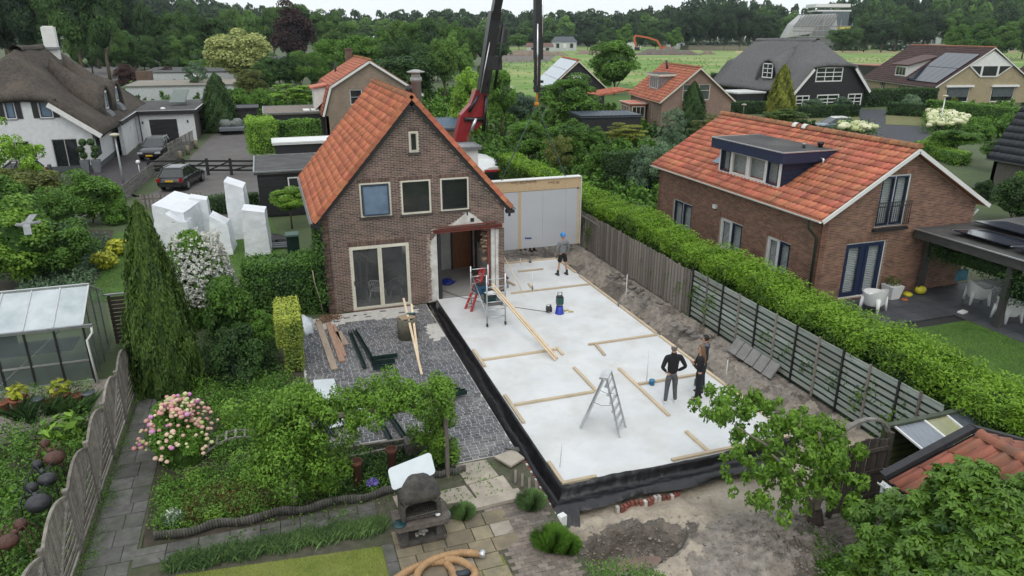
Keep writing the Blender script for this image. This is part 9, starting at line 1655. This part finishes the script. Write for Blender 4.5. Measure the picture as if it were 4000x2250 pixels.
bedplants('back_garden_plants','shrubs around the flat roofed bungalows',[(-40,68,0),(-6,68,0),(-6,130,0),(-40,130,0)],420,2.0,LF_MID,.7,.4,dens=36)
bedplants('back_garden_plants','planting before the yellow brick house',[(60,20,0),(95,20,0),(110,48,0),(92,54,0)],420,1.2,LF_MID,.5,.3,dens=36)
bedplants('field_weeds','rough tall weeds in the open field',opoly([(1260,240),(1260,150),(2560,140),(2560,200),(1900,230)],0),1500,.4,leafmat('field_leaf',(.08,.13,.03),(.15,.24,.05)),.6,.22,dens=6)
for a,b,lab in((150,270,'dark spear leaved lily clump, leftmost on the gravel'),(245,290,'dark lily clump in the middle of the gravel'),(385,230,'lily clump with a red flower'),(540,240,'tall lily clump nearest the lattice fence'),(640,220,'small lily clump at the downpipe')):
 p=gp(a/1.932,1500+b/1.932);o=stems('lily',LF_DARK,None,np.array([tuple(p)])+RNG.normal(size=(90,3))*np.array([.06,.06,0]),.5,.03,1.1,off=None);o['label']=lab;o['category']='plant';me_=o.data;me_.transform(Matrix.Translation(-p));o.location=p
p=gp(500/1.932,1500+420/1.932);t=thing('broad_leaved_plant','bright green broad leaved plant behind the topmost ant','plant',p);leafy_bits('foliage',LF_LIGHT,t,p,.5,.75,90,.34,.15,up=.8)
LAV=leafmat('lavender_blade',(.035,.07,.03),(.13,.21,.09),trans=.1);ROS=leafmat('rosemary_blade',(.02,.055,.012),(.09,.18,.03),trans=.1)
for(u,v,r,h,m_,lab)in((1335,1275,.3,.42,LAV,'round lavender clump left of the membrane corner'),(1165,1300,.24,.34,LAV,'small lavender clump right of the barbecue'),(1385,1375,.36,.5,ROS,'dark green rosemary bush at the edge of the sand pit'),(1425,1385,.26,.36,ROS,'second rosemary clump sloping towards the pit')):
 p=og(u,v);t=thing('herb_clump',lab,'plant',p);n=1500;a=RNG.uniform(0,6.28,n);rr=np.sqrt(RNG.uniform(0,1,n))*r;B_=np.stack([np.cos(a)*rr*.6,np.sin(a)*rr*.6,0*a],1);hh=h*(1-(rr/r)**2*.45)*RNG.uniform(.7,1.1,n);d_=np.stack([np.cos(a),np.sin(a),0*a],1);s_=np.stack([-np.sin(a),np.cos(a),0*a],1);tip=B_+d_*(rr*.7)[:,None]+np.array([0,0,1])*hh[:,None];mid=(B_+tip)/2+np.array([0,0,.05]);w=.012
 V=np.stack([B_-s_*w,B_+s_*w,mid+s_*w,tip],1).reshape(-1,3);objmesh('foliage',rawmesh('foliage',V,np.arange(4*n).reshape(n,4),RNG.uniform(.1,.9,n),m=m_),t)
bedplants('weeds','scrubby weeds running down from the rosemary to the bottom edge',[(3.4,-15.0,-.1),(4.0,-15.1,-.15),(4.9,-15.7,-.1),(5.2,-17,-.05),(3.5,-17,0)],220,.28,LF_MID,.06,.03)
hl=[(-4.05+.12*k,-12.62+.05*math.sin(k))for k in range(34)];B_=np.concatenate([np.array([[x,y-(.12*(x+4)/4),0]])+RNG.normal(size=(330,3))*np.array([.08,.09,0])for x,y in hl]);o=stems('herb_hedge',LAV,None,B_,.26,.008,.8);tag(o,'low ragged lavender hedge between path and front lawn','hedge')
p=og(940,1240);t=thing('bellflower','small clump of violet blue bellflowers left of the barbecue','plant',p);leafy_bits('foliage',LF_MID,t,p,.16,.3,120,.07,.03);leafy_bits('flower_heads',leafmat('violet_petal',(.12,.08,.45),(.25,.2,.62),trans=.1),t,p+UP*.2,.15,.2,120,.05,.04)
for lab,P_,n_,h_ in(('mown grass blades of the neighbour lawn',[(14.6,-9.1,.5),(20.7,-9.1,.5),(20.7,-10.9,.5),(26,-10.9,.5),(26,-17,.5),(14.6,-14,.5)],26000,.05),('mown grass blades of the left garden lawn',[(-9.3,14,0),(-2.5,15,0),(-1.4,7,0),(-7,4.3,0),(-8.7,4.5,0),(-8.9,7.5,0)],16000,.06)):
 o=stems('lawn_grass',leafmat('green_blade',(.03,.075,.010),(.10,.20,.03),trans=.15),None,scatter_poly(P_,n_),h_,.016,.8);tag(o,lab,'grass',kind='stuff')
t=None
for(x_,y_,h_,l_)in((-3.9,-9.9,.55,'feathery pale green weed at the path side of the bed'),(-2.7,-10.3,.5,'pale feathery weed in the middle of the bed'),(-2.9,-9.6,.6,'tall light green weed behind the reddish ground cover'),(-4.2,-11.2,.35,'white flowering clump at the near left corner of the bed'),(-3.4,-11.3,.38,'yellow green iris clump at the wavy edging'),(-.9,-11.2,.4,'light green plant between two of the clay pipes'),(-3.2,-7.6,.7,'leafy green plant behind the little arched bridge')):
 t=thing('garden_plant',l_,'plant',(x_,y_,0));leafy_bits('foliage',LF_LIGHT if 'white' not in l_ else LF_BLUE,t,(x_,y_,0),.24,h_,260,.09,.03,up=1.2)
 if 'white' in l_:leafy_bits('flower_heads',PETAL_W,t,(x_,y_,h_*.6),.2,.15,60,.04,.04)
va=thing('vine_arch','rustic wooden arch smothered by a green climber with hanging tendrils','pergola',(0,-11.3,0))
for x,y,h in((-1.72,-11.3,2.2),(1.72,-11.35,2.1),(-1.5,-10.8,2.1),(1.75,-10.7,2.1)):g=MB();g.box((x,y,h/2),(.09,.09,h));g.build('post',OLDWOOD,va)
for y in(-11.45,-10.85):g=MB();g.beam((-1.9,y,2.15),(1.95,y+.1,2.0),.07,.1);g.build('beam',OLDWOOD,va)
def mass(centres,n,L,Wd,m,parent,name='foliage',droop=.4,spread=.7,lobe=1):
 C=np.array([c[:3]for c in centres]);rr=np.array([c[3]for c in centres]);w=rr**2;i=RNG.choice(len(C),n,p=w/w.sum());d=unit(rnds(n));P=C[i]+d*(rr[i]*RNG.uniform(.35,1.06,n)**.55)[:,None];P[:,2]-=np.abs(RNG.normal(size=n))*.06
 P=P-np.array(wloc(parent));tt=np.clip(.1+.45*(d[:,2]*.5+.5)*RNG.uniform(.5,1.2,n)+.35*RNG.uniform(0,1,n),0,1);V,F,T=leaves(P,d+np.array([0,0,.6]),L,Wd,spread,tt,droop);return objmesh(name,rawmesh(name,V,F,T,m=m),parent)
VC=[]
for k in range(75):VC.append((-1.75+random.gauss(0,.48),-11.3+random.gauss(0,.38),random.uniform(.7,2.7),random.uniform(.18,.34)))
for k in range(90):x=random.uniform(-1.3,1.95);VC.append((x,-11.1+random.gauss(0,.36),2.22+.12*math.sin(x*3)+random.gauss(0,.12),random.uniform(.14,.26)))
for k in range(34):VC.append((1.72+random.gauss(0,.16),-11.0+random.gauss(0,.2),random.uniform(.2,2.1),random.uniform(.12,.24)))
for k in range(10):VC.append((random.uniform(1.1,1.7),-10.7+random.gauss(0,.2),random.uniform(.1,1.0),random.uniform(.14,.22)))
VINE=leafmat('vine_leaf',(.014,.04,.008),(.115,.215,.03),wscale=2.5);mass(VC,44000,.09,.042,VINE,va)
wn_=thing('walnut_tree','young walnut tree with hanging leaves and a cut stump beside the sand pit','tree',(8.68,-15.45,-.1));wb_=Vector((8.68,-15.45,-.15));g=MB();BK=mat('pale_bark',(.22,.19,.15),(.13,.115,.09),scale=8,rough=.9,bump=.5)
g.tube([wb_,wb_+Vector((.02,0,.45)),wb_+Vector((.1,.02,.9)),wb_+Vector((.1,.05,1.6)),wb_+Vector((-.1,.1,2.3))],[.15,.11,.085,.06,.03],10);g.tube([wb_+Vector((0,0,.3)),wb_+Vector((-.25,-.05,.8)),wb_+Vector((-.6,0,1.4)),wb_+Vector((-1.2,.1,2.0))],[.09,.06,.045,.02],8);g.tube([wb_+Vector((.1,0,.9)),wb_+Vector((.5,-.1,1.5)),wb_+Vector((.8,-.1,1.9))],[.05,.035,.015],7);g.tube([wb_+Vector((-.4,0,1.1)),wb_+Vector((-.9,.2,1.9)),wb_+Vector((-1.5,.4,2.3)),wb_+Vector((-1.9,.5,2.6))],[.04,.03,.02,.01],6);g.build('trunk',BK,wn_)
g=MB();g.tube([wb_+Vector((-.02,-.2,-.15)),wb_+Vector((.0,-.1,.2)),wb_+Vector((.02,-.05,.5))],[.2,.17,.12],10);g.build('stump',mat('dark_stump',(.06,.045,.035),(.03,.022,.018),bump=1,scale=9),wn_)
WC=[]
for(u,v,z,r,n)in((1850,1010,2.2,.26,7),(1920,1040,2.2,.3,8),(1990,1060,2.1,.3,8),(2060,1090,2.0,.3,8),(2100,1150,1.8,.32,8),(2030,1150,1.8,.34,9),(1950,1120,1.9,.3,8),(1900,1180,1.5,.26,6),(1960,1220,1.2,.26,6),(1890,1240,1.1,.18,4),(2110,1230,1.1,.28,5),(2060,1200,1.4,.3,6),(1800,1000,2.4,.18,3),(1795,1040,2.2,.14,3),(1940,1275,.9,.14,2),(2120,1110,1.9,.26,5),(1840,1060,2.0,.18,4)):
 p=og(u,v,z)
 for k in range(n*2):WC.append((p.x+random.gauss(0,r*.7),p.y+random.gauss(0,.45),p.z+random.gauss(0,r*.6),random.uniform(.07,.17)))
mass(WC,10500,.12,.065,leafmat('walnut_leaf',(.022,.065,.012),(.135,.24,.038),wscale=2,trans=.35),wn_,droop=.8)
bedplants('weeds','low dark creeping plants under the walnut tree',[(8.2,-15.7,-.05),(8.65,-15.8,-.05),(8.5,-16.9,-.05),(7.8,-16.9,-.05)],140,.22,LF_MID,.07,.035)
for k in range(7):a=og(1960+12*k,1350+12*(k%3),.1);g=MB();g.tube([a,a+Vector((random.uniform(-.2,.2),random.uniform(-.2,.0),.12)),a+Vector((random.uniform(-.5,.3),-.45,-.05))],[.022,.016,.008],5);o=g.build('root',MATS['pale_bark'],None);tag(o,'bare exposed root curling out of the sand under the walnut','root','roots under the walnut tree')
fg=thing('fig_tree','spreading fig shrub with large lobed leaves in the bottom right corner','shrub',(10.6,-18.6,0));FC=[]
for(u,v,z,r,n)in((2250,1330,1.6,.4,12),(2330,1290,2.2,.4,12),(2420,1240,2.8,.35,12),(2500,1225,3.0,.35,12),(2570,1240,3.0,.4,12),(2220,1400,1.4,.4,12),(2330,1370,2.0,.4,14),(2430,1320,2.6,.4,15),(2530,1310,2.8,.4,15),(2420,1400,2.2,.4,15),(2530,1400,2.5,.4,15),(2300,1450,1.6,.4,12),(2400,1470,2.0,.4,12),(2520,1480,2.2,.4,12),(2190,1460,1.1,.35,8),(2620,1350,2.6,.5,10),(2170,1300,1.3,.15,3)):
 p=og(u,v,z)
 for k in range(n):FC.append((p.x+random.gauss(0,r*.5),p.y+random.gauss(0,r*.5),p.z+random.gauss(0,r*.35),random.uniform(.16,.28)))
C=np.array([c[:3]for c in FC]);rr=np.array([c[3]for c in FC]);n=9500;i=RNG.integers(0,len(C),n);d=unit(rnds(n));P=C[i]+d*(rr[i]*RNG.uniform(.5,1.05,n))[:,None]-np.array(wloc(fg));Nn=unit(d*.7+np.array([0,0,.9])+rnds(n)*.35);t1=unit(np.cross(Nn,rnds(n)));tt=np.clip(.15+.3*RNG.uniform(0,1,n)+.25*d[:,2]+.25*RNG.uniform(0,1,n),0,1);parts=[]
for ang,L_,w_ in((0,.15,.06),(.95,.115,.05),(-.95,.115,.05),(1.9,.07,.042),(-1.9,.07,.042)):
 b1=np.cross(Nn,t1);dd=t1*math.cos(ang)+b1*math.sin(ang);ss=np.cross(Nn,dd);a0=P;a1=P+dd*L_*.55+ss*w_*.5+Nn*.012;a2=P+dd*L_-Nn*.015;a3=P+dd*L_*.55-ss*w_*.5+Nn*.012;parts.append((np.stack([a0,a1,a2,a3],1).reshape(-1,3),np.arange(4*n).reshape(n,4),tt))
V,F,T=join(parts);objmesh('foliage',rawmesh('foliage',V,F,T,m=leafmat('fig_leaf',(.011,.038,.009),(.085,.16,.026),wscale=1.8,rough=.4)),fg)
g=MB()
for k in range(16):a=Vector((10.6,-18.8,.1));b_=Vector(FC[random.randrange(len(FC))][:3]);g.tube([a,a.lerp(b_,.5)+Vector((0,0,.2)),b_],[.04,.025,.01],5)
g.build('branches',BK,fg)
bedplants('path_weeds','tufts of weeds growing at the foot of the lattice fence',[(-5.82,-4,.02),(-5.62,-4,.02),(-5.6,-15,.02),(-5.84,-15,.02)],90,.16,LF_MID,.05,.02)
hz=bpy.data.materials.new('haze_air');hz.use_nodes=True;nt=hz.node_tree;nt.nodes.clear();pv=nt.nodes.new('ShaderNodeVolumePrincipled');ou=nt.nodes.new('ShaderNodeOutputMaterial');pv.inputs['Density'].default_value=.00009;pv.inputs['Color'].default_value=(.80,.88,.95,1);pv.inputs['Anisotropy'].default_value=.2;nt.links.new(pv.outputs[0],ou.inputs['Volume'])
g=MB();g.box((0,650,34),(3040,1740,72));o=g.build('haze',hz,None);o['kind']='stuff';o['label']='thin grey blue haze over the whole place';o['category']='haze'
